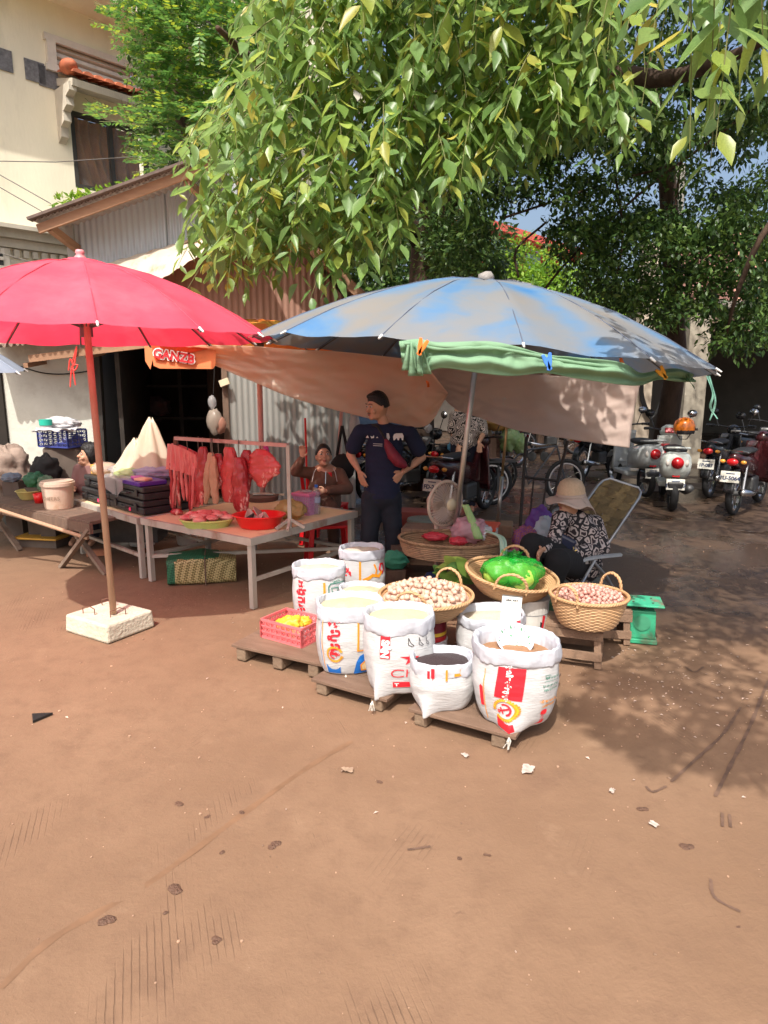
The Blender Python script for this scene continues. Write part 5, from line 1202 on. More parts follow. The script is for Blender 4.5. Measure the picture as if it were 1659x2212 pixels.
k['rect']('printed_stripe', inkor, -.165, -.160, .03, .29); k['poly']('house_print', inkred, [(-.19,.1),(-.168,.1),(-.168,.2),(-.18,.21),(-.19,.2)]); 
k['outline']('cup_icon', inkgr, [(.085,.275),(.115,.275),(.108,.258),(.092,.258)], .0025); k['txt']('អង្ករសំរូបល្អ ១០០%', .013, .14, .262, inkgr, 0, .0003); k['outline']('thin_rule', inkgr, [(.08,.245),(.18,.245)], .0018, False)
k['txt']('ក្រុមហ៊ុនអង្ករ នាំចេញ', .013, .125, .225, inkgr, 0, .0003); k['txt']('អង្ករសំរូបផ្កា ខ្មែរ', .013, .125, .205, inkgr, 0, .0003)
k['txt']('ផលិតដោយកសិករ', .017, .12, .145, inkor, 0, .0008); k['txt']('ស្រុកខ្មែរយើង', .017, .12, .122, inkor, 0, .0008)
k['poly']('tree_print', inkred, [(.06,.02),(.12,.045),(.12,.02)]); k['poly']('tree_print', inkred, [(.08,.075),(.115,.072),(.125,.085),(.118,.1),(.09,.1),(.078,.09)]); k['outline']('tree_print', inkred, [(.09,.03),(.092,.078)], .003, False); k['outline']('tree_print', inkred, [(.102,.035),(.102,.078)], .003, False)
k['thread'](-PI/2-.1, 9)
# bowl
bw = at(1112, 1382, 3.10); bo = thing('enamel_bowl', 'white bowl with pink and green flower pattern lying tilted on the brown grain', 'bowl', bw, R(0))
Mb = Matrix.Rotation(R(38), 4, 'X')
bowlw = mat('bowl_white', (.72,.75,.85), rough=.18, coat=.4, var=.02)
b = MB(); b.lathe([(0,-.035),(.04,-.035),(.07,-.02),(.088,.005),(.092,.012),(.088,.012),(.068,-.014),(.04,-.028),(0,-.028)], 36, M=Mb); b.build('shell', bowlw, bo, smooth=True)
def bowl_pt(a, r, off=.0012):
    pts = [(0,-.028),(.04,-.028),(.068,-.014),(.088,.012)]
    for (r0, z0), (r1, z1) in zip(pts, pts[1:]):
        if r <= r1: z = lerp(z0, z1, (r-r0)/(r1-r0)); break
    else: z = .012
    return Mb @ Vector((r*math.cos(a), r*math.sin(a), z+off))
for i in range(26):
    a = i*2*PI/26; m_ = (mat('petal_pink', (.85,.35,.42)), mat('flower_green', (.12,.30,.16)), mat('petal_pale', (.8,.55,.6)))[i % 3]
    b = MB(); b.add([bowl_pt(a-.08, .072), bowl_pt(a+.0, .066), bowl_pt(a+.09, .074), bowl_pt(a+.03, .084)], [(0,1,2,3)]); b.build('flower_pattern', m_, bo)
for i in range(7):
    a = i*.9; r = .018+.01*(i % 3); b = MB(); b.add([bowl_pt(a-.2, r), bowl_pt(a, r-.006), bowl_pt(a+.25, r+.002), bowl_pt(a, r+.009)], [(0,1,2,3)]); b.build('flower_pattern', mat('mint_leaf', (.25,.62,.45)) if i % 2 else mat('flower_green'), bo)
# card stand
cd = thing('payment_card', 'white payment card on the rim of the plain rice sack, black letters, red corner', 'card', at(1104, 1318, 3.68), 0)
Mc = Matrix.Rotation(R(-14), 4, 'X') @ Matrix.Rotation(R(6), 4, 'Y')
cw, ch = .115, .165
b = MB(); b.box((0,0,0), (cw,.003,ch), M=Mc); b.build('board', mat('card_white', (.74,.73,.68), rough=.4), cd)
MB().box(Mc @ Vector((0,-.001,ch/2-.002)), (cw+.002,.004,.006), M=Mc).build('top_edge', mat('card_dark', (.12,.13,.13)), cd)
Mf = Mc @ Matrix.Translation((0,-.0025,0)) @ Matrix.Rotation(R(90), 4, 'X')
flat_text("ABA' PAY", .017, Mf @ Matrix.Translation((0,.055,0)), inkbk, parent=cd, bold=.0008)
[MB().box(Mf @ Vector((0, y_, 0)), (w_, .001, .002), M=Mc).build('printed_line', inkbk, cd) for y_, w_ in ((.038,.02),(-.045,.018),(-.055,.022),(-.07,.026))]
b = MB(); pts = []
for i in range(9): a = PI/2+PI/2*i/8; pts.append((.0575+.03*math.cos(a), -.0825+.03*math.sin(a)))
for i in range(9): a = PI-PI/2*i/8; pts.append((.0575+.015*math.cos(a), -.0825+.015*math.sin(a)))
b.add([Mf @ Vector((x, y, .0004)) for x, y in pts], [tuple(range(18))]); b.build('red_corner', inkred, cd)
MB().tube([Mc @ Vector((-.02,.003,-.03)), Vector((-.02,.06,-.08)), Vector((-.02,.06,-.12))], .004, 6).build('stand', mat('card_dark'), cd)
# ================================================================= BASKETS
wick = mat('wicker', (.44,.25,.115), rough=.6, vs=6, c2=(.56,.35,.18), c3=(.28,.15,.06), vs3=14, thr3=(.58,.72))
wickd = mat('dark_wicker', (.20,.11,.06), rough=.65, vs=7, c2=(.33,.20,.11), c3=(.09,.05,.03), vs3=16, thr3=(.5,.7))
def basket(label, px, py, Yc, rx, ry, zr, h, m, rz=0, ns=44, rows=12, base=.7, tilt=0, inner=True, hand=True, amp=.0035, lx=0):
    g = at(px, py, Yc); t = thing('wicker_basket', label, 'basket', (g.x, Yc, zr-h), rz)
    tm = Matrix.Rotation(tilt, 4, 'Y') @ Matrix.Rotation(lx, 4, 'X')
    nseg = ns*4
    def wall(off, rws):
        vs = []
        for i in range(rws*2+1):
            v = i/(rws*2); r = base+(1-base)*(v**.6)
            for j in range(nseg):
                a = 2*PI*j/nseg; row = i//1; k = amp*(.55+.45*math.cos(a*ns/2+PI*(i//2 % 2))) if i % 2 else -amp
                vs.append(tm @ Vector(((rx*r+k+off)*math.cos(a), (ry*r+k+off)*math.sin(a), h*v)))
        return vs
    b = MB(); vs = wall(0, rows); nn = rows*2+1
    b.add(vs, [(i*nseg+j, i*nseg+(j+1)%nseg, (i+1)*nseg+(j+1)%nseg, (i+1)*nseg+j) for i in range(nn-1) for j in range(nseg)])
    b.build('woven_side', m, t, smooth=False)
    b = MB(); vs = wall(-.010, rows); b.add(vs, [(i*nseg+j, (i+1)*nseg+j, (i+1)*nseg+(j+1)%nseg, i*nseg+(j+1)%nseg) for i in range(nn-1) for j in range(nseg)])
    o = len(b.v); b.v += [tuple(tm @ Vector(((rx*base-.01)*math.cos(2*PI*j/nseg)*s, (ry*base-.01)*math.sin(2*PI*j/nseg)*s, .004))) for s in (1, .02) for j in range(nseg)]
    for j in range(nseg): b.f.append((o+j, o+nseg+j, o+nseg+(j+1)%nseg, o+(j+1)%nseg)); b.mi.append(0)
    b.build('woven_lining', m, t)
    b = MB(); b.lathe([(base-.01, .0), (.001, .0)], 40, sx=rx, sy=ry, M=tm); b.build('bottom', m, t)
    for q in range(3):                                     # braided rim
        N_ = 160; b = MB()
        b.tube([tm @ Vector(((rx+.006*math.cos(a*26+q*2.1))*math.cos(a), (ry+.006*math.cos(a*26+q*2.1))*math.sin(a), h+.008+.007*math.sin(a*26+q*2.1))) for a in [2*PI*i/N_ for i in range(N_)]], .0065, 5, closed=True)
        b.build('rim_strand', m, t, smooth=True)
    if hand:
        for s in hand if isinstance(hand, (list, tuple)) else (0, PI):
            for q in range(2):
                pts = [tm @ Vector((rx*math.cos(s+dd)*(1+.02*math.sin(abs(dd)*3)), ry*math.sin(s+dd), h+hh)) for dd, hh in ((-.34,-.02),(-.30,.045),(-.2,.085),(0,.105),(.2,.085),(.30,.045),(.34,-.02))]
                P_ = [smoothl(pts, i/30) for i in range(31)]
                MB().tube([p+Vector((.004*math.cos(i*1.3+q*PI), .004*math.sin(i*1.3+q*PI), .003*math.cos(i*1.3+q*PI))) for i, p in enumerate(P_)], .007, 6).build('handle', m, t, smooth=True)
    return t, Vector((g.x, Yc, zr)), tm
gskin = mat('garlic_bulb_skin', (.56,.33,.25), rough=.55, vs=14, c2=(.72,.56,.43), c3=(.46,.17,.13), vs3=12, thr3=(.55,.75), stretch=(1,1,.3), rnd=.12, trans=.08)
gskin2 = mat('pink_garlic_skin', (.50,.22,.19), rough=.45, vs=14, c2=(.66,.44,.34), c3=(.42,.10,.11), vs3=10, thr3=(.52,.7), rnd=.15)
def bulbmesh(m, lobes, seed):
    b = MB(); b.lathe([(0,-.42),(.25,-.40),(.46,-.22),(.52,0),(.46,.22),(.27,.40),(.10,.48),(.06,.62),(0,.64)], 20, fn=lambda a, i: 1-.2*abs(math.cos(a*lobes/2+seed))**4*(1 if 0 < i < 6 else 0)+.05*nz(math.cos(a)*2+seed, math.sin(a)*2))
    o = b.build('garlic_bulb', m, None, smooth=True); me = o.data; bpy.data.objects.remove(o); return me
bm_ = [bulbmesh(gskin, 8, s) for s in (0, .3, .7)]; bm2 = [bulbmesh(gskin2, 6, s) for s in (0, .5)]
def heap(c, rx, ry, rise, size, meshes, label, group, nm='garlic_bulb', cat='garlic', lay=1.0, rz=0, sq=.9, maxn=140):
    pts = []; tries = 0
    while len(pts) < maxn and tries < 9000:
        tries += 1; a = random.uniform(0, 2*PI); r = math.sqrt(random.random())*.93
        x, y = rx*r*math.cos(a), ry*r*math.sin(a)
        if all((x-q[0])**2+(y-q[1])**2 > (size*sq)**2 for q in pts): pts.append((x, y))
    for (x, y) in pts:
        r2 = (x/rx)**2+(y/ry)**2; z = rise*(1-r2**.8)+size*.25+random.uniform(-.2,.3)*size
        o = bpy.data.objects.new(nm, random.choice(meshes)); col.objects.link(o); s = size*random.uniform(.8, 1.18)
        o.location = (c.x+x*math.cos(rz)-y*math.sin(rz), c.y+x*math.sin(rz)+y*math.cos(rz), c.z+z); o.scale = (s,s,s*random.uniform(.8,1))
        o.rotation_euler = (random.gauss(0,.7), random.gauss(0,.7), random.uniform(0,6.3)); tag(o, label, cat, group)
    return len(pts)
def mound(t, rx, ry, z0, rise, m, name='lower_heap', size=.03):
    b = MB(); b.grid(lambda u, v: (0,0,0), 1, 1) if False else None
    vs = []; 
    for i in range(13):
        r = i/12
        for j in range(60):
            a = 2*PI*j/60; x, y = rx*r*math.cos(a), ry*r*math.sin(a); vs.append((x, y, z0+rise*(1-r**1.7)+size*.3*nz(x/size, y/size, 2)))
    b.add(vs, [(i*60+j, i*60+(j+1)%60, (i+1)*60+(j+1)%60, (i+1)*60+j) for i in range(12) for j in range(60)]); tag(b.build(name, m, t, smooth=True), kind='stuff')
t, c, tm = basket('round wicker basket heaped with pink-white garlic bulbs on stacked cans', 920, 1287, 3.93, .285, .285, .405, .125, wick, base=.55, hand=[-1.95, .95], rows=13)
mound(t, .27, .27, .105, .085, gskin)
n1 = heap(c+Vector((0,0,-.012)), .262, .262, .088, .039, bm_, 'pinkish-white garlic bulb in the heap of the round basket on the cans', 'garlic bulbs heaped in the round basket')
for (dx, dy, s) in ((0,0,1),):
    pass
# hand scale of cans under the basket
def can(label, x, y, z0, r, h, m, bands=(), name='tin_can', cat='can', letters=None, lm=None):
    t = thing(name, label, cat, (x, y, z0)); MB().lathe([(0,0),(r*.98,0),(r,.006),(r,h*.96),(r*1.04,h*.965),(r*1.04,h),(r*.96,h),(r*.96,h*.98),(0,h*.98)], 28).build('shell', m, t, smooth=False)
    for (z0_, z1_, mm) in bands: MB().lathe([(r*1.006,z0_*h),(r*1.012,z0_*h+.002),(r*1.012,z1_*h-.002),(r*1.006,z1_*h)], 28).build('label_band', mm, t)
    if letters:
        vs, fs = text2d(letters, h*.22, 'CENTER', .001); b = MB(); b.add([(r*1.02*math.sin(x_/r+.2), -r*1.02*math.cos(x_/r+.2), y_+h*.5) for x_, y_ in vs], fs); b.build('lettering', lm or inkbk, t)
    return t
can('maroon and yellow labelled can under the garlic basket', c.x+.03, c.y, .135, .10, .145, mat('can_maroon', (.20,.012,.03), rough=.3), [(.25,.40,mat('can_yellow', (.75,.5,.05), rough=.35)), (.02,.2,mat('can_red', (.45,.02,.03), rough=.35))], letters=None)
can('blue-lettered white can beneath the maroon can', c.x+.03, c.y, .0, .105, .135, mat('can_white', (.62,.64,.70), rough=.3), [(.25,.7,mat('can_blue', (.05,.12,.38), rough=.35))], letters='TFIRM', lm=mat('print_white'))
t, c, tm = basket('wide shallow wicker tray holding the green plastic bag on a white bucket', 1098, 1257, 4.18, .295, .28, .47, .14, wick, base=.5, tilt=R(7), lx=R(6), hand=[1.35, -1.75], rows=14)
cB = c
can('white plastic bucket with a small picture under the wide wicker tray', c.x+.13, c.y-.07, 0, .12, .34, mat('bucket_white', (.66,.64,.60), rough=.4), [(.72,.74,mat('bucket_line', (.3,.3,.3)))], name='bucket', cat='bucket')
b = MB(); bx_ = c.x+.13; 
def onb(u, z, o=.003): return Vector((bx_+(.12+o)*math.sin(u), c.y-.07-(.12+o)*math.cos(u), z))
for (u0, z0_, u1, z1_, m_) in ((.35,.14,.5,.2,inkbk),(.45,.17,.7,.24,inkred),(.5,.11,.75,.15,inkbk)):
    bb = MB(); bb.add([onb(u0,z0_), onb((u0+u1)/2,z0_-.01), onb(u1,z1_), onb((u0+u1)/2-.05,z1_+.01)], [(0,1,2,3)]); bb.build('picture_print', m_, bpy.data.objects['bucket'], world=True)
# scattered peanut husks inside the tray
b = MB()
for i in range(220):
    a = random.uniform(-1.0,.7); r = random.uniform(.05,.2); p = tm @ Vector((r*math.cos(a), r*math.sin(a), .012+.10*max(0, r-.15))); b.ball(Vector((c.x, c.y, c.z-.14))+p, .005, 5, 3)
tag(b.build('husks', mat('husk', (.45,.30,.13), rnd=.4)), kind='stuff')
# green bag of cabbages
gb = thing('green_plastic_bag', 'knotted bright green plastic bag of round vegetables in the wide wicker tray', 'bag', (c.x+.02, c.y-.02, c.z-.07))
gbm = mat('green_film', (.01,.36,.03), rough=.38, vs=3, c2=(.03,.50,.07), trans=.4, alpha=.62, bump=.5, bs=14)
b = MB()
def gbf(d):
    k = 1+.18*nz(d.x*2.3+1, d.y*2.3, d.z*2)-.16*abs(nz(d.x*5, d.y*5, d.z*2.5))-.07*abs(nz(d.x*11, d.y*11, d.z*3))
    return k*(1-.3*max(0, d.z)**3)
b.ball((0,0,.095), (.20,.13,.14), 56, 36, fn=gbf); b.build('film', gbm, gb, smooth=True)
for (x, y, z, r) in ((-.10,-.01,.06,.085),(.05,-.045,.055,.088),(.12,.0,.05,.06),(-.02,.04,.1,.06)):
    MB().ball((x, y, z+.02), (r*1.05, r*.9, r*.95), 18, 12, fn=lambda d: 1+.05*nz(d.x*6, d.y*6, d.z*3+x*9)).build('cabbage', mat('pale_green_veg', (.42,.68,.10), rough=.5, vs=30, var=.2, bump=.3, bs=60), gb, smooth=True)
b = MB(); b.grid(lambda u, v: ((u-.5)*.13*(.2+v)+.01*nz(u*5, v*4), .02*math.sin(u*14)*v, .165+v*.06+.02*nz(u*8, v*5)), 20, 10); b.build('knot_tail', gbm, gb, smooth=True)
MB().tube([(0,0,.15),(.02,-.02,.165),(.0,-.03,.175),(-.02,-.02,.165),(0,0,.16)], .008, 8).build('knot', mat('green_film_dense', (.02,.5,.06), rough=.3), gb, smooth=True)
t, c, tm = basket('deep oval wicker basket of small pink garlic on the low stool', 1272, 1282, 3.83, .225, .205, .435, .175, wick, base=.68, hand=[-2.3, .8], rows=17, rz=R(-8))
mound(t, .21, .19, .16, .035, gskin2, size=.02)
n2 = heap(c+Vector((0,0,-.004)), .205, .185, .035, .027, bm2, 'small pink garlic bulb in the deep oval basket on the stool', 'small pink garlic in the oval basket', maxn=150)
t, c, tm = basket('large dark oval wicker tray of plastic bags on the bench by the fan', 973, 1165, 4.85, .385, .27, .535, .115, wickd, base=.88, hand=False, rows=8, rz=R(-12), ns=48)
ov = c
# ================================================================= STOOLS, BENCH
def stool(label, x, y, rz, w, d, h, top=2, name='wooden_stool', cat='stool'):
    t = thing(name, label, cat, (x, y, 0), rz)
    for k in range(top): MB().box((0, -d/2+d*(k+.5)/top, h-.012), (w, d/top-.008, .024)).build('seat_plank', oldwood2, t, bev=.003)
    for sx in (-1, 1):
        for sy in (-1, 1): MB().bar((sx*(w/2-.03)*1.08, sy*(d/2-.025)*1.08, 0), (sx*(w/2-.035), sy*(d/2-.03), h-.025), .042, .036).build('leg', oldwood2, t, bev=.003)
        MB().bar((sx*(w/2-.03)*1.05, -d/2+.02, h*.28), (sx*(w/2-.03)*1.05, d/2-.02, h*.28), .02, .045).build('side_rail', oldwood2, t)
    for sy in (-1, 1):
        MB().bar((-w/2, sy*(d/2-.005)*1.02, h*.30), (w/2, sy*(d/2-.005)*1.02, h*.30), .02, .05).build('front_rail', oldwood2, t)
        MB().bar((-w/2, sy*(d/2-.008), h-.05), (w/2, sy*(d/2-.008), h-.05), .02, .05).build('apron', oldwood2, t)
    return t
oldwood2 = mat('stool_wood', (.30,.19,.125), rough=.8, vs=4, c2=(.20,.125,.08), bump=.3, bs=50, c3=(.14,.09,.06), vs3=5, stretch=(3,3,1))
g = G(1268, 1440); stool('low wooden stool under the oval garlic basket, bags on its lower rails', g.x-.05, g.y+.12, R(-20), .34, .24, .255)
g = G(1345, 1395); stool('second weathered stool just behind, beside the green scale', g.x-.06, g.y+.14, R(-8), .26, .24, .235)
g = G(940, 1235); stool('long grey bench carrying the dark wicker tray', g.x+.02, g.y-.12+.1, R(-12), .62, .28, .42, 3, 'wooden_bench', 'bench')
# bags under the stool
def bag(label, p, r, m, seed, name='plastic_bag', cat='bag', prints=(), group=None, rough_=.3):
    t = thing(name, label, cat, p, 0, group)
    b = MB(); b.ball((0,0,r[2]*.9), r, 40, 26, fn=lambda d: 1+.26*nz(d.x*2+seed, d.y*2, d.z*2)-.28*abs(nz(d.x*4+seed, d.y*4, d.z*4))-.10*abs(nz(d.x*9, d.y*9+seed, d.z*9))+.06); b.build('film', m, t, smooth=True)
    for (m_, c_, s_) in prints:
        b = MB(); b.ball(Vector(c_)*1.0, s_, 10, 6, fn=lambda d: 1+.3*nz(d.x*5, d.y*5, seed)); b.build('printed_patch', m_, t, smooth=True)
    return t
wf_ = mat('white_film', (.62,.62,.64), rough=.35, vs=6, var=.08, trans=.25); pf_ = mat('pink_film', (.75,.42,.48), rough=.3, trans=.35, alpha=.8); cf_ = mat('clear_film', (.60,.58,.58), rough=.2, trans=.3, alpha=.55, coat=.3)
g = G(1250, 1400); bag('white printed plastic bag with red blobs on the stool rail', (g.x-.06, g.y-.0, .075), (.10,.06,.06), wf_, 3, prints=((inkred,(-.055,-.045,.06),(.025,.015,.028)),(inkgr,(.035,-.05,.05),(.03,.012,.012)),(inkred,(.0,-.052,.075),(.022,.01,.012)),(inkor,(.01,-.05,.035),(.02,.01,.01))))
bag('white plastic bag with green corner hanging out right of the stool', (g.x+.10, g.y+.01, .06), (.05,.06,.07), wf_, 5, prints=((inkgr,(.01,-.05,.02),(.028,.015,.022)),))
g = G(1322, 1375); bag('small pink-printed packet between the two stools', (g.x, g.y+.06, .10), (.03,.03,.045), wf_, 7, prints=((inkred,(.005,-.028,.02),(.02,.008,.012)),))
# ================================================================= GREEN SCALE
g = G(1392, 1392); sc_ = thing('weighing_scale', 'worn green platform scale on the ground right of the stools', 'scale', (g.x, g.y+.09, 0), R(-14))
gm = mat('scale_green', (.04,.36,.19), rough=.5, vs=8, var=.15, c3=(.16,.13,.09), vs3=7, thr3=(.53,.68), bump=.1)
b = MB(); b.box((0,0,.015), (.20,.17,.03)); b.build('base', gm, sc_, bev=.005)
MB().box((0,0,.125), (.165,.13,.19), taper=-.08).build('housing', gm, sc_, bev=.008)
MB().lathe([(0,0),(.05,0),(.052,.004),(0,.005)], 24, (0,-.072,.14), M=Matrix.Rotation(R(90), 4, 'X')).build('dial', mat('dial_face', (.06,.30,.17), rough=.4), sc_)
MB().box((0,0,.235), (.05,.05,.04)).build('spring_neck', mat('neck_dark', (.06,.05,.04)), sc_)
MB().box((.0,0,.266), (.25,.22,.012)).build('platform', mat('scale_plate', (.05,.42,.24), rough=.45, vs=4, c2=(.05,.40,.22), c3=(.20,.17,.12), vs3=4, thr3=(.5,.58)), sc_, bev=.003)
for (x, y) in ((-.06,-.05),(.06,-.05),(-.06,.05),(.06,.05)): MB().lathe([(.007,0),(.007,.003),(0,.004)], 10, (x, y, .2725)).build('screw', mat('neck_dark'), sc_)
# ================================================================= PINK CRATE
pk = mat('pink_crate', (.72,.16,.17), rough=.45, vs=5, var=.08)
def crate(label, p, rz, w, d, h, m, cols=7, rws=3, name='plastic_crate'):
    t = thing(name, label, 'crate', p, rz)
    MB().box((0,0,.004), (w-.01,d-.01,.008)).build('floor', m, t)
    for (axis, L_, off, sg) in (('x', w, d/2, -1), ('x', w, d/2, 1), ('y', d, w/2, -1), ('y', d, w/2, 1)):
        b = MB(); n_ = cols if axis == 'x' else max(3, int(cols*d/w))
        def pt(s, z): return (s, sg*off, z) if axis == 'x' else (sg*off, s, z)
        for j in range(rws+1): z = h*j/rws*.97+.006; b.bar(pt(-L_/2, z), pt(L_/2, z), .008, .010 if 0 < j < rws else .016)
        for i in range(n_+1): s = -L_/2+L_*i/n_; b.bar(pt(s, .006), pt(s, h*.97), .0072, .008 if 0 < i < n_ else .022)
        for i in range(n_):
            for j in range(rws):
                s0, s1 = -L_/2+L_*i/n_, -L_/2+L_*(i+1)/n_; z0, z1 = h*j/rws*.97+.006, h*(j+1)/rws*.97+.006
                b.bar(pt(s0, z0), pt(s1, z1), .0048, .003); b.bar(pt(s0, z1), pt(s1, z0), .0044, .0028)
        b.build('lattice_side', m, t)
    return t
cg = G(640, 1392, .10); crx = thing
cr_ = crate('salmon pink lattice crate of yellow bags on the left pallet', (cg.x-.03, cg.y+.13, .10), R(-33), .33, .24, .115, pk, 8, 3)
cpos = Vector((cg.x-.03, cg.y+.13, .115))
for i, (dx, dy, dz, r, m_, lab) in enumerate(((-.02,.0,.05,(.09,.06,.055), mat('yellow_bag', (.78,.42,.03), rough=.5, vs=8, var=.2), 'bulging yellow bag on top of the pink crate'),(.06,.03,.06,(.05,.045,.04), mat('yellow_bag'), 'smaller yellow packet at the back of the pink crate'),(.06,-.06,.03,(.05,.04,.035), cf_, 'clear wrapped packet at the right corner of the pink crate'),(-.09,.05,.03,(.05,.04,.035), pf_, 'pink translucent packet at the left end of the crate'),(.02,-.07,.025,(.045,.035,.03), mat('olive_bag', (.30,.27,.06), rough=.3), 'olive packet at the front of the pink crate'))):
    bag(lab, cpos+Vector((dx,dy,dz-.03)), r, m_, i*3.3, name='packet', cat='packet', group='packets in the pink crate')
# ================================================================= MEAT TABLE
metalw = mat('worn_white_steel', (.50,.47,.41), rough=.55, metal=.1, vs=6, c2=(.38,.34,.29), c3=(.24,.11,.06), vs3=3, thr3=(.56,.72), stretch=(1,1,.5))
ply = mat('stained_ply', (.84,.66,.40), rough=.6, vs=4, c2=(.72,.53,.32), c3=(.40,.18,.12), vs3=5, thr3=(.58,.8), bump=.15, bs=40)
TH = .55
def table(label, c, rz, w, d, h, nb, low=.22, name='steel_table', topm=None, legm=None, stret=((0,1),(1,2),(2,3),(3,0))):
    t = thing(name, label, 'table', (c[0], c[1], 0), rz); legm = legm or metalw
    for k in range(nb): MB().box((0, -d/2+d*(k+.5)/nb, h-.009), (w, d/nb-.004, .018)).build('top_board', topm or ply, t)
    ap = .055
    for s in (-1, 1):
        MB().bar((-w/2, s*(d/2+.012), h-ap/2+.004), (w/2, s*(d/2+.012), h-ap/2+.004), .024, ap).build('frame_rail', legm, t)
        MB().bar((s*(w/2+.012), -d/2-.024, h-ap/2+.004), (s*(w/2+.012), d/2+.024, h-ap/2+.004), .024, ap).build('frame_rail', legm, t)
    cs_ = [(-w/2+.02,-d/2+.02),(w/2-.02,-d/2+.02),(w/2-.02,d/2-.02),(-w/2+.02,d/2-.02)]
    for (x, y) in cs_: MB().box((x, y, (h-.05)/2), (.042,.042,h-.05)).build('leg', legm, t)
    for (i, j) in stret:
        a, b_ = cs_[i], cs_[j]; MB().bar((*a, low), (*b_, low), .028, .028).build('stretcher', legm, t)
    return t
table('square metal-framed table laden with hanging and heaped meat', (-1.145, 5.70), R(-35), 1.27, 1.25, TH, 3, stret=((1,2),(2,3),(3,0),(0,2)))
A2 = G(160, 1078, TH); 
ta = math.atan2(5.60-A2.y, -2.10-A2.x); tl = math.hypot(-2.10-A2.x, 5.60-A2.y)
nrm = Vector((-math.sin(ta), math.cos(ta), 0)); mid_ = Vector(((A2.x-2.10)/2, (A2.y+5.60)/2, 0))+nrm*.36
table('second grey metal table behind, carrying stacked black cases', (mid_.x, mid_.y), ta, tl-.03, .70, TH-.01, 2, low=.2)
t2 = lambda x, y, z=TH: mid_+Vector((math.cos(ta), math.sin(ta), 0))*x+nrm*y+Vector((0,0,z))
# stacked black plastic cases
case_m = mat('black_case', (.022,.022,.024), rough=.45, vs=20, var=.3)
def case(label, p, rz, w, d, h):
    t = thing('plastic_case', label, 'case', p, rz, 'stacked black plastic cases')
    MB().box((0,0,h*.27), (w,d,h*.52)).build('lower_shell', case_m, t, bev=.012); MB().box((0,0,h*.78), (w,d,h*.42)).build('lid', case_m, t, bev=.012)
    for x in (-w*.3, w*.3): MB().box((x,-d/2-.006,h*.5), (.05,.014,h*.5)).build('latch', case_m, t, bev=.003)
    MB().tube([(-.06,-d/2,h*.4),(-.05,-d/2-.03,h*.4),(.05,-d/2-.03,h*.4),(.06,-d/2,h*.4)], .008, 6).build('handle', case_m, t)
    if 'sticker' in label or 'square' in label: MB().box((w*.12,-d/2-.003,h*.25), (.03,.004,.03)).build('sticker', mat('hot_pink', (.85,.05,.18), rough=.5), t)
    return t
hw = tl/2
case('lower left black case with a pink square sticker', t2(-hw*.47,-.05), ta, hw*.92, .5, .125); case('lower right black case with a pink square label', t2(hw*.50,-.05), ta, hw*.98, .5, .125)
case('upper left black case under the wrapped yellow box', t2(-hw*.46,-.03, TH+.128), ta+.02, hw*.9, .48, .115); case('upper right black case under the purple tray', t2(hw*.52,-.04, TH+.128), ta-.03, hw*.95, .48, .115)
zt2 = TH+.128+.116
yb = thing('carton', 'small orange-yellow carton wrapped in film at the left of the case stack', 'box', t2(-hw*.72,-.12,zt2), ta)
MB().box((0,0,.045), (.20,.18,.09)).build('box', mat('carton_orange', (.78,.42,.08), rough=.5), yb, bev=.004); MB().ball((.02,0,.05), (.14,.13,.065), 24, 14, fn=lambda d: 1+.12*nz(d.x*4, d.y*4, d.z*3)).build('wrapping', cf_, yb, smooth=True)
for i, (x, y, r, m_, lab) in enumerate(((-.15,0,(.20,.14,.06), cf_, 'clear plastic heap in the middle of the case stack'),(.18,.06,(.2,.15,.06), mat('lilac_film', (.50,.42,.66), rough=.3, trans=.3, alpha=.7), 'lilac plastic heap on the right of the case stack'),(.02,-.1,(.13,.08,.05), mat('lime_film', (.55,.66,.30), rough=.3, trans=.3, alpha=.75), 'pale lime packet on the case stack'))):
    bag(lab, t2(x, y, zt2), r, m_, i*5+1, group='plastic packets on the black cases')
pt_ = thing('purple_tray', 'flat purple ribbed tray on the right end of the case stack', 'tray', t2(hw*.62,-.16,zt2), ta)
MB().box((0,0,.018), (.36,.26,.036)).build('tray', mat('purple_plastic', (.10,.03,.30), rough=.4), pt_, bev=.006)
for q in range(12): MB().box((-.16+q*.029,-.131,.018), (.01,.006,.026)).build('rib', mat('purple_plastic'), pt_)
for (x, y, m_) in ((-.05,-.02,mat('magenta_pack', (.55,.04,.40), rough=.4)),(.08,-.04,mat('peach_pack', (.8,.45,.30), rough=.4))):
    o_ = thing('packet', 'magenta packet on the purple tray' if x < 0 else 'peach packet on the purple tray', 'packet', t2(hw*.62+x, -.16+y, zt2+.037), ta+x*4); MB().box((0,0,.012), (.13,.10,.024)).build('pack', m_, o_, bev=.008)
sh = thing('plastic_sheet', 'clear plastic sheet draped over the front of the black cases', 'sheet', t2(.1,-.30,zt2))
b = MB()
def shf(u, v):
    x = lerp(-.18, .32, u); 
    if v < .5: q = t2(x, lerp(.0,-.29, v/.5), zt2+.045-.02*v); 
    else: q = t2(x+.1*(u-.4)*0, -.305-.02*math.sin(u*9), zt2+.03-(v-.5)*2*(.19*(1-abs(u-.62)*1.6)+.01))
    return q+Vector((0,0,.012*nz(u*7, v*7)))
b.grid(shf, 26, 22); b.build('film', cf_, sh, world=True, smooth=True)
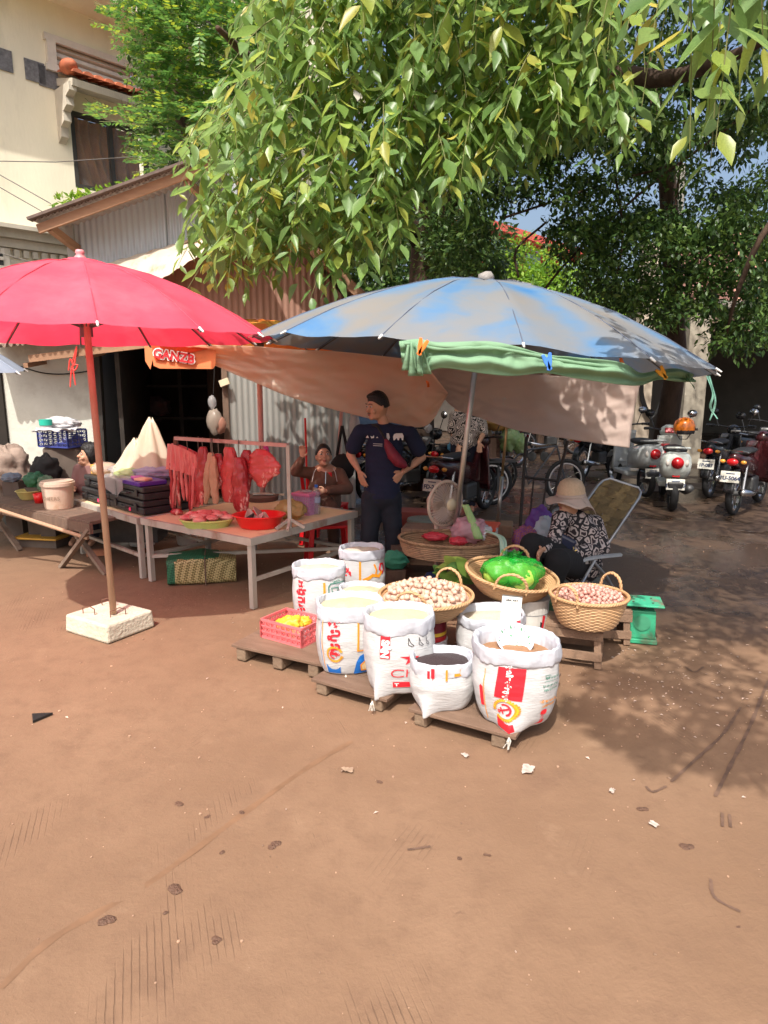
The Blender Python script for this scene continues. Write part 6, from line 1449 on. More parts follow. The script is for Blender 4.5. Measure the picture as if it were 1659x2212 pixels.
# pale tarpaulin cone bags behind
cream_t = mat('cream_tarp', (.72,.60,.44), rough=.6, vs=3, c2=(.78,.70,.56), trans=.3)
for (bx0, by0, ax, ay, r, lab) in ((322,1030,325,905,.26,'tall pointed cream plastic sack behind the black cases'),(285,1005,292,950,.2,'lower slanting cream plastic sack left of the pointed one')):
    Yb = 6.35; bp_ = at(bx0, by0, Yb); ap_ = at(ax, ay, Yb); t = thing('cream_sack', lab, 'sack', (bp_.x, bp_.y, bp_.z-.12)); H_ = ap_.z-bp_.z+.12; lx_ = ap_.x-bp_.x
    b = MB(); vs = []
    for i in range(21):
        v = i/20; rr = r*(1-v)**.8*(1+.0*v)+.018
        for j in range(64):
            a = 2*PI*j/64; f = 1+.16*math.cos(a*6+v*2)*(.3+v)+.1*nz(math.cos(a)*2, math.sin(a)*2, v*3+r*9)
            vs.append((rr*f*math.cos(a)+lx_*v, rr*.7*f*math.sin(a), H_*v+(.02*math.cos(a*3) if i == 20 else 0)))
    b.add(vs, [(i*64+j, i*64+(j+1)%64, (i+1)*64+(j+1)%64, (i+1)*64+j) for i in range(20) for j in range(64)]+[tuple(20*64+j for j in range(64))]); b.build('sheet', cream_t, t, smooth=True)
    if r < .25: MB().box((0,0,-.3), (.5,.3,.6)).build('support_box', case_m, t)
# ---- rack and meat
RA, RB = Vector((-1.80, 5.80, 0)), Vector((-.74, 5.16, 0)); rn = (RB-RA).normalized(); rnn = Vector((rn.y, -rn.x, 0))
RZ = at(622, 962, 5.16).z
rk = thing('meat_rack', 'pink-white metal rail frame clamped on the table with meat on hooks', 'rack', ((RA+RB)/2))
railm = mat('rack_paint', (.55,.36,.32), rough=.5, metal=.2, vs=8, c3=(.28,.14,.09), vs3=6)
MB().bar(RA+Vector((0,0,RZ)), RB+Vector((0,0,RZ)), .028).build('rail', railm, rk, world=True)
MB().bar(RA+Vector((0,0,TH)), RA+Vector((0,0,RZ)), .028).build('post', mat('rust_post', (.16,.08,.05), rough=.7), rk, world=True)
MB().bar(RB+Vector((0,0,TH-.0)), RB+Vector((0,0,RZ)), .028).build('post', metalw, rk, world=True)
for d in (Vector((-.10,-.07,0)), Vector((.12,-.02,0)), Vector((.0,-.13,0))): MB().bar(RB+Vector((0,0,TH+.075)), RB+d+Vector((0,0,TH+.012)), .022).build('brace_foot', metalw, rk, world=True)
MB().bar(RA+Vector((0,0,TH+.12)), RA+Vector((-.13,.1,TH+.01)), .02).build('brace_foot', mat('rust_post'), rk, world=True)
meat = mat('raw_meat', (.30,.012,.018), rough=.28, vs=7, c2=(.48,.045,.05), c3=(.80,.48,.40), vs3=13, thr3=(.58,.63), bump=.5, bs=35, spec=.6, stretch=(1,1,.35))
meatl = mat('pale_meat', (.60,.09,.10), rough=.3, vs=10, c2=(.74,.27,.24), c3=(.45,.03,.04), vs3=8, thr3=(.55,.66), bump=.3, bs=30, stretch=(1,1,.3))
hookm = mat('hook_steel', (.25,.2,.18), rough=.4, metal=.9)
def rp(x, y, off=0): return onplane(x, y, RA+rnn*off, rnn)
def hookat(t, x, y1, off=0):
    p = rp(x, y1, off); q = Vector((p.x, p.y, RZ+.02)); MB().tube([q+Vector((0,.012,-.03)), q+Vector((0,.01,.0)), q, q+Vector((0,-.012,-.02)), p+Vector((0,-.006,.03)), p+Vector((0,0,-.02)), p+Vector((0,.02,0))], .0035, 6).build('hook', hookm, t, world=True)
def slab(label, cx, y0, y1, w0, w1, th, m, seed, tilt=0, off=0, shape=None, name='meat_cut'):
    a = rp(cx, y0, off); c_ = rp(cx+tilt, y1, off); t = thing(name, label, 'meat', c_, 0, 'meat cuts hanging on hooks')
    b = MB(); vs = []; n = 32; m_ = 44
    for i in range(m_+1):
        v = i/m_; p = a.lerp(c_, v); sh_ = math.sin(PI*min(1, max(0, v*.94+.03)))**.3
        w = lerp(w0, w1, v)*(shape(v) if shape else 1)*sh_*1.65/FPX*5.4
        for j in range(n):
            q = 2*PI*j/n; k = 1+.3*nz(math.cos(q)+seed, math.sin(q), v*3.5)+.18*nz(math.cos(q)*3, math.sin(q)*3+seed, v*9)+.10*nz(math.cos(q)*6, math.sin(q)*6+seed, v*20)
            vs.append(p+rn*(w/2*k*math.cos(q))+rnn*(th*.7*k*math.sin(q)*sh_)+rn*.01*nz(v*5, seed))
    b.add(vs, [(i*n+j, i*n+(j+1)%n, (i+1)*n+(j+1)%n, (i+1)*n+j) for i in range(m_) for j in range(n)]+[tuple(range(n-1,-1,-1)), tuple(m_*n+j for j in range(n))])
    b.build('flesh', m, t, world=True, smooth=True); hookat(t, cx, y0+6, off); return t
# ribs: sheet with separated strips
a = rp(400, 1030); rt_ = thing('rib_strips', 'slab of pale pork ribs cut into long strips, leftmost on the rack', 'meat', a, 0, 'meat cuts hanging on hooks')
b = MB()
def ribtop(u, v):
    x = lerp(366, 428, u)+12*v*(u-.3); y = 958+24*u*u+v*55; p = rp(x, y); return p+rnn*(.022+.012*math.sin(u*40)*v+.02*math.sin(u*PI))
for sg in (1, -1):
    b.grid(lambda u, v: ribtop(u, v)-rnn*(.0 if sg > 0 else .045), 40, 14)
b.build('belly_sheet', meatl, rt_, world=True, smooth=True)
for k in range(11):
    x0 = lerp(368, 436, k/10); L_ = random.uniform(72, 104); b = MB()
    pts = [rp(x0+random.uniform(-1,1)+3*math.sin(v*3+k), 1000+v*L_, .01+.012*math.sin(k*2.1)) for v in [i/8 for i in range(9)]]
    b.tube(pts, [.013,.016,.017,.015,.018,.015,.017,.014,.007], 7); b.build('rib_strip', meatl if k % 3 else meat, rt_, world=True, smooth=True)
hookat(rt_, 385, 962); hookat(rt_, 405, 968)
slab('narrow dark red cut hanging next to the ribs', 438, 965, 1085, 20, 26, .06, meat, 2.2, tilt=-3)
slab('knotty red neck trimmings hanging behind the bone', 431, 1000, 1095, 16, 22, .05, meatl, 3.1, tilt=-8, off=-.04)
slab('pale shank bone cut hanging crossed beside the narrow cuts', 457, 978, 1088, 18, 10, .04, mat('bone_skin', (.42,.24,.14), rough=.5, vs=6, c2=(.55,.36,.22)), 4.4, tilt=-12, off=.03)
slab('second pale leg strip crossing the shank bone', 460, 985, 1088, 13, 14, .035, mat('bone_skin'), 5.2, tilt=6, off=.06)
slab('short red cut with a white fat seam', 473, 980, 1055, 20, 18, .05, meat, 6.5)
slab('long smooth pink-red loin, tallest on the rack', 495, 966, 1085, 26, 30, .06, meatl and mat('loin', (.48,.045,.05), rough=.28, vs=3, c2=(.60,.10,.09), bump=.3, bs=22, c3=(.78,.42,.36), vs3=11, thr3=(.6,.64), stretch=(1,1,.4)), 7.7)
slab('marbled dark loin hanging lowest over the table', 517, 988, 1105, 22, 32, .07, meat, 8.1, tilt=4, off=.03)
slab('ragged red cut half hidden behind the marbled loin', 532, 972, 1060, 20, 22, .05, meat, 9.3, off=-.03)
slab('broad heart-shaped red cut, rightmost on the rack', 563, 970, 1052, 30, 46, .06, mat('loin'), 10.5, shape=lambda v: .5+.95*math.sin(PI*min(1, .15+v*.95)), tilt=4)
pbg = thing('pink_bag', 'thin magenta plastic bag hanging from the pink pole behind the meat', 'bag', at(575, 985, 6.6)); b = MB()
b.lathe([(.012,.14),(.03,.05),(.06,-.05),(.07,-.13),(.05,-.17),(0,-.18)], 24, fn=lambda a, i: 1+.15*math.cos(5*a+i)); b.build('film', mat('magenta_film', (.75,.05,.35), rough=.3, trans=.4, alpha=.75), pbg, smooth=True)
# lime basket of meat
lb = G(447, 1128, TH+.03); lbt = thing('lime_colander', 'lime green plastic colander heaped with pink meat on the table', 'colander', (lb.x, lb.y, TH))
limem = mat('lime_plastic', (.52,.62,.18), rough=.4, var=.05)
b = MB(); RW = 5; NS = 48
def cpt(a, z): r = (.145+.045*(z/.06)**.8)*(1+.0); return Vector((r*1.12*math.cos(a), r*.8*math.sin(a), z))
for i in range(RW+1): b.tube([cpt(2*PI*j/40, .004+.054*i/RW) for j in range(40)], .0045 if 0 < i < RW else .008, 5, closed=True)
for j in range(NS): b.tube([cpt(2*PI*j/NS, .004), cpt(2*PI*(j+.6)/NS, .058)], .0035, 4)
b.lathe([(0,.003),(.148,.003)], 32, sx=1.12, sy=.8); b.build('lattice_bowl', limem, lbt)
for q in range(16):
    a = q*2.4; r = .016*math.sqrt(q)*2.0; MB().ball((r*1.5*math.cos(a), r*.95*math.sin(a), .07+.035*(1-q/16)), (random.uniform(.04,.07), random.uniform(.03,.05), .025), 14, 10, fn=lambda d: 1+.3*nz(d.x*2.5+q, d.y*2.5, d.z*2.5)+.12*nz(d.x*8, d.y*8+q, 0)).build('meat_chunk', (meatl, mat('pork_pink', (.66,.20,.18), rough=.35, vs=10, c2=(.78,.40,.34), c3=(.5,.05,.06), vs3=9, thr3=(.55,.62)))[q % 2], lbt, smooth=True)
sm = G(382, 1112, TH); o_ = thing('meat_scrap', 'small dark red meat scrap left of the lime colander', 'meat', (sm.x, sm.y, TH)); MB().ball((0,0,.025), (.055,.04,.03), 16, 10, fn=lambda d: 1+.3*nz(d.x*3, d.y*3, d.z*3)).build('flesh', meat, o_, smooth=True)
# red basin with ears
rb_ = G(560, 1140, TH+.0); rbt = thing('red_basin', 'bright red plastic basin holding grey-pink pig ears', 'basin', (rb_.x, rb_.y+.02, TH))
b = MB(); b.lathe([(0,.002),(.135,.002),(.150,.02),(.178,.095),(.195,.10),(.198,.106),(.188,.110),(.170,.104),(.142,.022),(.13,.010),(0,.010)], 40, sx=1.08, sy=.9); b.build('basin', mat('red_plastic', (.80,.015,.015), rough=.3, var=.03), rbt, smooth=True)
earm = mat('ear_skin', (.42,.27,.21), rough=.45, vs=6, c2=(.55,.38,.32), bump=.1)
for (x, y, s, a, m_) in ((-.06,-.02,.09,.4,earm),(.03,.03,.12,1.7,earm),(.07,-.03,.09,2.6,earm),(-.02,-.05,.08,5.0,mat('ear_pink', (.60,.36,.34), rough=.4)),(-.09,.02,.06,3.9,mat('ear_dark', (.04,.03,.03)))):
    b = MB(); b.grid(lambda u, v: ((u-.5)*s*1.4*(1-v*.85), .03*math.sin(u*PI)*(1-v)+.02*v, v*s*1.15), 12, 10)
    o = b.build('pig_ear', m_, rbt, smooth=True, sol=.008); o.location = (x, y, .06); o.rotation_euler = (R(-25), R(random.uniform(-30,30)), a)
MB().lathe([(0,.055),(.15,.055)], 24, sx=1.08, sy=.9, fn=lambda a, i: 1).build('meat_fill', mat('ear_pink'), rbt)
# pink lattice bin, bottle, yellow bag, cutting board
pb = G(660, 1112, TH); pbt = thing('pink_bin', 'pink lidded lattice bin standing near the water bottle on the table', 'bin', (pb.x, pb.y+.05, TH), R(-30))
pp = mat('pink_bin_plastic', (.72,.20,.38), rough=.4, var=.04); ppd = mat('mauve_plastic', (.62,.28,.50), rough=.4)
MB().box((0,0,.085), (.17,.135,.165), taper=.12).build('liner', mat('bin_inside', (.55,.5,.5)), pbt, bev=.01)
b = MB()
for sg in (-1, 1):
    for i in range(9):
        s = -.08+.16*i/8; b.bar((s*.88, sg*.063, .0), (s, sg*.0725, .165), .007, .006); 
    for i in range(7): s = -.062+.124*i/6; b.bar((sg*.078, s*.88, 0), (sg*.0895, s, .165), .006, .007)
for j in range(7):
    z = .004+.155*j/6; k = .88+.12*z/.165
    b.bar((-.09*k,-.074*k,z),(.09*k,-.074*k,z),.006,.006).bar((-.09*k,.074*k,z),(.09*k,.074*k,z),.006,.006).bar((-.09*k,-.074*k,z),(-.09*k,.074*k,z),.006,.006).bar((.09*k,-.074*k,z),(.09*k,.074*k,z),.006,.006)
b.build('lattice', ppd, pbt); MB().box((0,0,.178), (.20,.165,.028)).build('lid', pp, pbt, bev=.008)
MB().ball((0,0,.2), (.06,.05,.012), 16, 8, fn=lambda d: 1+.2*nz(d.x*4, d.y*4)).build('film_on_lid', cf_, pbt, smooth=True)
wb = at(683, 1060, 5.75); wbt = thing('water_bottle', 'clear water bottle with blue cap behind the pink bin', 'bottle', (wb.x, wb.y, TH))
MB().lathe([(0,0),(.032,0),(.034,.01),(.034,.06),(.031,.075),(.034,.09),(.034,.17),(.028,.20),(.014,.225),(.0135,.235)], 20).build('body', mat('clear_pet', (.5,.5,.5), rough=.08, alpha=.35, coat=.5), wbt, smooth=True)
MB().lathe([(.0145,.235),(.0155,.24),(.0155,.257),(0,.258)], 14).build('cap', mat('blue_cap', (.03,.16,.6), rough=.4), wbt)
MB().lathe([(.0348,.10),(.0352,.102),(.0352,.148),(.0348,.15)], 20).build('label', mat('bottle_label', (.4,.45,.6), rough=.4), wbt)
yb_ = G(630, 1125, TH); bag('crumpled yellowish plastic bag behind the red basin', (yb_.x-.02, yb_.y+.08, TH), (.13,.09,.085), mat('yellow_film', (.62,.42,.16), rough=.35, vs=5, c2=(.5,.28,.10), trans=.2), 4.4)
cbp = G(520, 1090, TH); cbt = thing('chopping_board', 'dark round chopping board with a knife at the back of the table', 'board', (cbp.x+.15, cbp.y+.25, TH))
MB().lathe([(0,0),(.16,0),(.165,.01),(.165,.04),(.16,.045),(0,.045)], 28).build('block', mat('board_dark', (.12,.06,.045), rough=.6), cbt)
MB().box((.02,0,.052), (.2,.05,.006)).build('knife_blade', mat('blade', (.4,.38,.36), rough=.3, metal=.9), cbt); MB().box((.17,0,.053), (.11,.022,.015)).build('knife_handle', oldwood, cbt)
# ================================================================= UNDER THE TABLES
def jug(label, px, py, w, h, m=None, lid=None, cyl=False, z0=0, letter=None):
    g = G(px, py, z0); t = thing('plastic_tub' if cyl else 'plastic_jug', label, 'tub' if cyl else 'jug', (g.x, g.y+w/2, z0), R(-20)); m = m or mat('milky_plastic', (.60,.58,.54), rough=.4, trans=.15, var=.05)
    if cyl: MB().lathe([(0,0),(w*.42,0),(w*.45,.01),(w*.5,h*.95),(w*.52,h),(w*.49,h),(w*.44,.02),(0,.02)], 28).build('body', m, t, smooth=True)
    else:
        MB().box((0,0,h*.46), (w,w*.8,h*.92)).build('body', m, t, bev=w*.14); MB().lathe([(w*.2,h*.9),(w*.2,h),(0,h*1.01)], 16).build('neck', m, t)
    if lid: MB().lathe([(0,h*.98),(w*.5,h*.98),(w*.53,h),(w*.53,h*1.05),(w*.5,h*1.06),(0,h*1.06)], 28).build('lid', lid, t)
    return t
jug('milky square jug under the black cases, behind the brown pole', 262, 1165, .22, .25); jug('milky square jug just left of the meat table leg', 300, 1185, .22, .26); jug('white basin with red scribble under the meat table', 398, 1180, .22, .12, mat('white_tub', (.62,.60,.58), rough=.4), cyl=True)
jug('second milky jug stacked at the back under the cases', 250, 1110, .2, .2, cyl=True)
# woven green and straw bag
wb_ = G(430, 1262); wv = thing('woven_mat_bag', 'green and straw checked woven bag lying under the meat table', 'bag', (wb_.x, wb_.y+.14, 0), R(12))
def chk(name, cA, cB_):
    m = bpy.data.materials.new(name); m.use_nodes = True; N = m.node_tree.nodes; L = m.node_tree.links; bs_ = N['Principled BSDF']; bs_.inputs['Roughness'].default_value = .6
    tc = N.new('ShaderNodeTexCoord'); mp = N.new('ShaderNodeMapping'); mp.inputs['Rotation'].default_value = (.5,.35,.7); ch_ = N.new('ShaderNodeTexChecker'); ch_.inputs['Scale'].default_value = 62; L.new(tc.outputs['Object'], mp.inputs[0]); L.new(mp.outputs[0], ch_.inputs[0]); ch_.inputs[1].default_value = (*cA, 1); ch_.inputs[2].default_value = (*cB_, 1); L.new(ch_.outputs[0], bs_.inputs['Base Color'])
    b_ = N.new('ShaderNodeBump'); b_.inputs['Strength'].default_value = .5; b_.inputs['Distance'].default_value = .01; L.new(ch_.outputs[1], b_.inputs['Height']); L.new(b_.outputs[0], bs_.inputs['Normal']); return m
w1, w2 = chk('straw_weave', (.50,.42,.20), (.16,.13,.04)), chk('green_weave', (.03,.17,.08), (.01,.08,.04))
b = MB(); W_, D_, Hh = .56, .36, .25; nu = 40
def wbx(a, v):                                              # rounded box tube, axis x
    c_, s_ = math.cos(a), math.sin(a); return math.copysign(abs(c_)**.35, c_), math.copysign(abs(s_)**.35, s_)
vs = []
for i in range(21):
    u = i/20; ez = 1-.10*abs(u-.5)*2
    for j in range(nu):
        cy_, sz_ = wbx(2*PI*j/nu, u); vs.append(((u-.5)*W_+.015*nz(j*.3, u*3), cy_*D_/2*ez, (sz_*.5+.5)*Hh*ez*(1-.18*(u > .5)*(u-.5))+.008*nz(u*5, j*.2)))
b.add(vs, [(i*nu+j, i*nu+(j+1)%nu, (i+1)*nu+(j+1)%nu, (i+1)*nu+j) for i in range(20) for j in range(nu)]+[tuple(range(nu-1,-1,-1)), tuple(20*nu+j for j in range(nu))])
b.mi = [1 if (sum(b.v[i_][2] for i_ in f)/len(f) > Hh*.9 or sum(b.v[i_][0] for i_ in f)/len(f) < -.21) else 0 for f in b.f]
b.build('bag_body', [w1, w2], wv, smooth=False); MB().tube([(.03,-D_/2-.01,.0),(.03,-D_/2-.01,Hh*.9),(.03,0,Hh+.01)], .006, 6).build('cord', oldwood, wv)
br = G(208, 1200); o_ = thing('brick_piece', 'broken orange brick on the ground by the left table leg', 'brick', (br.x, br.y, 0), R(15)); MB().box((0,0,.03), (.17,.08,.06)).build('brick', mat('brick_orange', (.50,.20,.11), rough=.9, vs=9, bump=.4), o_, bev=.008)
# ================================================================= LEFT PLANK TABLE and clutter
la, lb2 = G(-60, 1075, .50), G(196, 1128, .50); ld = (lb2-la).normalized(); lt_ = math.atan2(ld.y, ld.x); ll = (lb2-la).length; ln = Vector((-ld.y, ld.x, 0))
pt = thing('plank_table', 'rough plank trestle table with crossed legs on the far left', 'table', la, lt_)
pt.location = (la.x, la.y, 0)
for k in range(3): MB().box((ll/2+random.uniform(-.03,.03), .12+k*.24, .485), (ll, .235, .03)).build('plank', oldwood, pt, bev=.004)
MB().bar((0,.0,.44), (ll,.0,.44), .03, .09).build('front_rail', oldwood, pt)
for (x, s) in ((ll-.3, 1), (ll-.3,-1), (.35,1), (.35,-1)): MB().bar((x-.28*s, .05+.05*s, .44), (x+.28*s, .05+.05*s+.02, 0), .05, .03).build('crossed_leg', mat('grey_wood', (.26,.20,.15), rough=.85, vs=5, c2=(.17,.12,.09), bump=.3), pt)
lg = thing('loose_pole', 'long pale pole slanting in front of the plank table', 'pole', G(180, 1160)); MB().tube([at(-30, 1092, 5.95), at(190, 1163, 5.7)], .017, 8).build('pole', mat('pale_stick', (.42,.27,.17), rough=.7), lg, world=True)
def plant_at(px, py, z=.50): g = G(px, py, z); return g
g = plant_at(60, 1080); o_ = thing('yellow_bowl', 'pale yellow plastic bowl on the plank table', 'bowl', (g.x, g.y+.05, .5)); MB().lathe([(0,0),(.08,0),(.095,.015),(.125,.085),(.135,.09),(.13,.095),(.12,.088),(.09,.02),(0,.012)], 30).build('bowl', mat('pale_yellow', (.72,.62,.22), rough=.4, trans=.1), o_, smooth=True)
g = plant_at(86, 1086); o_ = thing('red_cup', 'red plastic cup between the yellow bowl and the white bucket', 'cup', (g.x, g.y-.0, .5)); MB().lathe([(0,0),(.045,0),(.056,.095),(.05,.095),(.042,.01),(0,.01)], 24).build('cup', mat('red_plastic'), o_, smooth=True)
g = plant_at(122, 1100); o_ = thing('dirty_bucket', 'grimy white lidded bucket with worn lettering on the plank table', 'bucket', (g.x, g.y+.06, .5))
MB().lathe([(0,0),(.12,0),(.125,.01),(.142,.22),(.155,.222),(.155,.25),(.142,.252),(.142,.265),(0,.262)], 36).build('pail', mat('grimy_white', (.60,.50,.42), rough=.55, vs=4, c2=(.52,.36,.25), c3=(.35,.18,.09), vs3=6, thr3=(.58,.72)), o_, smooth=False)
vs, fs = text2d('CHEERS', .05, 'CENTER', .0); b = MB(); b.add([(.1385*math.sin(x/.1385-.1), -.1385*math.cos(x/.1385-.1)*1.0, y+.11) for x, y in vs], fs); b.build('lettering', mat('faded_ink', (.28,.20,.14)), o_)
g = plant_at(30, 1052); o_ = thing('black_tray', 'wide black tray of dark goods at the left end of the plank table', 'tray', (g.x-.05, g.y+.1, .5)); MB().lathe([(0,.0),(.24,.0),(.30,.08),(.31,.085),(.29,.085),(.235,.012),(0,.012)], 32, sy=.6).build('tray', case_m, o_, smooth=True)
for i, (px, py, Yb, r, m_, lab) in enumerate(((75,1035,6.9,(.11,.09,.08), mat('green_mesh', (.05,.20,.10), rough=.5, trans=.2), 'crumpled dark green net bag behind the yellow bowl'),(98,1045,6.8,(.09,.08,.09), mat('pale_green_film', (.25,.38,.25), rough=.3, trans=.3, alpha=.7), 'pale green film bag left of the bucket'),(18,1010,7.6,(.26,.2,.28), mat('grey_sack', (.27,.20,.16), rough=.8, vs=5, bump=.5, bs=20), 'big bulging brown-grey sack at the far left edge'),(168,985,7.7,(.20,.16,.24), mat('mesh_grey', (.30,.26,.21), rough=.7, vs=20, var=.4), 'tall pale mesh sack below the blue crate'),(100,1015,7.3,(.16,.1,.18), mat('black_cloth', (.015,.014,.014), rough=.8), 'black cloth bundle left of the mesh sack'),(25,1030,7.0,(.1,.08,.05), mat('bluegrey_cloth', (.18,.22,.28), rough=.8), 'blue-grey cloth on the black tray'))):
    p = at(px, py, Yb); bag(lab, (p.x, p.y, max(0, p.z-r[2])), r, m_, i*2.7+.5, name='goods_bag', cat='bag')
    if p.z-r[2] > .3: 
        q_ = bpy.data.objects.new('under_goods', MB().box((p.x, p.y+.02, (p.z-r[2])/2), (r[0]*1.7, r[1]*1.6, p.z-r[2])).build('q', mat('brown_sack', (.13,.10,.08), rough=.9, vs=6)).data); col.objects.link(q_); bpy.data.objects.remove(bpy.data.objects['q']); q_['label'] = f'dark brown stack of goods beneath {["the green net bag","the film bag","the bulging sack","the mesh sack","the black bundle","the blue-grey cloth"][i]}'; q_['category'] = 'goods'; q_.name = 'goods_stack'
p = at(135, 945, 7.55); crate('blue lattice crate piled with white bags against the plaster wall', (p.x, p.y, p.z-.1), R(-20), .42, .28, .19, mat('blue_crate', (.05,.07,.30), rough=.5), 6, 4)
st_ = thing('goods_stack', 'tall dark stack of wrapped goods holding up the blue crate', 'goods', (p.x, p.y+.05, 0)); MB().box((0,0,(p.z-.1)/2), (.4,.3,p.z-.11)).build('stack', mat('brown_sack'), st_, bev=.03)
bag('white printed plastic bag on top of the blue crate', (p.x, p.y, p.z+.09), (.2,.13,.075), wf_, 9.1); 
b = MB(); b.grid(lambda u, v: (p.x+(u-.5)*.42+.02*nz(u*6, v*6), p.y-.1+(v-.5)*.3, p.z+.10+.05*nz(u*4, v*4, 2)), 20, 12); o = b.build('white_cloth', wf_, None, smooth=True, sol=.003); tag(o, 'crumpled white cloth spread over the blue crate under the bag', 'cloth')
q = at(99, 920, 7.4); o_ = thing('green_tub', 'small teal and white tub left of the white bag', 'tub', (q.x, q.y, q.z-.05)); MB().lathe([(0,0),(.05,0),(.06,.06),(.0,.06)], 20).build('tub', wf_, o_); MB().lathe([(.062,.055),(.066,.06),(.066,.12),(0,.12)], 20).build('lid', mat('teal_plastic', (.02,.45,.33), rough=.4), o_)
q = at(90, 1145, 6.8); o_ = thing('yellow_tray', 'flat orange-yellow tray under the plank table', 'tray', (q.x, q.y, 0), R(-10)); MB().box((0,0,.10), (.5,.26,.02)).build('tray', mat('yellow_plastic_old', (.55,.30,.04), rough=.5), o_, bev=.005); MB().box((0,.02,.045), (.42,.2,.09)).build('support', mat('brown_sack'), o_)
q = at(20, 1130, 7.0); jug('dark plastic tub in the shadow under the plank table', 25, 1160, .34, .3, mat('dark_tub', (.07,.075,.07), rough=.5), cyl=True)
q = at(158, 790, LW-.5); o_ = thing('red_string', 'knotted red plastic string hanging from the wooden beam', 'string', (q.x, q.y, q.z))
for pts in ([(166,748),(160,790),(152,775),(148,800)], [(166,748),(157,785),(168,788),(162,800),(154,795)], [(155,790),(153,815),(152,836)], [(157,790),(160,812),(163,832)]):
    MB().tube([smoothl([at(x, y, LW-.5) for x, y in pts], i/12) for i in range(13)], .008, 5).build('strand', mat('red_string', (.75,.06,.05), rough=.5), o_, world=True)
q = thing('power_cable', 'black cable sagging across the plaster wall', 'cable', at(150, 800, LW-.1)); MB().tube([smoothl([at(40,790,LW-.05), at(90,805,LW-.05), at(140,808,LW-.05), at(205,800,LW-.05)], i/12) for i in range(13)], .008, 5).build('cable', mat('black_rubber'), q, world=True)
q = thing('overhead_wire', 'thin wires crossing in front of the cream house', 'wire', at(80, 350, 9))
for pts in ([(-5,348),(120,350),(300,338)], [(-5,375),(110,440)], [(-5,402),(100,462)], [(-5,545),(100,575)]): MB().tube([at(x, y, 9.6) for x, y in pts], .006, 4).build('wire', mat('grey_wire', (.12,.11,.1)), q, world=True)
# ================================================================= SHED DOOR CLUTTER
hb = sp(478, 905, .12); t = thing('hanging_bags', 'bunch of clear plastic bags hanging at the shed door post', 'bags', sw(hb[0]-.08, hb[1], .12))
for (dx, dz, r, m_) in ((0,0,(.10,.08,.19), mat('dusty_film', (.42,.35,.29), rough=.3, trans=.3, alpha=.75)),(.07,-.05,(.07,.06,.13), mat('peach_film', (.50,.25,.18), rough=.3, trans=.3, alpha=.8)),(-.02,.22,(.05,.05,.1), cf_)):
    MB().ball((dx,0,dz), r, 24, 16, fn=lambda d: (1+.18*nz(d.x*3+dx*9, d.y*3, d.z*2))*(1-.35*max(0, d.z))).build('bag', m_, t, smooth=True)
MB().tube([(0,0,.3),(.04,.0,.75)], .004, 5).build('string', mat('black_rubber'), t)
q = sp(485, 826, .1); t = thing('socket_box', 'small cream electrical box at the top of the shed door post', 'box', sw(*q, .1)); MB().box((0,0,0), (.12,.06,.08), M=Matrix.Rotation(R(-20), 4, 'Y')).build('box', mat('cream_plastic', (.62,.52,.36), rough=.5), t, bev=.005)
q = sp(601, 825, .02); t = thing('wall_notice', 'white notice with yellow lower edge on the corrugated wall', 'sign', sw(*q, .03), math.atan2(SD.y, SD.x)); MB().box((0,0,.02), (.10,.006,.09)).build('sheet', mat('card_white'), t); MB().box((0,-.001,-.045), (.10,.008,.035)).build('yellow_edge', mat('yellow_plastic'), t)
# dim goods inside the doorway
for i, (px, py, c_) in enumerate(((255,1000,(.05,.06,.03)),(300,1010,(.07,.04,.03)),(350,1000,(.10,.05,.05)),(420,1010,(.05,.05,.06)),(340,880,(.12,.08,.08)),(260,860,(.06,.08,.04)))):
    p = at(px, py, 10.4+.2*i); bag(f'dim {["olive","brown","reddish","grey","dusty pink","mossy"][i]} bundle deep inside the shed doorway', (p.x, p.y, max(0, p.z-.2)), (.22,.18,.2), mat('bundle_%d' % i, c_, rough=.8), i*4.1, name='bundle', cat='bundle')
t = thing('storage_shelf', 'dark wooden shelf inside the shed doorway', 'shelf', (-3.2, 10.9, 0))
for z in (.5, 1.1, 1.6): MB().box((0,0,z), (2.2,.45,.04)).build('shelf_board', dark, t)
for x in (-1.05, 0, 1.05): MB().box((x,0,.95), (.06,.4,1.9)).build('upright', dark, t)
# ================================================================= MIDDLE CLUTTER BEHIND THE SACKS
# plastic bags in the dark oval tray
for i, (px, py, r, m_, lab) in enumerate(((1015,1172,(.13,.08,.075), pf_, 'pink-white full plastic bag with red tie in the dark wicker tray'),(1045,1172,(.07,.06,.05), wf_, 'white plastic bag end at the right of the dark tray'),(965,1158,(.07,.05,.03), mat('cream_paper', (.66,.50,.42), rough=.7), 'cream spotted paper packet in the dark tray'),(940,1170,(.09,.05,.025), mat('red_film', (.70,.06,.09), rough=.3, trans=.3, alpha=.85), 'flat red and pink plastic bag in the dark tray'),(915,1160,(.05,.04,.02), mat('lilac_film2', (.55,.35,.42), rough=.3, trans=.3, alpha=.8), 'small lilac crumpled film in the dark tray'),(990,1180,(.06,.04,.025), mat('red_film'), 'bunched red carrier bag in front of the pink-white bag'))):
    p = G(px, py, .47); bag(lab, (p.x, p.y+.03, .475), (r[0]*1.1, r[1]*1.1, r[2]*1.3), m_, i*3.7+2, group='bags in the dark wicker tray')
p = G(905, 1158, .47); o_ = thing('rubber_rings', 'bright green rubber rings at the left of the dark tray', 'rings', (p.x, p.y, .48))
for i in range(3): MB().tube([(.03*math.cos(a), .022*math.sin(a), .006+i*.009) for a in [2*PI*j/16 for j in range(16)]], .005, 6, closed=True).build('ring', mat('green_ring', (.03,.55,.22), rough=.4), o_, smooth=True)
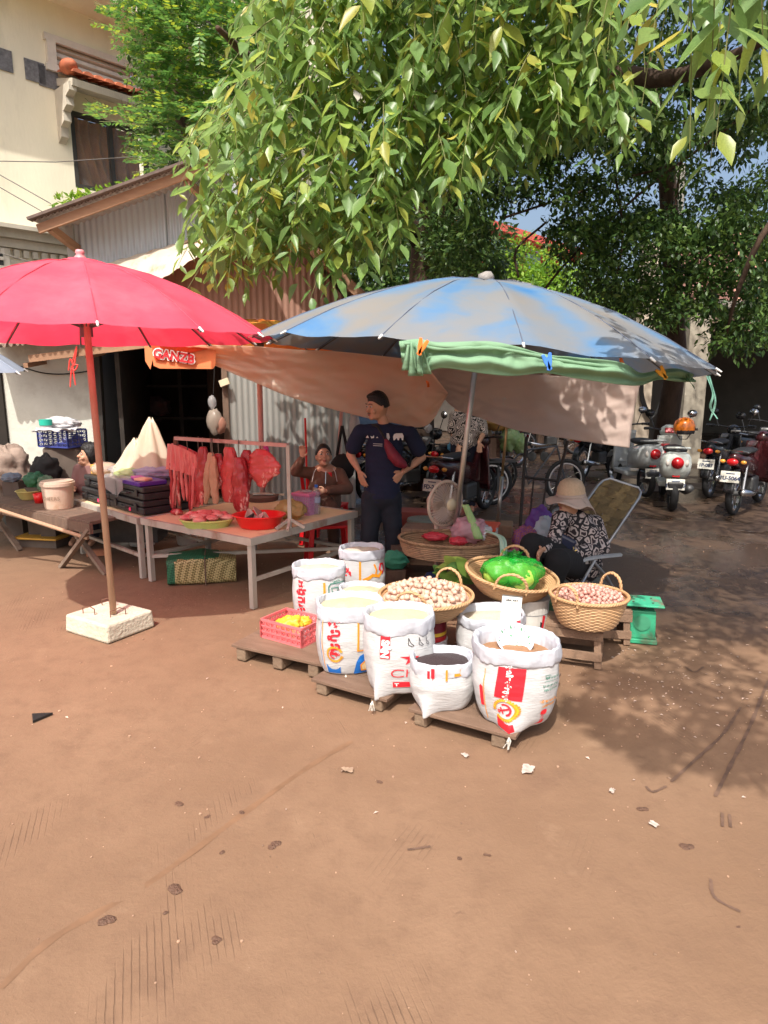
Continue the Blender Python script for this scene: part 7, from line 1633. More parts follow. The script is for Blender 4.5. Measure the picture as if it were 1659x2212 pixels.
# fan
fc = at(962, 1088, 5.15); fan = thing('electric_fan', 'beige caged electric fan tilted towards the right behind the pole', 'fan', (fc.x, fc.y, fc.z))
fm = mat('fan_beige', (.50,.38,.30), rough=.45, var=.04)
Mf_ = Matrix.Rotation(R(38), 4, 'Z') @ Matrix.Rotation(R(-8), 4, 'Y') @ Matrix.Rotation(R(90), 4, 'X')
fr_ = .175
for sg in (1, -1):
    b = MB()
    for i in range(44):
        a = 2*PI*i/44; b.tube([Mf_ @ Vector((fr_*k_*math.cos(a), fr_*k_*math.sin(a), sg*(.012+.06*(1-k_**2.2)))) for k_ in (.25,.5,.75,.92,1)], .0022, 4, cap=False)
    b.build('wire_guard', fm, fan)
MB().tube([Mf_ @ Vector((fr_*math.cos(a), fr_*math.sin(a), 0)) for a in [2*PI*i/48 for i in range(48)]], .013, 8, closed=True).build('guard_rim', fm, fan, smooth=True)
MB().lathe([(0,.085),(.04,.082),(.05,.07),(.045,.06),(0,.06)], 20, M=Mf_).build('badge', mat('fan_badge', (.55,.45,.3), rough=.4), fan, smooth=True)
MB().lathe([(0,-.17),(.05,-.165),(.065,-.13),(.06,-.075),(0,-.07)], 20, M=Mf_).build('motor_housing', fm, fan, smooth=True)
for i in range(3):
    b = MB(); b.grid(lambda u, v: Mf_ @ Vector(((.03+u*.115)*math.cos(i*2.09+(v-.5)*1.0*(.5+u)), (.03+u*.115)*math.sin(i*2.09+(v-.5)*1.0*(.5+u)), .03*(v-.5))), 8, 8); b.build('blade', mat('fan_blade', (.45,.36,.32), rough=.3, alpha=.6), fan, smooth=True)
MB().tube([Mf_ @ Vector((0,0,-.12)), Vector((-.06,.05,-.25)), Vector((-.06,.05,-fc.z))], .018, 10).build('stand', fm, fan, smooth=True)
MB().lathe([(0,0),(.14,0),(.13,.03),(.03,.045),(0,.045)], 24, (-.06,.05,-fc.z)).build('base', fm, fan, smooth=True)
st = thing('leek_stalk', 'pale green flat stalk leaning behind the dark wicker tray', 'vegetable', at(1022, 1150, 5.0)); b = MB()
b.grid(lambda u, v: tuple(smoothl([at(1035,1165,4.95), at(1022,1130,4.98), at(1005,1090,5.0)], v)+Vector(((u-.5)*.07*(1-.3*v), .02*abs(u-.5), 0))), 6, 10); b.build('stalk', mat('leek_green', (.28,.42,.16), rough=.5, vs=20, stretch=(4,1,1)), st, world=True, smooth=True, sol=.012)
p = at(1030, 1120, 5.75); o_ = thing('red_box', 'orange-red lidded plastic box behind the fan', 'box', (p.x, p.y, .25), R(-18))
MB().box((0,0,.09), (.34,.26,.18), taper=.08).build('tub', mat('red_tub', (.55,.03,.02), rough=.35, trans=.15), o_, bev=.01); MB().box((0,0,.195), (.38,.30,.03)).build('lid', mat('red_lid', (.80,.09,.03), rough=.4), o_, bev=.01); MB().box((.19,-.1,.18), (.02,.05,.05)).build('clip', wf_, o_)
o2_ = thing('low_table', 'low dark table under the red box and bin', 'table', (p.x-.25, p.y+.1, 0)); MB().box((0,0,.235), (1.0,.5,.03)).build('top', oldwood, o2_)
for sx in (-1,1):
    for sy in (-1,1): MB().box((sx*.46, sy*.21, .11), (.05,.05,.22)).build('leg', oldwood, o2_)
p = at(915, 1130, 6.3); o_ = thing('green_bin', 'dark green round bin with grey lid behind the fan', 'bin', (p.x, p.y+.1, 0)); MB().lathe([(0,0),(.13,0),(.15,.34),(0,.34)], 24).build('bin', mat('dark_green', (.01,.10,.06), rough=.5), o_, smooth=False); MB().lathe([(0,.34),(.155,.34),(.16,.355),(.15,.375),(.03,.38),(.03,.39),(0,.395)], 24).build('lid', mat('grey_green', (.20,.24,.20), rough=.5), o_)
p = G(895, 1195); o_ = thing('red_crate', 'flat brown-red box on the ground left of the dark tray', 'box', (p.x+.03, p.y+.2, 0), R(-8)); MB().box((0,0,.2), (.34,.25,.4)).build('box', mat('brown_red', (.30,.08,.06), rough=.7), o_, bev=.006)
# thin pole with its stone foot
tp0, tp1 = at(1075, 1130, 6.6), at(1094, 928, 6.75); o_ = thing('thin_pole', 'thin steel umbrella pole standing in an earthen block behind the red box', 'pole', (tp0.x, tp0.y, 0))
MB().tube([tp0, tp0.lerp(tp1, .5)], .020, 10).build('lower_tube', steel, o_, world=True, smooth=True); MB().tube([tp0.lerp(tp1, .5), tp1, tp1+(tp1-tp0)*.6], .014, 10).build('upper_tube', mat('gold_tube', (.45,.32,.16), rough=.35, metal=.7), o_, world=True, smooth=True)
fb = thing('pole_block', 'brown square block with lower slab under the thin pole', 'block', (tp0.x, tp0.y, 0), R(-12)); MB().box((0,0,tp0.z-.06), (.30,.26,.13)).build('upper_slab', mat('earth_block', (.33,.21,.13), rough=.95, vs=6, bump=.4), fb, bev=.012)
if tp0.z > .14: MB().box((.02,0,(tp0.z-.125)/2), (.34,.3,tp0.z-.128)).build('lower_slab', mat('earth_block2', (.24,.16,.11), rough=.95, vs=6, bump=.4), fb, bev=.012)
# second pink pole and black bag behind the seated woman
pp0, pp1 = at(722, 1080, 7.4), at(738, 885, 7.4); o_ = thing('pink_pole', 'slim pink pole with a black shoulder bag hung on it', 'pole', (pp0.x, pp0.y, 0)); MB().tube([(pp0.x-.02, pp0.y, 0), pp1], .02, 10).build('pole', mat('pink_pole'), o_, world=True)
o_ = thing('black_bag', 'black shoulder bag hanging on the slim pink pole', 'bag', at(740, 1000, 7.25)); MB().ball((0,0,-.03), (.13,.07,.17), 24, 16, fn=lambda d: (1+.12*nz(d.x*3, d.y*3, d.z*3))*(1-.25*max(0, d.z))).build('bag_body', mat('black_cloth'), o_, smooth=True)
for s in (-1, 1): MB().tube([(s*.06,0,.08),(s*.03,0,.25),(0,0,.40)], .018, 6).build('strap', mat('black_cloth'), o_)
MB().ball((.07,.02,.18), (.06,.04,.18), 16, 10, fn=lambda d: 1+.2*nz(d.x*3, d.y*3, d.z*3)).build('clear_bag', cf_, thing('clear_bag', 'clear plastic bag hanging right beside the black shoulder bag', 'bag', at(752, 960, 7.2)), smooth=True)
o_ = thing('red_bar', 'thin red rod leaning on the corrugated wall above the seated woman', 'rod', at(660, 930, 7.6)); MB().tube([at(659, 903, 7.6), at(661, 960, 7.6), at(664, 1090, 7.5)], .012, 8).build('rod', mat('red_plastic'), o_, world=True)
# black cart frame
o_ = thing('cart_frame', 'black metal handcart frame standing behind the woman in the hat', 'cart', G(1160, 1155))
bk = mat('black_tube', (.035,.028,.025), rough=.5, metal=.3); q0, q1, q2, q3 = at(1122,1160,6.9), at(1137,944,7.1), at(1178,1150,6.9), at(1226,952,7.1)
MB().tube([q0, q1], .017, 8).build('upright', bk, o_, world=True); MB().tube([q2, q3], .017, 8).build('upright', bk, o_, world=True)
c0, c1 = q0.lerp(q1, .6), q2.lerp(q3, .56); MB().tube([c0, c1], .014, 8).build('cross_bar', bk, o_, world=True)
for k_ in (.3, .68): MB().tube([c0.lerp(c1, k_), q0.lerp(q2, k_*1.05)+Vector((.0,0,-.05))], .010, 6).build('spindle', bk, o_, world=True)
MB().tube([q0+Vector((0,0,0)), q2], .015, 8).build('lower_bar', bk, o_, world=True)
for q_ in (q0, q2): MB().lathe([(0,-.02),(.09,-.02),(.10,0),(.09,.02),(0,.02)], 20, (q_.x, q_.y, .10), M=Matrix.Rotation(R(90), 4, 'X')).build('wheel', tyre, o_); MB().tube([q_, (q_.x, q_.y, .1)], .014, 6).build('stub', bk, o_, world=True)
# purple mesh onion bags, blue-white pillow
for i, (px, py, Yb, r, m_, lab) in enumerate(((1140,1165,5.7,(.13,.11,.13), chk('onion_mesh', (.26,.08,.30), (.42,.16,.14)), 'purple mesh bag of red onions left of the woman in the hat'),(1118,1205,5.2,(.10,.08,.09), mat('red_onions', (.30,.03,.10), rough=.5, vs=30, c2=(.5,.15,.2)), 'red net of small onions in front of the purple bag'),(1165,1130,5.8,(.12,.07,.16), mat('violet_net', (.20,.08,.40), rough=.5, trans=.2), 'violet empty net bag slumped beside the woman'),(1180,1145,5.65,(.10,.06,.14), mat('pale_blue_plastic', (.50,.58,.64), rough=.4), 'pale blue plastic bag slumped against the chair'))):
    p = at(px, py, Yb); bag(lab, (p.x, p.y, max(0, p.z-r[2])), r, m_, i*2.1+7, name='mesh_bag', cat='bag')
# leafy greens and blue bundle below the bench
lf = thing('banana_leaves', 'bunch of folded green leaves under the bench beside the silver pole', 'leaves', G(980, 1262))
for i in range(16):
    p = at(random.uniform(952,1015), random.uniform(1215,1262), random.uniform(4.25,4.5)); b = MB(); L_ = random.uniform(.12,.2); a = random.uniform(-1.2,1.2)
    b.grid(lambda u, v: tuple(p+Vector((math.cos(a)*L_*(v-.5)-math.sin(a)*(u-.5)*.07*math.sin(PI*min(.98, v+.05)), .04*v, math.sin(a)*L_*(v-.5)+(u-.5)*.05*math.sin(PI*v)+.02*abs(u-.5)))), 4, 8); b.build('leaf', mat('veg_leaf_%d' % (i % 3), ((.16,.28,.05),(.09,.20,.05),(.30,.38,.08))[i % 3], rough=.45, trans=.25), lf, world=True, smooth=True)
MB().ball((0,.1,.05), (.14,.08,.06), 16, 8, fn=lambda d: 1+.2*nz(d.x*4,d.y*4,d.z*4)).build('stems', mat('veg_leaf_1'), lf, smooth=True)
p = G(850, 1250); bag('teal-green cloth bundle between the far sack and the garlic basket', (p.x, p.y-.1, .12), (.12,.08,.08), mat('teal_cloth', (.05,.28,.18), rough=.8), 12, name='cloth_bundle', cat='cloth')
p = G(850, 1250); o_ = thing('wooden_block', 'wooden block under the teal bundle', 'block', (p.x, p.y-.1, 0)); MB().box((0,0,.06), (.2,.12,.12)).build('block', oldwood, o_, bev=.005)
p = at(930, 1225, 4.9); bag('dark blue cloth bundle beneath the bench', (p.x+.05, p.y, .0), (.16,.1,.14), mat('navy_cloth', (.02,.04,.12), rough=.8), 13, name='cloth_bundle', cat='cloth')
for i, (px, Yb) in enumerate(((1190, 4.6), (1150, 4.5))):
    p = at(px, 1300, Yb); bag(('dark','leafy')[i]+' green vegetable bundle on the ground '+('below the woman\'s knees','behind the white bucket')[i], (p.x, p.y, 0), (.18,.12,.13), mat('dark_greens', (.03,.09,.03), rough=.6, bump=.6, bs=30), i+20, name='vegetable_bundle', cat='vegetables')
# mint cloth strip at the right end of the tray
o_ = thing('mint_strap', 'pale mint plastic strip draped over the right end of the dark tray', 'strip', at(1083, 1180, 4.7)); b = MB()
b.grid(lambda u, v: tuple(smoothl([at(1055,1148,4.75), at(1082,1160,4.66), at(1088,1185,4.6), at(1086,1222,4.58)], v)+Vector(((u-.5)*.05, .01*math.sin(u*9), .01*math.sin(u*6)))), 8, 16); b.build('strip', mat('mint_film', (.35,.50,.40), rough=.4, trans=.2), o_, world=True, smooth=True, sol=.003)
# ================================================================= FOLDING CHAIR
ch = thing('folding_chair', 'reclining folding chair with woven brown webbing and grey armrests', 'chair', (1.75, 5.35, 0))
TL, TR, BL, BR = at(1305,1030,6.05), at(1392,1058,5.95), at(1185,1240,5.35), at(1262,1252,5.2)
alum = mat('aluminium', (.42,.43,.45), rough=.35, metal=.8); web = mat('olive_webbing', (.16,.11,.045), rough=.8, vs=30, var=.3, bump=.3, bs=150, rnd=.55)
wv_ = TR-TL; wv_ = Vector((wv_.x, wv_.y, wv_.z)); 
BR = TR+(BL-TL)*1.0+Vector((.0,-.05,0)); BR = at(1262,1250,5.25)
BLx = BR-wv_
def bk_(u, v): return (BLx.lerp(BR, u)).lerp(TL.lerp(TR, u), v)
MB().tube([bk_(0,0), bk_(0,.9), bk_(0,.96)+wv_*.04, bk_(.15,1.0), bk_(.85,1.0), bk_(1,.96)-wv_*.04, bk_(1,.9), bk_(1,0)], .013, 8).build('back_frame', alum, ch, world=True, smooth=True)
up_ = (TL-BLx).normalized(); nn_ = wv_.normalized().cross(up_)
for i in range(4):
    b = MB(); b.grid(lambda u, v: tuple(bk_(.05+.9*(i+.04+u*.92)/4, v*.99+.005)+nn_*.006*math.sin(v*PI*11+i*PI)), 1, 44); b.build('webbing_strap', web, ch, world=True, sol=.002)
for j in range(11):
    b = MB(); b.grid(lambda u, v: tuple(bk_(u, (j+.06+v*.88)/11*.97+.01)-nn_*.006*math.cos(u*PI*4+j*PI)), 24, 1); b.build('webbing_strap', web, ch, world=True, sol=.002)
seatF = bk_(.0,.12)+Vector((-.45,-.28,.10)); seatB = bk_(.0,.12)
for s in (0, 1): MB().tube([bk_(s,.12), bk_(s,.12)+Vector((-.42,-.30,.08))], .012, 8).build('seat_frame', alum, ch, world=True)
for i in range(5):
    b = MB(); b.grid(lambda u, v: tuple(bk_(u,.12)+Vector((-.42,-.30,.08))*((i+.05+v*.9)/5)), 8, 1); b.build('webbing_strap', web, ch, world=True, sol=.003)
ar0, ar1, ar2 = at(1240,1217,4.95), at(1278,1205,5.05), at(1342,1198,5.3)
b = MB(); b.grid(lambda u, v: tuple(smoothl([ar0, ar1, ar2], u)+Vector((.0,(v-.5)*.05,0))), 14, 3); b.build('armrest', mat('arm_grey', (.38,.41,.44), rough=.4), ch, world=True, sol=.018, smooth=False)
MB().bar(at(1262,1218,5.02), at(1262,1206,5.02), .06, .02).build('bracket', alum, ch, world=True)
MB().tube([at(1285,1210,5.05), at(1265,1245,5.0), at(1255,1262,4.95)], .012, 8).build('leg', alum, ch, world=True); MB().tube([at(1275,1206,5.05), at(1310,1245,5.15), at(1335,1290,5.25)], .013, 8).build('leg', alum, ch, world=True)
f0 = bk_(0,.05); MB().tube([f0, Vector((f0.x+.1, f0.y+.3, 0))], .012, 8).build('leg', alum, ch, world=True); f0 = bk_(1,.05); MB().tube([f0, Vector((f0.x+.1, f0.y+.3, 0))], .012, 8).build('leg', alum, ch, world=True)
# ================================================================= BICYCLE CART with crates
bc = thing('delivery_bicycle', 'bicycle loaded with a crate and plastic bags in the middle background', 'bicycle', (2.0, 9.2, 0), R(-78))
wheel(bc, -.55, .31, .018); wheel(bc, .55, .31, .018)
MB().tube([(0,-.55,.31),(0,-.1,.75),(0,.4,.8),(0,.55,.31)], .014, 8).build('frame_tube', mat('bike_frame', (.06,.07,.09), rough=.4), bc); MB().tube([(0,-.1,.75),(0,0,.28),(0,.4,.8)], .014, 8).build('frame_tube', mat('bike_frame'), bc); MB().tube([(-.25,.35,.98),(0,.42,.95),(.25,.35,.98)], .011, 8).build('handlebar', chrome, bc); MB().tube([(0,.42,.95),(0,.4,.8)], .012, 8).build('stem', chrome, bc)
MB().box((0,-.45,.62), (.28,.4,.03)).build('carrier', dk, bc); MB().ball((0,-.1,.84), (.08,.13,.035), 12, 8).build('saddle', seatm, bc, smooth=True)
MB().box((0,-.45,.4), (.03,.03,.42)).build('carrier_stay', dk, bc)
p = at(1035, 965, 9.0); crate('faded brown crate on the loaded bicycle', (p.x, p.y, p.z-.14), R(10), .46, .32, .30, mat('brown_crate', (.35,.20,.15), rough=.6), 8, 5)
MB().box((p.x, p.y, p.z), (.42,.28,.26)).build('crate_filling', mat('brown_fill', (.28,.17,.12)), thing('crate_contents', 'brown carton inside the faded crate', 'box', (p.x, p.y, p.z)), world=True)
p = at(1032, 935, 9.05); o_ = thing('jerrycan', 'beige jerrycan on top of the brown crate', 'jerrycan', (p.x, p.y, p.z-.10)); MB().box((0,0,.09), (.34,.2,.18), taper=-.15).build('body', mat('jerry_beige', (.45,.36,.24), rough=.5), o_, bev=.03); MB().tube([(-.07,0,.17),(-.06,0,.215),(.06,0,.215),(.07,0,.17)], .015, 8).build('handle', mat('jerry_beige'), o_)
for i, (px, py, r, m_, lab) in enumerate(((1068,905,(.22,.16,.15), mat('yellow_green_film', (.42,.35,.10), rough=.25, c2=(.5,.22,.06), vs=4, trans=.3, alpha=.85), 'yellow-orange translucent bag on top of the bicycle load'),(1100,950,(.13,.11,.16), mat('cucumber_film', (.20,.36,.12), rough=.25, vs=8, c2=(.35,.45,.25), trans=.2), 'clear bag of green cucumbers hanging right of the bicycle load'),(1122,958,(.10,.09,.13), mat('cucumber_film'), 'outer bag of green vegetables at the right of the bicycle load'),(1007,960,(.06,.05,.09), cf_, 'small clear bag hanging left of the brown crate'),(982,945,(.05,.05,.08), mat('lettuce', (.18,.42,.10), rough=.5, trans=.2), 'bunch of green leaves behind the silver pole'),(975,965,(.05,.04,.06), mat('sky_blue_film', (.12,.40,.62), rough=.3, trans=.3), 'small blue plastic bag behind the silver pole'),(925,925,(.05,.05,.06), cf_, 'white crumpled helmet bag beside the standing man'))):
    p = at(px, py, 8.8); bag(lab, (p.x, p.y, p.z-r[2]*.9), r, m_, i*1.9+30, name='hanging_bag', cat='bag')
# red plastic chair and stool legs behind the table
rp_ = mat('red_chair_plastic', (.62,.01,.015), rough=.35)
def pchair(label, x, y, rz, back=True):
    t = thing('plastic_chair' if back else 'plastic_stool', label, 'chair' if back else 'stool', (x, y, 0), rz)
    MB().box((0,0,.40), (.38,.38,.03)).build('seat', rp_, t, bev=.01)
    for sx in (-1,1):
        for sy in (-1,1): MB().bar((sx*.19, sy*.19, 0), (sx*.16, sy*.16, .39), .045, .045).build('leg', rp_, t, bev=.005)
    if back:
        for i in range(5): MB().bar((-.14+.07*i, .18, .41), (-.15+.075*i, .23, .74), .035, .012).build('back_slat', rp_, t)
        MB().bar((-.19,.23,.76), (.19,.23,.76), .02, .06).build('top_rail', rp_, t, bev=.01)
    return t
pchair('red plastic chair of the woman in brown', -.62, 6.95, R(160)); pchair('red plastic stool between the table and the man', -.52, 6.05, R(12), False)
# ================================================================= PEOPLE
skin = mat('skin_tan', (.56,.30,.19), rough=.5, vs=9, var=.08, spec=.4); skin2 = mat('skin_light', (.60,.33,.22), rough=.5, vs=9, var=.08, spec=.4)
hairm = mat('black_hair', (.010,.008,.008), rough=.45, vs=60, var=.5, bump=.5, bs=120, stretch=(1,1,.2)); eyew = mat('eye_white', (.6,.58,.55), rough=.3); lipm = mat('lips', (.36,.10,.08), rough=.5); pup = mat('pupil', (.01,.008,.007), rough=.2)
def chain(b, pts, rs, M=None, step=.5, n=14):              # overlapping ellipsoids along a path; rs: radius or (rx,ry)
    for (p0, p1, r0, r1) in zip(pts, pts[1:], rs, rs[1:]):
        p0, p1 = Vector(p0), Vector(p1); r0 = r0 if isinstance(r0, tuple) else (r0,r0); r1 = r1 if isinstance(r1, tuple) else (r1,r1)
        k = max(2, int((p1-p0).length/(min(r0+r1)*step))+1)
        for i in range(k+1):
            t = i/k; rx, ry = lerp(r0[0], r1[0], t), lerp(r0[1], r1[1], t); b.ball(p0.lerp(p1, t), (rx, ry, min(rx, ry)), n, 8, M=M)
def fuse(b, name, m, parent, vox=.008, sm=4):
    o = b.build(name, m, parent, world=True, smooth=True); k = o.modifiers.new('remesh', 'REMESH'); k.mode = 'VOXEL'; k.voxel_size = vox; k.use_smooth_shade = True
    s = o.modifiers.new('smooth', 'SMOOTH'); s.iterations = sm; s.factor = .5; return o
def hand(b, w, d, pn, side, curl=.25, s=1.0):               # palm + five bent fingers; w wrist, d pointing, pn palm normal, side: thumb side vector
    w, d, pn = Vector(w), Vector(d).normalized(), Vector(pn); sd_ = Vector(side); sd_ = (sd_-d*sd_.dot(d)).normalized(); pn = d.cross(sd_)*(1 if d.cross(sd_).dot(pn) > 0 else -1)
    for q in (-.9,-.3,.3,.9): chain(b, [w+d*.01*s, w+d*.085*s+sd_*q*.030*s], [.016*s, .013*s], n=8)
    for q, L_ in ((.95,.068),(.33,.078),(-.3,.072),(-.9,.055)):
        r = w+d*.08*s+sd_*q*.031*s; a = r+(d+sd_*q*.14-pn*-curl*.3)*L_*.5*s; e = a+(d+sd_*q*.10+pn*curl*1.4).normalized()*L_*.32*s; f_ = e+(d*.7+pn*curl*2.4).normalized()*L_*.28*s
        chain(b, [r, a, e, f_], [.0095*s,.009*s,.0085*s,.007*s], n=8)
    r = w+d*.03*s+sd_*.028*s; a = r+(sd_*.8+d*.7)*.035*s; chain(b, [r, a, a+(d+sd_*.25+pn*curl)*.028*s], [.012*s,.0105*s,.008*s], n=8)
def head(b, c, Hm, s=1.0):
    def f(d):
        k = 1.0
        if d.z < 0: k *= 1-.16*(-d.z)**1.5*abs(d.x)*1.6
        if d.y < 0: k *= 1-.05*max(0, -d.y)*(1-abs(d.z))
        return k
    b.ball(c, (.076*s,.093*s,.115*s), 28, 20, M=Hm, fn=f); Q = lambda x, y, z: Vector(c)+Hm @ Vector((x*s, y*s, z*s))
    chain(b, [Q(0,-.088,.012), Q(0,-.108,-.022)], [.008*s,.014*s], n=10); b.ball(Q(0,-.078,-.085), (.028*s,.022*s,.022*s), 10, 8, M=Hm); b.ball(Q(0,-.03,-.075), (.05*s,.06*s,.035*s), 12, 8, M=Hm)
    for sx in (-1, 1): b.ball(Q(sx*.077,.0,-.005), (.012*s,.02*s,.032*s), 10, 8, M=Hm); b.ball(Q(sx*.042,-.07,-.03), (.022*s,.018*s,.022*s), 10, 8, M=Hm)
    b.ball(Q(0,-.085,-.056), (.024*s,.013*s,.012*s), 10, 6, M=Hm)
    return Q
def face(t, Q, Hm, s=1.0, mous=False):
    for sx in (-1, 1):
        MB().ball(Q(sx*.032,-.084,.012), (.015*s,.007*s,.0075*s), 12, 8, M=Hm).build('eye', eyew, t, world=True, smooth=True); MB().ball(Q(sx*.032,-.0905,.012), (.0065*s,.004*s,.0065*s), 10, 6, M=Hm).build('pupil', pup, t, world=True, smooth=True)
        MB().tube([Q(sx*.014,-.0945,.031), Q(sx*.034,-.095,.038), Q(sx*.053,-.082,.030)], [.003*s,.004*s,.002*s], 6).build('eyebrow', hairm, t, world=True)
    MB().ball(Q(0,-.0985,-.053), (.021*s,.005*s,.004*s), 12, 6, M=Hm).build('upper_lip', lipm, t, world=True, smooth=True); MB().ball(Q(0,-.097,-.062), (.017*s,.006*s,.005*s), 12, 6, M=Hm).build('lower_lip', lipm, t, world=True, smooth=True)
    if mous: MB().tube([Q(-.024,-.096,-.046), Q(0,-.104,-.040), Q(.024,-.096,-.046)], [.002,.004,.002], 6).build('moustache', hairm, t, world=True)
def hairshell(c, Hm, s, lo=-.3, t=None, extra=None, tex=.04, hi=.48):
    def f(d):
        front = max(0, -d.y); lim = lerp(lo, hi, min(1, front*1.25)); k = 1.10+tex*nz(d.x*8, d.y*8, d.z*8)
        if d.z < lim: k = 1.10-min(.35, (lim-d.z)*2.2)
        return k
    b = MB(); b.ball(Vector(c)+Hm @ Vector((0,.006*s,.008*s)), (.078*s,.095*s,.118*s), 36, 28, M=Hm, fn=f)
    if extra: extra(b)
    return b.build('hair', hairm, t, world=True, smooth=True)
E3 = lambda yaw, pitch=0, roll=0: Matrix.Rotation(yaw, 4, 'Z') @ Matrix.Rotation(pitch, 4, 'X') @ Matrix.Rotation(roll, 4, 'Y')
# ---- standing man, hands on hips
Ym = 5.9; A_ = lambda x, y, dy=0: at(x, y, Ym+dy)
man = thing('person', 'person with short black hair in navy printed t-shirt and dark jeans standing hands on hips', 'person', (A_(822,1250).x, Ym, 0), 0)
hc = A_(816,878,-.02); Hm = E3(R(-58), R(8)); Ty = Matrix.Rotation(R(-8), 4, 'Z')
shL, shR = A_(778,932), A_(886,936); nk = A_(832,922); ch_ = A_(830,965); wa = A_(826,1030); hp = A_(824,1062)
elL, elR = A_(756,982,.03), A_(912,988,.06); wrL, wrR = A_(774,1014,-.07), A_(872,1018,-.06)
knL, knR = A_(799,1150,-.03), A_(850,1152,.0); ftL, ftR = Vector((A_(794,1240).x, Ym-.02, .07)), Vector((A_(852,1240).x, Ym+.03, .07))
b = MB(); Q = head(b, hc, Hm); chain(b, [hc+Vector((.02,.02,-.06)), nk, nk+Vector((0,.01,-.03))], [.046,.050,.06])
chain(b, [nk+Vector((0,.01,-.075)), ch_, wa, hp], [(.10,.07),(.15,.095),(.145,.10),(.15,.11)], M=Ty); chain(b, [shL, nk+Vector((0,.01,-.035)), shR], [.048,.045,.048])
for sh_, el, wr, tn, dr, sd_ in ((shL, elL, wrL, 1, Vector((.35,-.1,-1)), Vector((.6,-.7,.1))), (shR, elR, wrR, -1, Vector((-.75,-.25,-.75)), Vector((-.4,-.3,.8)))):
    chain(b, [sh_, sh_.lerp(el, .5), el], [.05,.045,.036]); chain(b, [el, el.lerp(wr, .35), wr], [.037,.037,.024]); hand(b, wr, dr, Vector((-tn*.5,.7,0)), sd_, .12, 1.05)
for kn, ft, sx in ((knL, ftL, -1), (knR, ftR, 1)):
    chain(b, [hp+Vector((sx*.075,0,-.03)), kn, ft], [.075,.055,.04]); chain(b, [ft, ft+Vector((-.02,-.12,-.035))], [.04,.032])
fuse(b, 'body', skin, man, .0075, 3); face(man, Q, Hm, 1, True)
def hx(b): b.ball(Q(0,-.03,.095), (.06,.06,.03), 20, 12, M=Hm, fn=lambda d: 1+.12*nz(d.x*9, d.y*9, d.z*3))
hairshell(hc, Hm, 1, -.15, man, hx)
navy = mat('navy_cotton', (.012,.016,.045), rough=.9, vs=3, var=.25, bump=.2, bs=14)
b = MB(); chain(b, [nk+Vector((0,.01,-.055)), ch_+Vector((0,0,-.01)), wa, hp+Vector((0,0,-.035))], [(.13,.10),(.178,.122),(.162,.12),(.172,.13)], M=Ty); chain(b, [shL+Vector((-.0,0,-.0)), nk+Vector((0,.005,-.03)), shR], [.060,.068,.060])
chain(b, [shL, shL.lerp(elL, .66)], [.066,.072]); chain(b, [shR, shR.lerp(elR, .66)], [.066,.074])
b.v = [(x+.008*nz(x*9, y*9, z*5), y+.014*nz(x*6+3, y*4, z*7), z) for x, y, z in b.v]; chain(b, [nk+Vector((0,.016,-.016)), nk+Vector((0,.012,-.07))], [(.068,.060),(.14,.10)]); fuse(b, 't_shirt', navy, man, .010, 5)
jean = mat('dark_denim', (.014,.017,.028), rough=.85, vs=5, var=.3, bump=.3, bs=18, c3=(.035,.04,.06), vs3=2)
b = MB(); chain(b, [hp+Vector((0,0,.03)), hp+Vector((0,0,-.05))], [(.155,.12),(.16,.125)], M=Ty)
for kn, ft, sx in ((knL, ftL, -1), (knR, ftR, 1)): chain(b, [hp+Vector((sx*.08,0,-.05)), kn, ft+Vector((0,0,.02))], [.105,.088,.080])
b.v = [(x+.010*nz(x*9, y*9, z*12), y+.012*nz(x*9+3, y*4, z*12), z) for x, y, z in b.v]; fuse(b, 'jeans', jean, man, .010, 4)
for ft in (ftL, ftR): MB().ball(ft+Vector((-.01,-.055,-.04)), (.05,.13,.03), 16, 8).build('shoe', mat('shoe_black', (.02,.02,.02)), man, world=True, smooth=True)
# shirt print
def onfront(x, y, off=.0): return at(x, y, Ym-.150-off)
pm = mat('print_pale', (.62,.60,.58))
def pshape(pts, off=0): 
    q = [onfront(x, y, off) for x, y in pts]; b = MB(); n = len(q); b.add(q+[p+Vector((0,.004,0)) for p in q], [tuple(range(n-1,-1,-1))]+[(i, (i+1)%n, n+(i+1)%n, n+i) for i in range(n)]); b.build('shirt_print', pm, man, world=True)
pshape([(849,944),(851,938),(856,936),(869,936),(872,942),(871,951),(868,951),(867,946),(863,946),(862,951),(859,951),(857,946),(852,951),(850,951)]); pshape([(835,936),(840,936),(842,945),(839,953),(835,945)])
pshape([(800,941),(804,944),(808,940),(808,946),(802,947)]); pshape([(790,946),(794,940),(797,946)]); pshape([(812,946),(815,943),(817,946)])
for y_ in (958, 962): pshape([(806,y_),(826,y_+1),(826,y_+2),(806,y_+1)])
sb_ = mat('maroon_bag', (.20,.012,.03), rough=.6, bump=.2, bs=40); mb_ = thing('sling_bag', 'maroon sling bag worn across the chest of the standing man', 'bag', onfront(855,980,.05))
b = MB(); b.tube([onfront(*p, .03) for p in [(833,948),(838,962),(848,982),(862,998),(876,1006),(880,1004)]], [.012,.035,.05,.05,.03,.012], 12); b.build('bag_body', sb_, mb_, world=True, smooth=True)
MB().tube([onfront(833,950,.02), onfront(826,938,.015), onfront(815,920,-.04), A_(800,918,.02), A_(830,935,.16), A_(890,985,.16), onfront(884,1006,-.03), onfront(880,1004,.02)], .012, 6).build('strap', mat('black_cloth'), mb_, world=True)
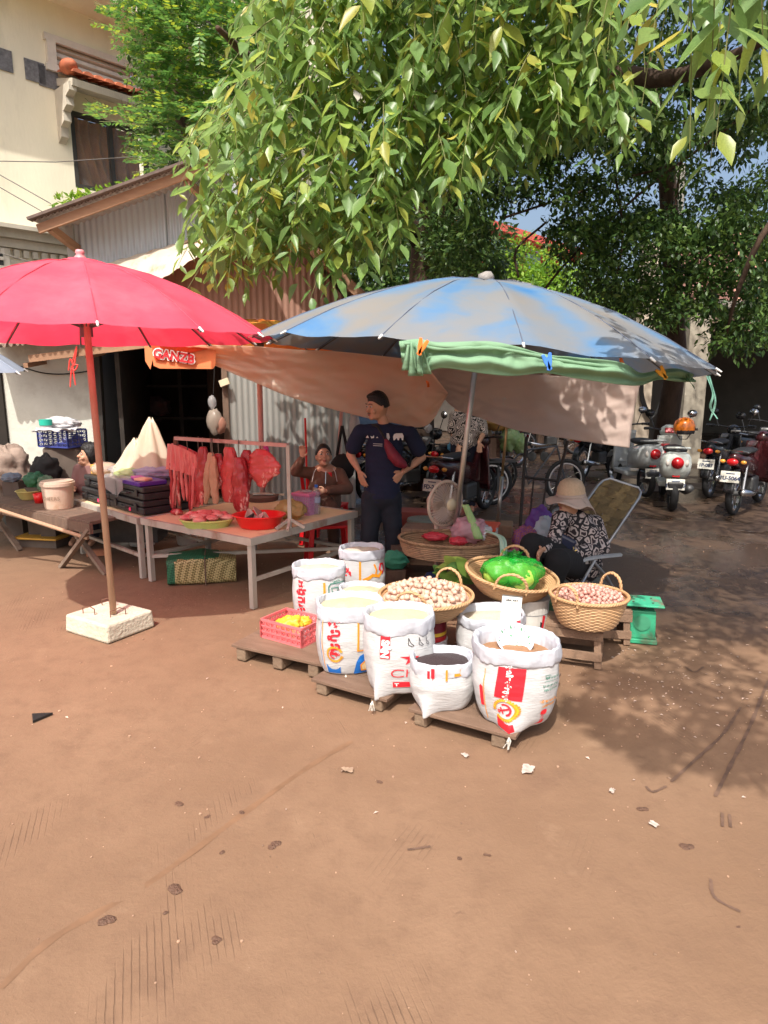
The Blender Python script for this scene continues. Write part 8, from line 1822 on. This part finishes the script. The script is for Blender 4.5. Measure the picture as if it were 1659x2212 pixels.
# ---- seated woman in brown jacket, hand raised
Yw = 6.75; W = lambda x, y, dy=0: at(x, y, Yw+dy)
wo = thing('person', 'person in brown zip jacket sitting behind the meat table, one hand raised', 'person', (W(700,1100).x, Yw, 0))
hc = W(699,986,-.05); Hm = E3(R(12), R(-14)); Ty = Matrix.Rotation(R(6), 4, 'Z'); nk = W(703,1008); sA, sB = W(672,1022), W(732,1024); hp = Vector((W(700,1080).x, Yw+.03, .46)); ch_ = W(702,1040)
e1, w1_ = W(638,1018,-.10), W(652,990,-.17); e2, w2_ = W(752,1056,-.1), W(706,1060,-.28)
k1, k2 = Vector((hp.x-.10, Yw-.38, .47)), Vector((hp.x+.12, Yw-.38, .47)); f1, f2 = Vector((hp.x-.10, Yw-.42, .07)), Vector((hp.x+.12, Yw-.36, .07))
b = MB(); Q = head(b, hc, Hm, .97); chain(b, [hc+Vector((0,.02,-.07)), nk+Vector((0,.01,-.02))], [.045,.05]); chain(b, [nk+Vector((0,0,-.05)), ch_, hp], [(.11,.08),(.14,.10),(.15,.11)], M=Ty); chain(b, [sA, nk, sB], [.045,.05,.045])
for s_, e_, w_, dr, sd_ in ((sA, e1, w1_, Vector((.1,-.1,1)), Vector((1,-.2,.2))), (sB, e2, w2_, Vector((-1,-.2,-.1)), Vector((0,-.3,1)))):
    chain(b, [s_, e_, w_], [.042,.035,.022]); hand(b, w_, dr, Vector((.3,-.8,0)), sd_, .5, .9)
for k_, f_ in ((k1, f1), (k2, f2)): chain(b, [hp, k_, f_], [.08,.055,.038]); chain(b, [f_, f_+Vector((0,-.12,-.035))], [.035,.03])
fuse(b, 'body', skin2, wo, .0075, 3); face(wo, Q, Hm, .97)
def hx2(b): b.ball(Q(.01,.085,.095), (.05,.05,.045), 14, 10, fn=lambda d: 1+.2*nz(d.x*6, d.y*6, d.z*6))
hairshell(hc, Hm, .96, -.35, wo, hx2, .03, .66)
jk = mat('brown_jacket', (.16,.082,.055), rough=.85, vs=4, var=.25, bump=.3, bs=14)
b = MB(); chain(b, [nk+Vector((0,.015,-.055)), ch_, hp+Vector((0,0,.0))], [(.12,.09),(.165,.125),(.18,.14)], M=Ty); chain(b, [sA, nk+Vector((0,.01,-.04)), sB], [.06,.065,.06]); chain(b, [sA, e1, w1_.lerp(e1, .12)], [.064,.055,.042]); chain(b, [sB, e2, w2_.lerp(e2, .1)], [.066,.060,.045])
b.v = [(x+.012*nz(x*9, y*9, z*9), y+.014*nz(x*9+3, y*4, z*9), z) for x, y, z in b.v]; fuse(b, 'jacket', jk, wo, .010, 4)
b = MB()
for k_, f_ in ((k1, f1), (k2, f2)): chain(b, [hp, k_, f_+Vector((0,0,.03))], [.10,.075,.055])
fuse(b, 'trousers', mat('brown_trousers', (.09,.05,.035), rough=.9), wo, .012, 3); MB().tube([W(704,1018,-.14), W(703,1045,-.165), W(703,1065,-.17)], .004, 6).build('zip', chrome, wo, world=True)
for x0, x1 in ((683,674),(720,728)): MB().tube([W(x0,1012,-.12), W((x0+x1)/2,1020,-.14), W(x1,1040,-.13)], .004, 5).build('hood_string', pm, wo, world=True)
# ---- seated woman in leopard print and sun hat
Yl = 5.28; Lw = lambda x, y, dy=0: at(x, y, Yl+dy)
lw = thing('person', 'person in a pale floppy hat and black-and-white animal print shirt sitting in the folding chair', 'person', (Lw(1240,1240).x, Yl, 0))
hc = Lw(1232,1082,-.02); Hm = E3(R(-62), R(-6)); Ty = Matrix.Rotation(R(-38), 4, 'Z'); nk = Lw(1240,1112,.03); sA, sB = Lw(1210,1122,-.12), Lw(1284,1130,.06); ch_ = Lw(1246,1150,.02); hp = Lw(1250,1215,.0)
e1, w1_ = Lw(1196,1175,-.28), Lw(1172,1186,-.55); e2, w2_ = Lw(1300,1182,-.05), Lw(1225,1200,-.32); k1, k2 = Lw(1150,1178,-.50), Lw(1205,1212,-.58); f1, f2 = Vector((k1.x-.06, k1.y-.0, .07)), Vector((k2.x-.05, k2.y+.02, .07))
b = MB(); Q = head(b, hc, Hm, .97); chain(b, [hc+Vector((.01,.02,-.07)), nk+Vector((0,0,-.02))], [.048,.055]); chain(b, [nk+Vector((0,0,-.05)), ch_, hp], [(.12,.09),(.16,.11),(.16,.13)], M=Ty); chain(b, [sA, nk, sB], [.05,.055,.05])
for s_, e_, w_, dr, sd_ in ((sA, e1, w1_, Vector((-.5,-.7,-.3)), Vector((0,-.2,1))), (sB, e2, w2_, Vector((-.8,-.4,-.1)), Vector((0,-.2,1)))):
    chain(b, [s_, e_, w_], [.046,.038,.024]); hand(b, w_, dr, Vector((.3,.3,-.8)), sd_, .45, .95)
for k_, f_ in ((k1, f1), (k2, f2)): chain(b, [hp, k_, f_], [.09,.06,.042]); chain(b, [f_, f_+Vector((-.05,-.11,-.035))], [.036,.03])
fuse(b, 'body', skin, lw, .0075, 3); face(lw, Q, Hm, .97); hairshell(hc, Hm, .97, -.5, lw)
def printmat(name, kind):
    m = bpy.data.materials.new(name); m.use_nodes = True; N = m.node_tree.nodes; L = m.node_tree.links; bs_ = N['Principled BSDF']; bs_.inputs['Roughness'].default_value = .8
    tc = N.new('ShaderNodeTexCoord'); nzn = N.new('ShaderNodeTexNoise'); nzn.inputs['Scale'].default_value = 9 if kind else 6; nzn.inputs['Detail'].default_value = 2; L.new(tc.outputs['Object'], nzn.inputs[0])
    mx = N.new('ShaderNodeVectorMath'); mx.operation = 'MULTIPLY_ADD'; L.new(nzn.outputs[1], mx.inputs[0]); mx.inputs[1].default_value = (.12,.12,.12) if kind else (.5,.5,.5); L.new(tc.outputs['Object'], mx.inputs[2])
    if kind: t_ = N.new('ShaderNodeTexVoronoi'); t_.feature = 'DISTANCE_TO_EDGE'; t_.inputs['Scale'].default_value = 17; o_ = t_.outputs[0]; th_ = (.10,.15)
    else: t_ = N.new('ShaderNodeTexWave'); t_.inputs['Scale'].default_value = 11; t_.inputs['Distortion'].default_value = 7; o_ = t_.outputs[1]; th_ = (.48,.55)
    L.new(mx.outputs[0], t_.inputs[0]); cr = N.new('ShaderNodeValToRGB'); L.new(o_, cr.inputs[0]); e = cr.color_ramp.elements; e[0].position, e[1].position = th_; e[0].color = (.012,.01,.014,1) if kind else (.02,.015,.015,1); e[1].color = (.50,.42,.40,1) if kind else (.62,.52,.46,1)
    if kind:
        k2_ = e.new(.27); k2_.color = (.50,.42,.40,1); k3 = e.new(.32); k3.color = (.03,.02,.025,1)
    L.new(cr.outputs[0], bs_.inputs['Base Color']); return m
b = MB(); chain(b, [nk+Vector((0,0,-.05)), ch_, hp+Vector((0,0,-.01))], [(.135,.10),(.185,.135),(.195,.165)], M=Ty); chain(b, [sA, nk+Vector((0,0,-.035)), sB], [.066,.07,.068]); chain(b, [sA, e1, w1_.lerp(e1, .15)], [.07,.062,.045]); chain(b, [sB, e2, w2_.lerp(e2, .1)], [.074,.068,.048])
b.v = [(x+.012*nz(x*9, y*9, z*9), y+.016*nz(x*9+3, y*4, z*9), z+.008*nz(x*7, y*8, z*7)) for x, y, z in b.v]; fuse(b, 'blouse', printmat('animal_print', 1), lw, .010, 4)
b = MB()
for k_, f_ in ((k1, f1), (k2, f2)): chain(b, [hp+Vector((0,0,-.02)), k_, f_+Vector((0,0,.03))], [.125,.095,.062])
fuse(b, 'trousers', mat('black_velvet', (.008,.008,.010), rough=.95), lw, .012, 3)
MB().ball(nk+Vector((-.03,-.07,-.035)), (.035,.02,.05), 12, 8).build('red_collar', mat('red_cloth', (.50,.015,.03), rough=.8), lw, world=True, smooth=True)
hat = mat('straw_hat', (.62,.45,.30), rough=.85, vs=60, var=.1, bump=.2, bs=90); hatc = mat('hat_cloth', (.72,.58,.50), rough=.8, trans=.3)
top = hc+Vector((.005,.01,.055)); Ht = E3(R(-62), R(4))
def hatpt(a, r, z): return top+Ht @ Vector((r*math.cos(a), r*math.sin(a)*1.05, z))
b = MB(); b.lathe([(0,.125),(.05,.12),(.085,.095),(.105,.05),(.110,.0),(.112,-.02)], 32, top, M=Ht); b.build('hat_crown', hat, lw, world=True, smooth=True, sol=.004)
b = MB()
def brim(u, v):
    a = u*2*PI; back = .5+.5*math.sin(a); r = .110+v*(.085+.03*back); z = -.015-v*(.03+.13*back**1.5)+.016*math.sin(a*5+1)*v+.012*nz(a*2, v*3)
    return hatpt(a, r-.04*v*back, z)
b.grid(brim, 64, 8); b.build('hat_brim', hatc, lw, world=True, smooth=True, sol=.004); MB().lathe([(.112,-.02),(.117,-.015),(.115,.008),(.109,.005)], 32, top, M=Ht).build('hat_band', hatc, lw, world=True, smooth=True)
pz = thing('black_purse', 'navy purse with gold anchor charm on the lap of the woman in the hat', 'purse', Lw(1215,1168,-.26)); MB().box((0,0,0), (.20,.05,.10), M=E3(R(-20), 0, R(25))).build('purse', mat('navy_leather', (.015,.02,.05), rough=.4), pz, bev=.02)
MB().tube([(.07,-.04,-.02),(.075,-.05,-.055)], .004, 6).build('charm', mat('gold', (.7,.5,.15), rough=.3, metal=1), pz); MB().tube([(.05,-.05,-.06),(.075,-.05,-.075),(.10,-.05,-.06)], .004, 6).build('charm', mat('gold'), pz)
# ---- person in zebra shirt behind the pole, and one low face at the left stall
Yz = 8.7; Z = lambda x, y, dy=0: at(x, y, Yz+dy); zp = thing('person', 'person in a zebra striped shirt and dark trousers bending by the loaded bicycle', 'person', (Z(1005,1000).x, Yz, 0))
hc = Z(996,872); Hm = E3(R(30), R(-25)); nk = Z(1002,888); hp = Z(1004,952); ch_ = Z(1010,915)
b = MB(); Q = head(b, hc, Hm); chain(b, [hc, nk], [.05,.055]); chain(b, [nk, ch_, hp], [(.13,.09),(.17,.12),(.16,.12)]); sA, sB = Z(982,898), Z(1040,900,.03); chain(b, [sA, nk, sB], [.05,.05,.05])
for s_, e_, w_ in ((sA, Z(975,930), Z(990,958,-.1)), (sB, Z(1045,935,-.1), Z(1035,955,-.25))): chain(b, [s_, e_, w_], [.045,.038,.025]); hand(b, w_, Vector((0,-.4,-1)), Vector((.5,-.5,0)), Vector((1,-.3,0)), .3, .95)
for sx in (-1, 1): chain(b, [hp+Vector((sx*.08,0,0)), Vector((hp.x+sx*.09, Yz, .45)), Vector((hp.x+sx*.10, Yz, .07))], [.08,.055,.04]); chain(b, [Vector((hp.x+sx*.10, Yz, .06)), Vector((hp.x+sx*.1, Yz-.13, .035))], [.036,.03])
fuse(b, 'body', skin, zp, .009, 3); face(zp, Q, Hm); hairshell(hc, Hm, 1, -.3, zp)
b = MB(); chain(b, [nk+Vector((0,0,-.04)), ch_, hp], [(.14,.10),(.20,.15),(.20,.15)]); chain(b, [sA, Z(975,930)], [.07,.06]); chain(b, [sB, Z(1045,935,-.1)], [.07,.06]); chain(b, [sA, nk+Vector((0,0,-.03)), sB], [.065,.07,.065]); fuse(b, 'blouse', printmat('zebra_print', 0), zp, .012, 4)
b = MB(); [chain(b, [hp+Vector((sx*.07,0,0)), Vector((hp.x+sx*.09, Yz, .45)), Vector((hp.x+sx*.10, Yz, .10))], [.12,.085,.065]) for sx in (-1,1)]; fuse(b, 'trousers', mat('navy_trousers', (.012,.014,.03), rough=.9), zp, .012, 3)
Yv = 7.2; V_ = lambda x, y, dy=0: at(x, y, Yv+dy); vp = thing('person', 'person with dark curly hair sitting low behind the black cases on the left', 'person', (V_(195,1040).x, Yv, 0))
hc = V_(192,985); Hm = E3(R(-55), R(-12)); nk = V_(200,1004,.03); hp = Vector((nk.x+.02, Yv+.06, .30)); ch_ = nk.lerp(hp, .4)
b = MB(); Q = head(b, hc, Hm); chain(b, [hc, nk], [.05,.055]); chain(b, [nk, ch_, hp], [(.13,.09),(.17,.12),(.17,.13)]); sA, sB = nk+Vector((-.15,0,-.05)), nk+Vector((.15,0,-.05)); chain(b, [sA, nk, sB], [.05,.05,.05])
for s_, sx in ((sA,-1),(sB,1)): e_ = s_+Vector((sx*.04,-.08,-.2)); w_ = e_+Vector((-sx*.08,-.2,.02)); chain(b, [s_, e_, w_], [.045,.036,.024]); hand(b, w_, Vector((0,-1,-.2)), Vector((0,0,-1)), Vector((-sx,0,.3)), .3, .95)
for sx in (-1,1): k_ = hp+Vector((sx*.1,-.38,.06)); f_ = Vector((k_.x, k_.y-.02, .07)); chain(b, [hp, k_, f_], [.09,.058,.04]); chain(b, [f_, f_+Vector((0,-.11,-.035))], [.035,.03])
fuse(b, 'body', skin, vp, .009, 3); face(vp, Q, Hm); hairshell(hc, Hm, 1.12, -.6, vp, None, .12)
b = MB(); chain(b, [nk+Vector((0,0,-.04)), ch_, hp], [(.14,.10),(.20,.14),(.2,.16)]); chain(b, [sA, nk+Vector((0,0,-.03)), sB], [.065,.06,.065]); chain(b, [sA, sA+Vector((-.04,-.08,-.2))], [.065,.05]); chain(b, [sB, sB+Vector((.04,-.08,-.2))], [.065,.05]); fuse(b, 'shirt', mat('dull_pink_shirt', (.22,.11,.10), rough=.9), vp, .012, 4)
b = MB(); [chain(b, [hp, hp+Vector((sx*.1,-.38,.06)), Vector((hp.x+sx*.1, hp.y-.4, .11))], [.12,.08,.055]) for sx in (-1,1)]; fuse(b, 'trousers', mat('navy_trousers'), vp, .012, 3)
q_ = thing('stool_box', 'low box seat under the person at the left stall', 'seat', (hp.x, hp.y, 0)); MB().box((0,0,.09), (.3,.3,.18)).build('box', oldwood, q_)
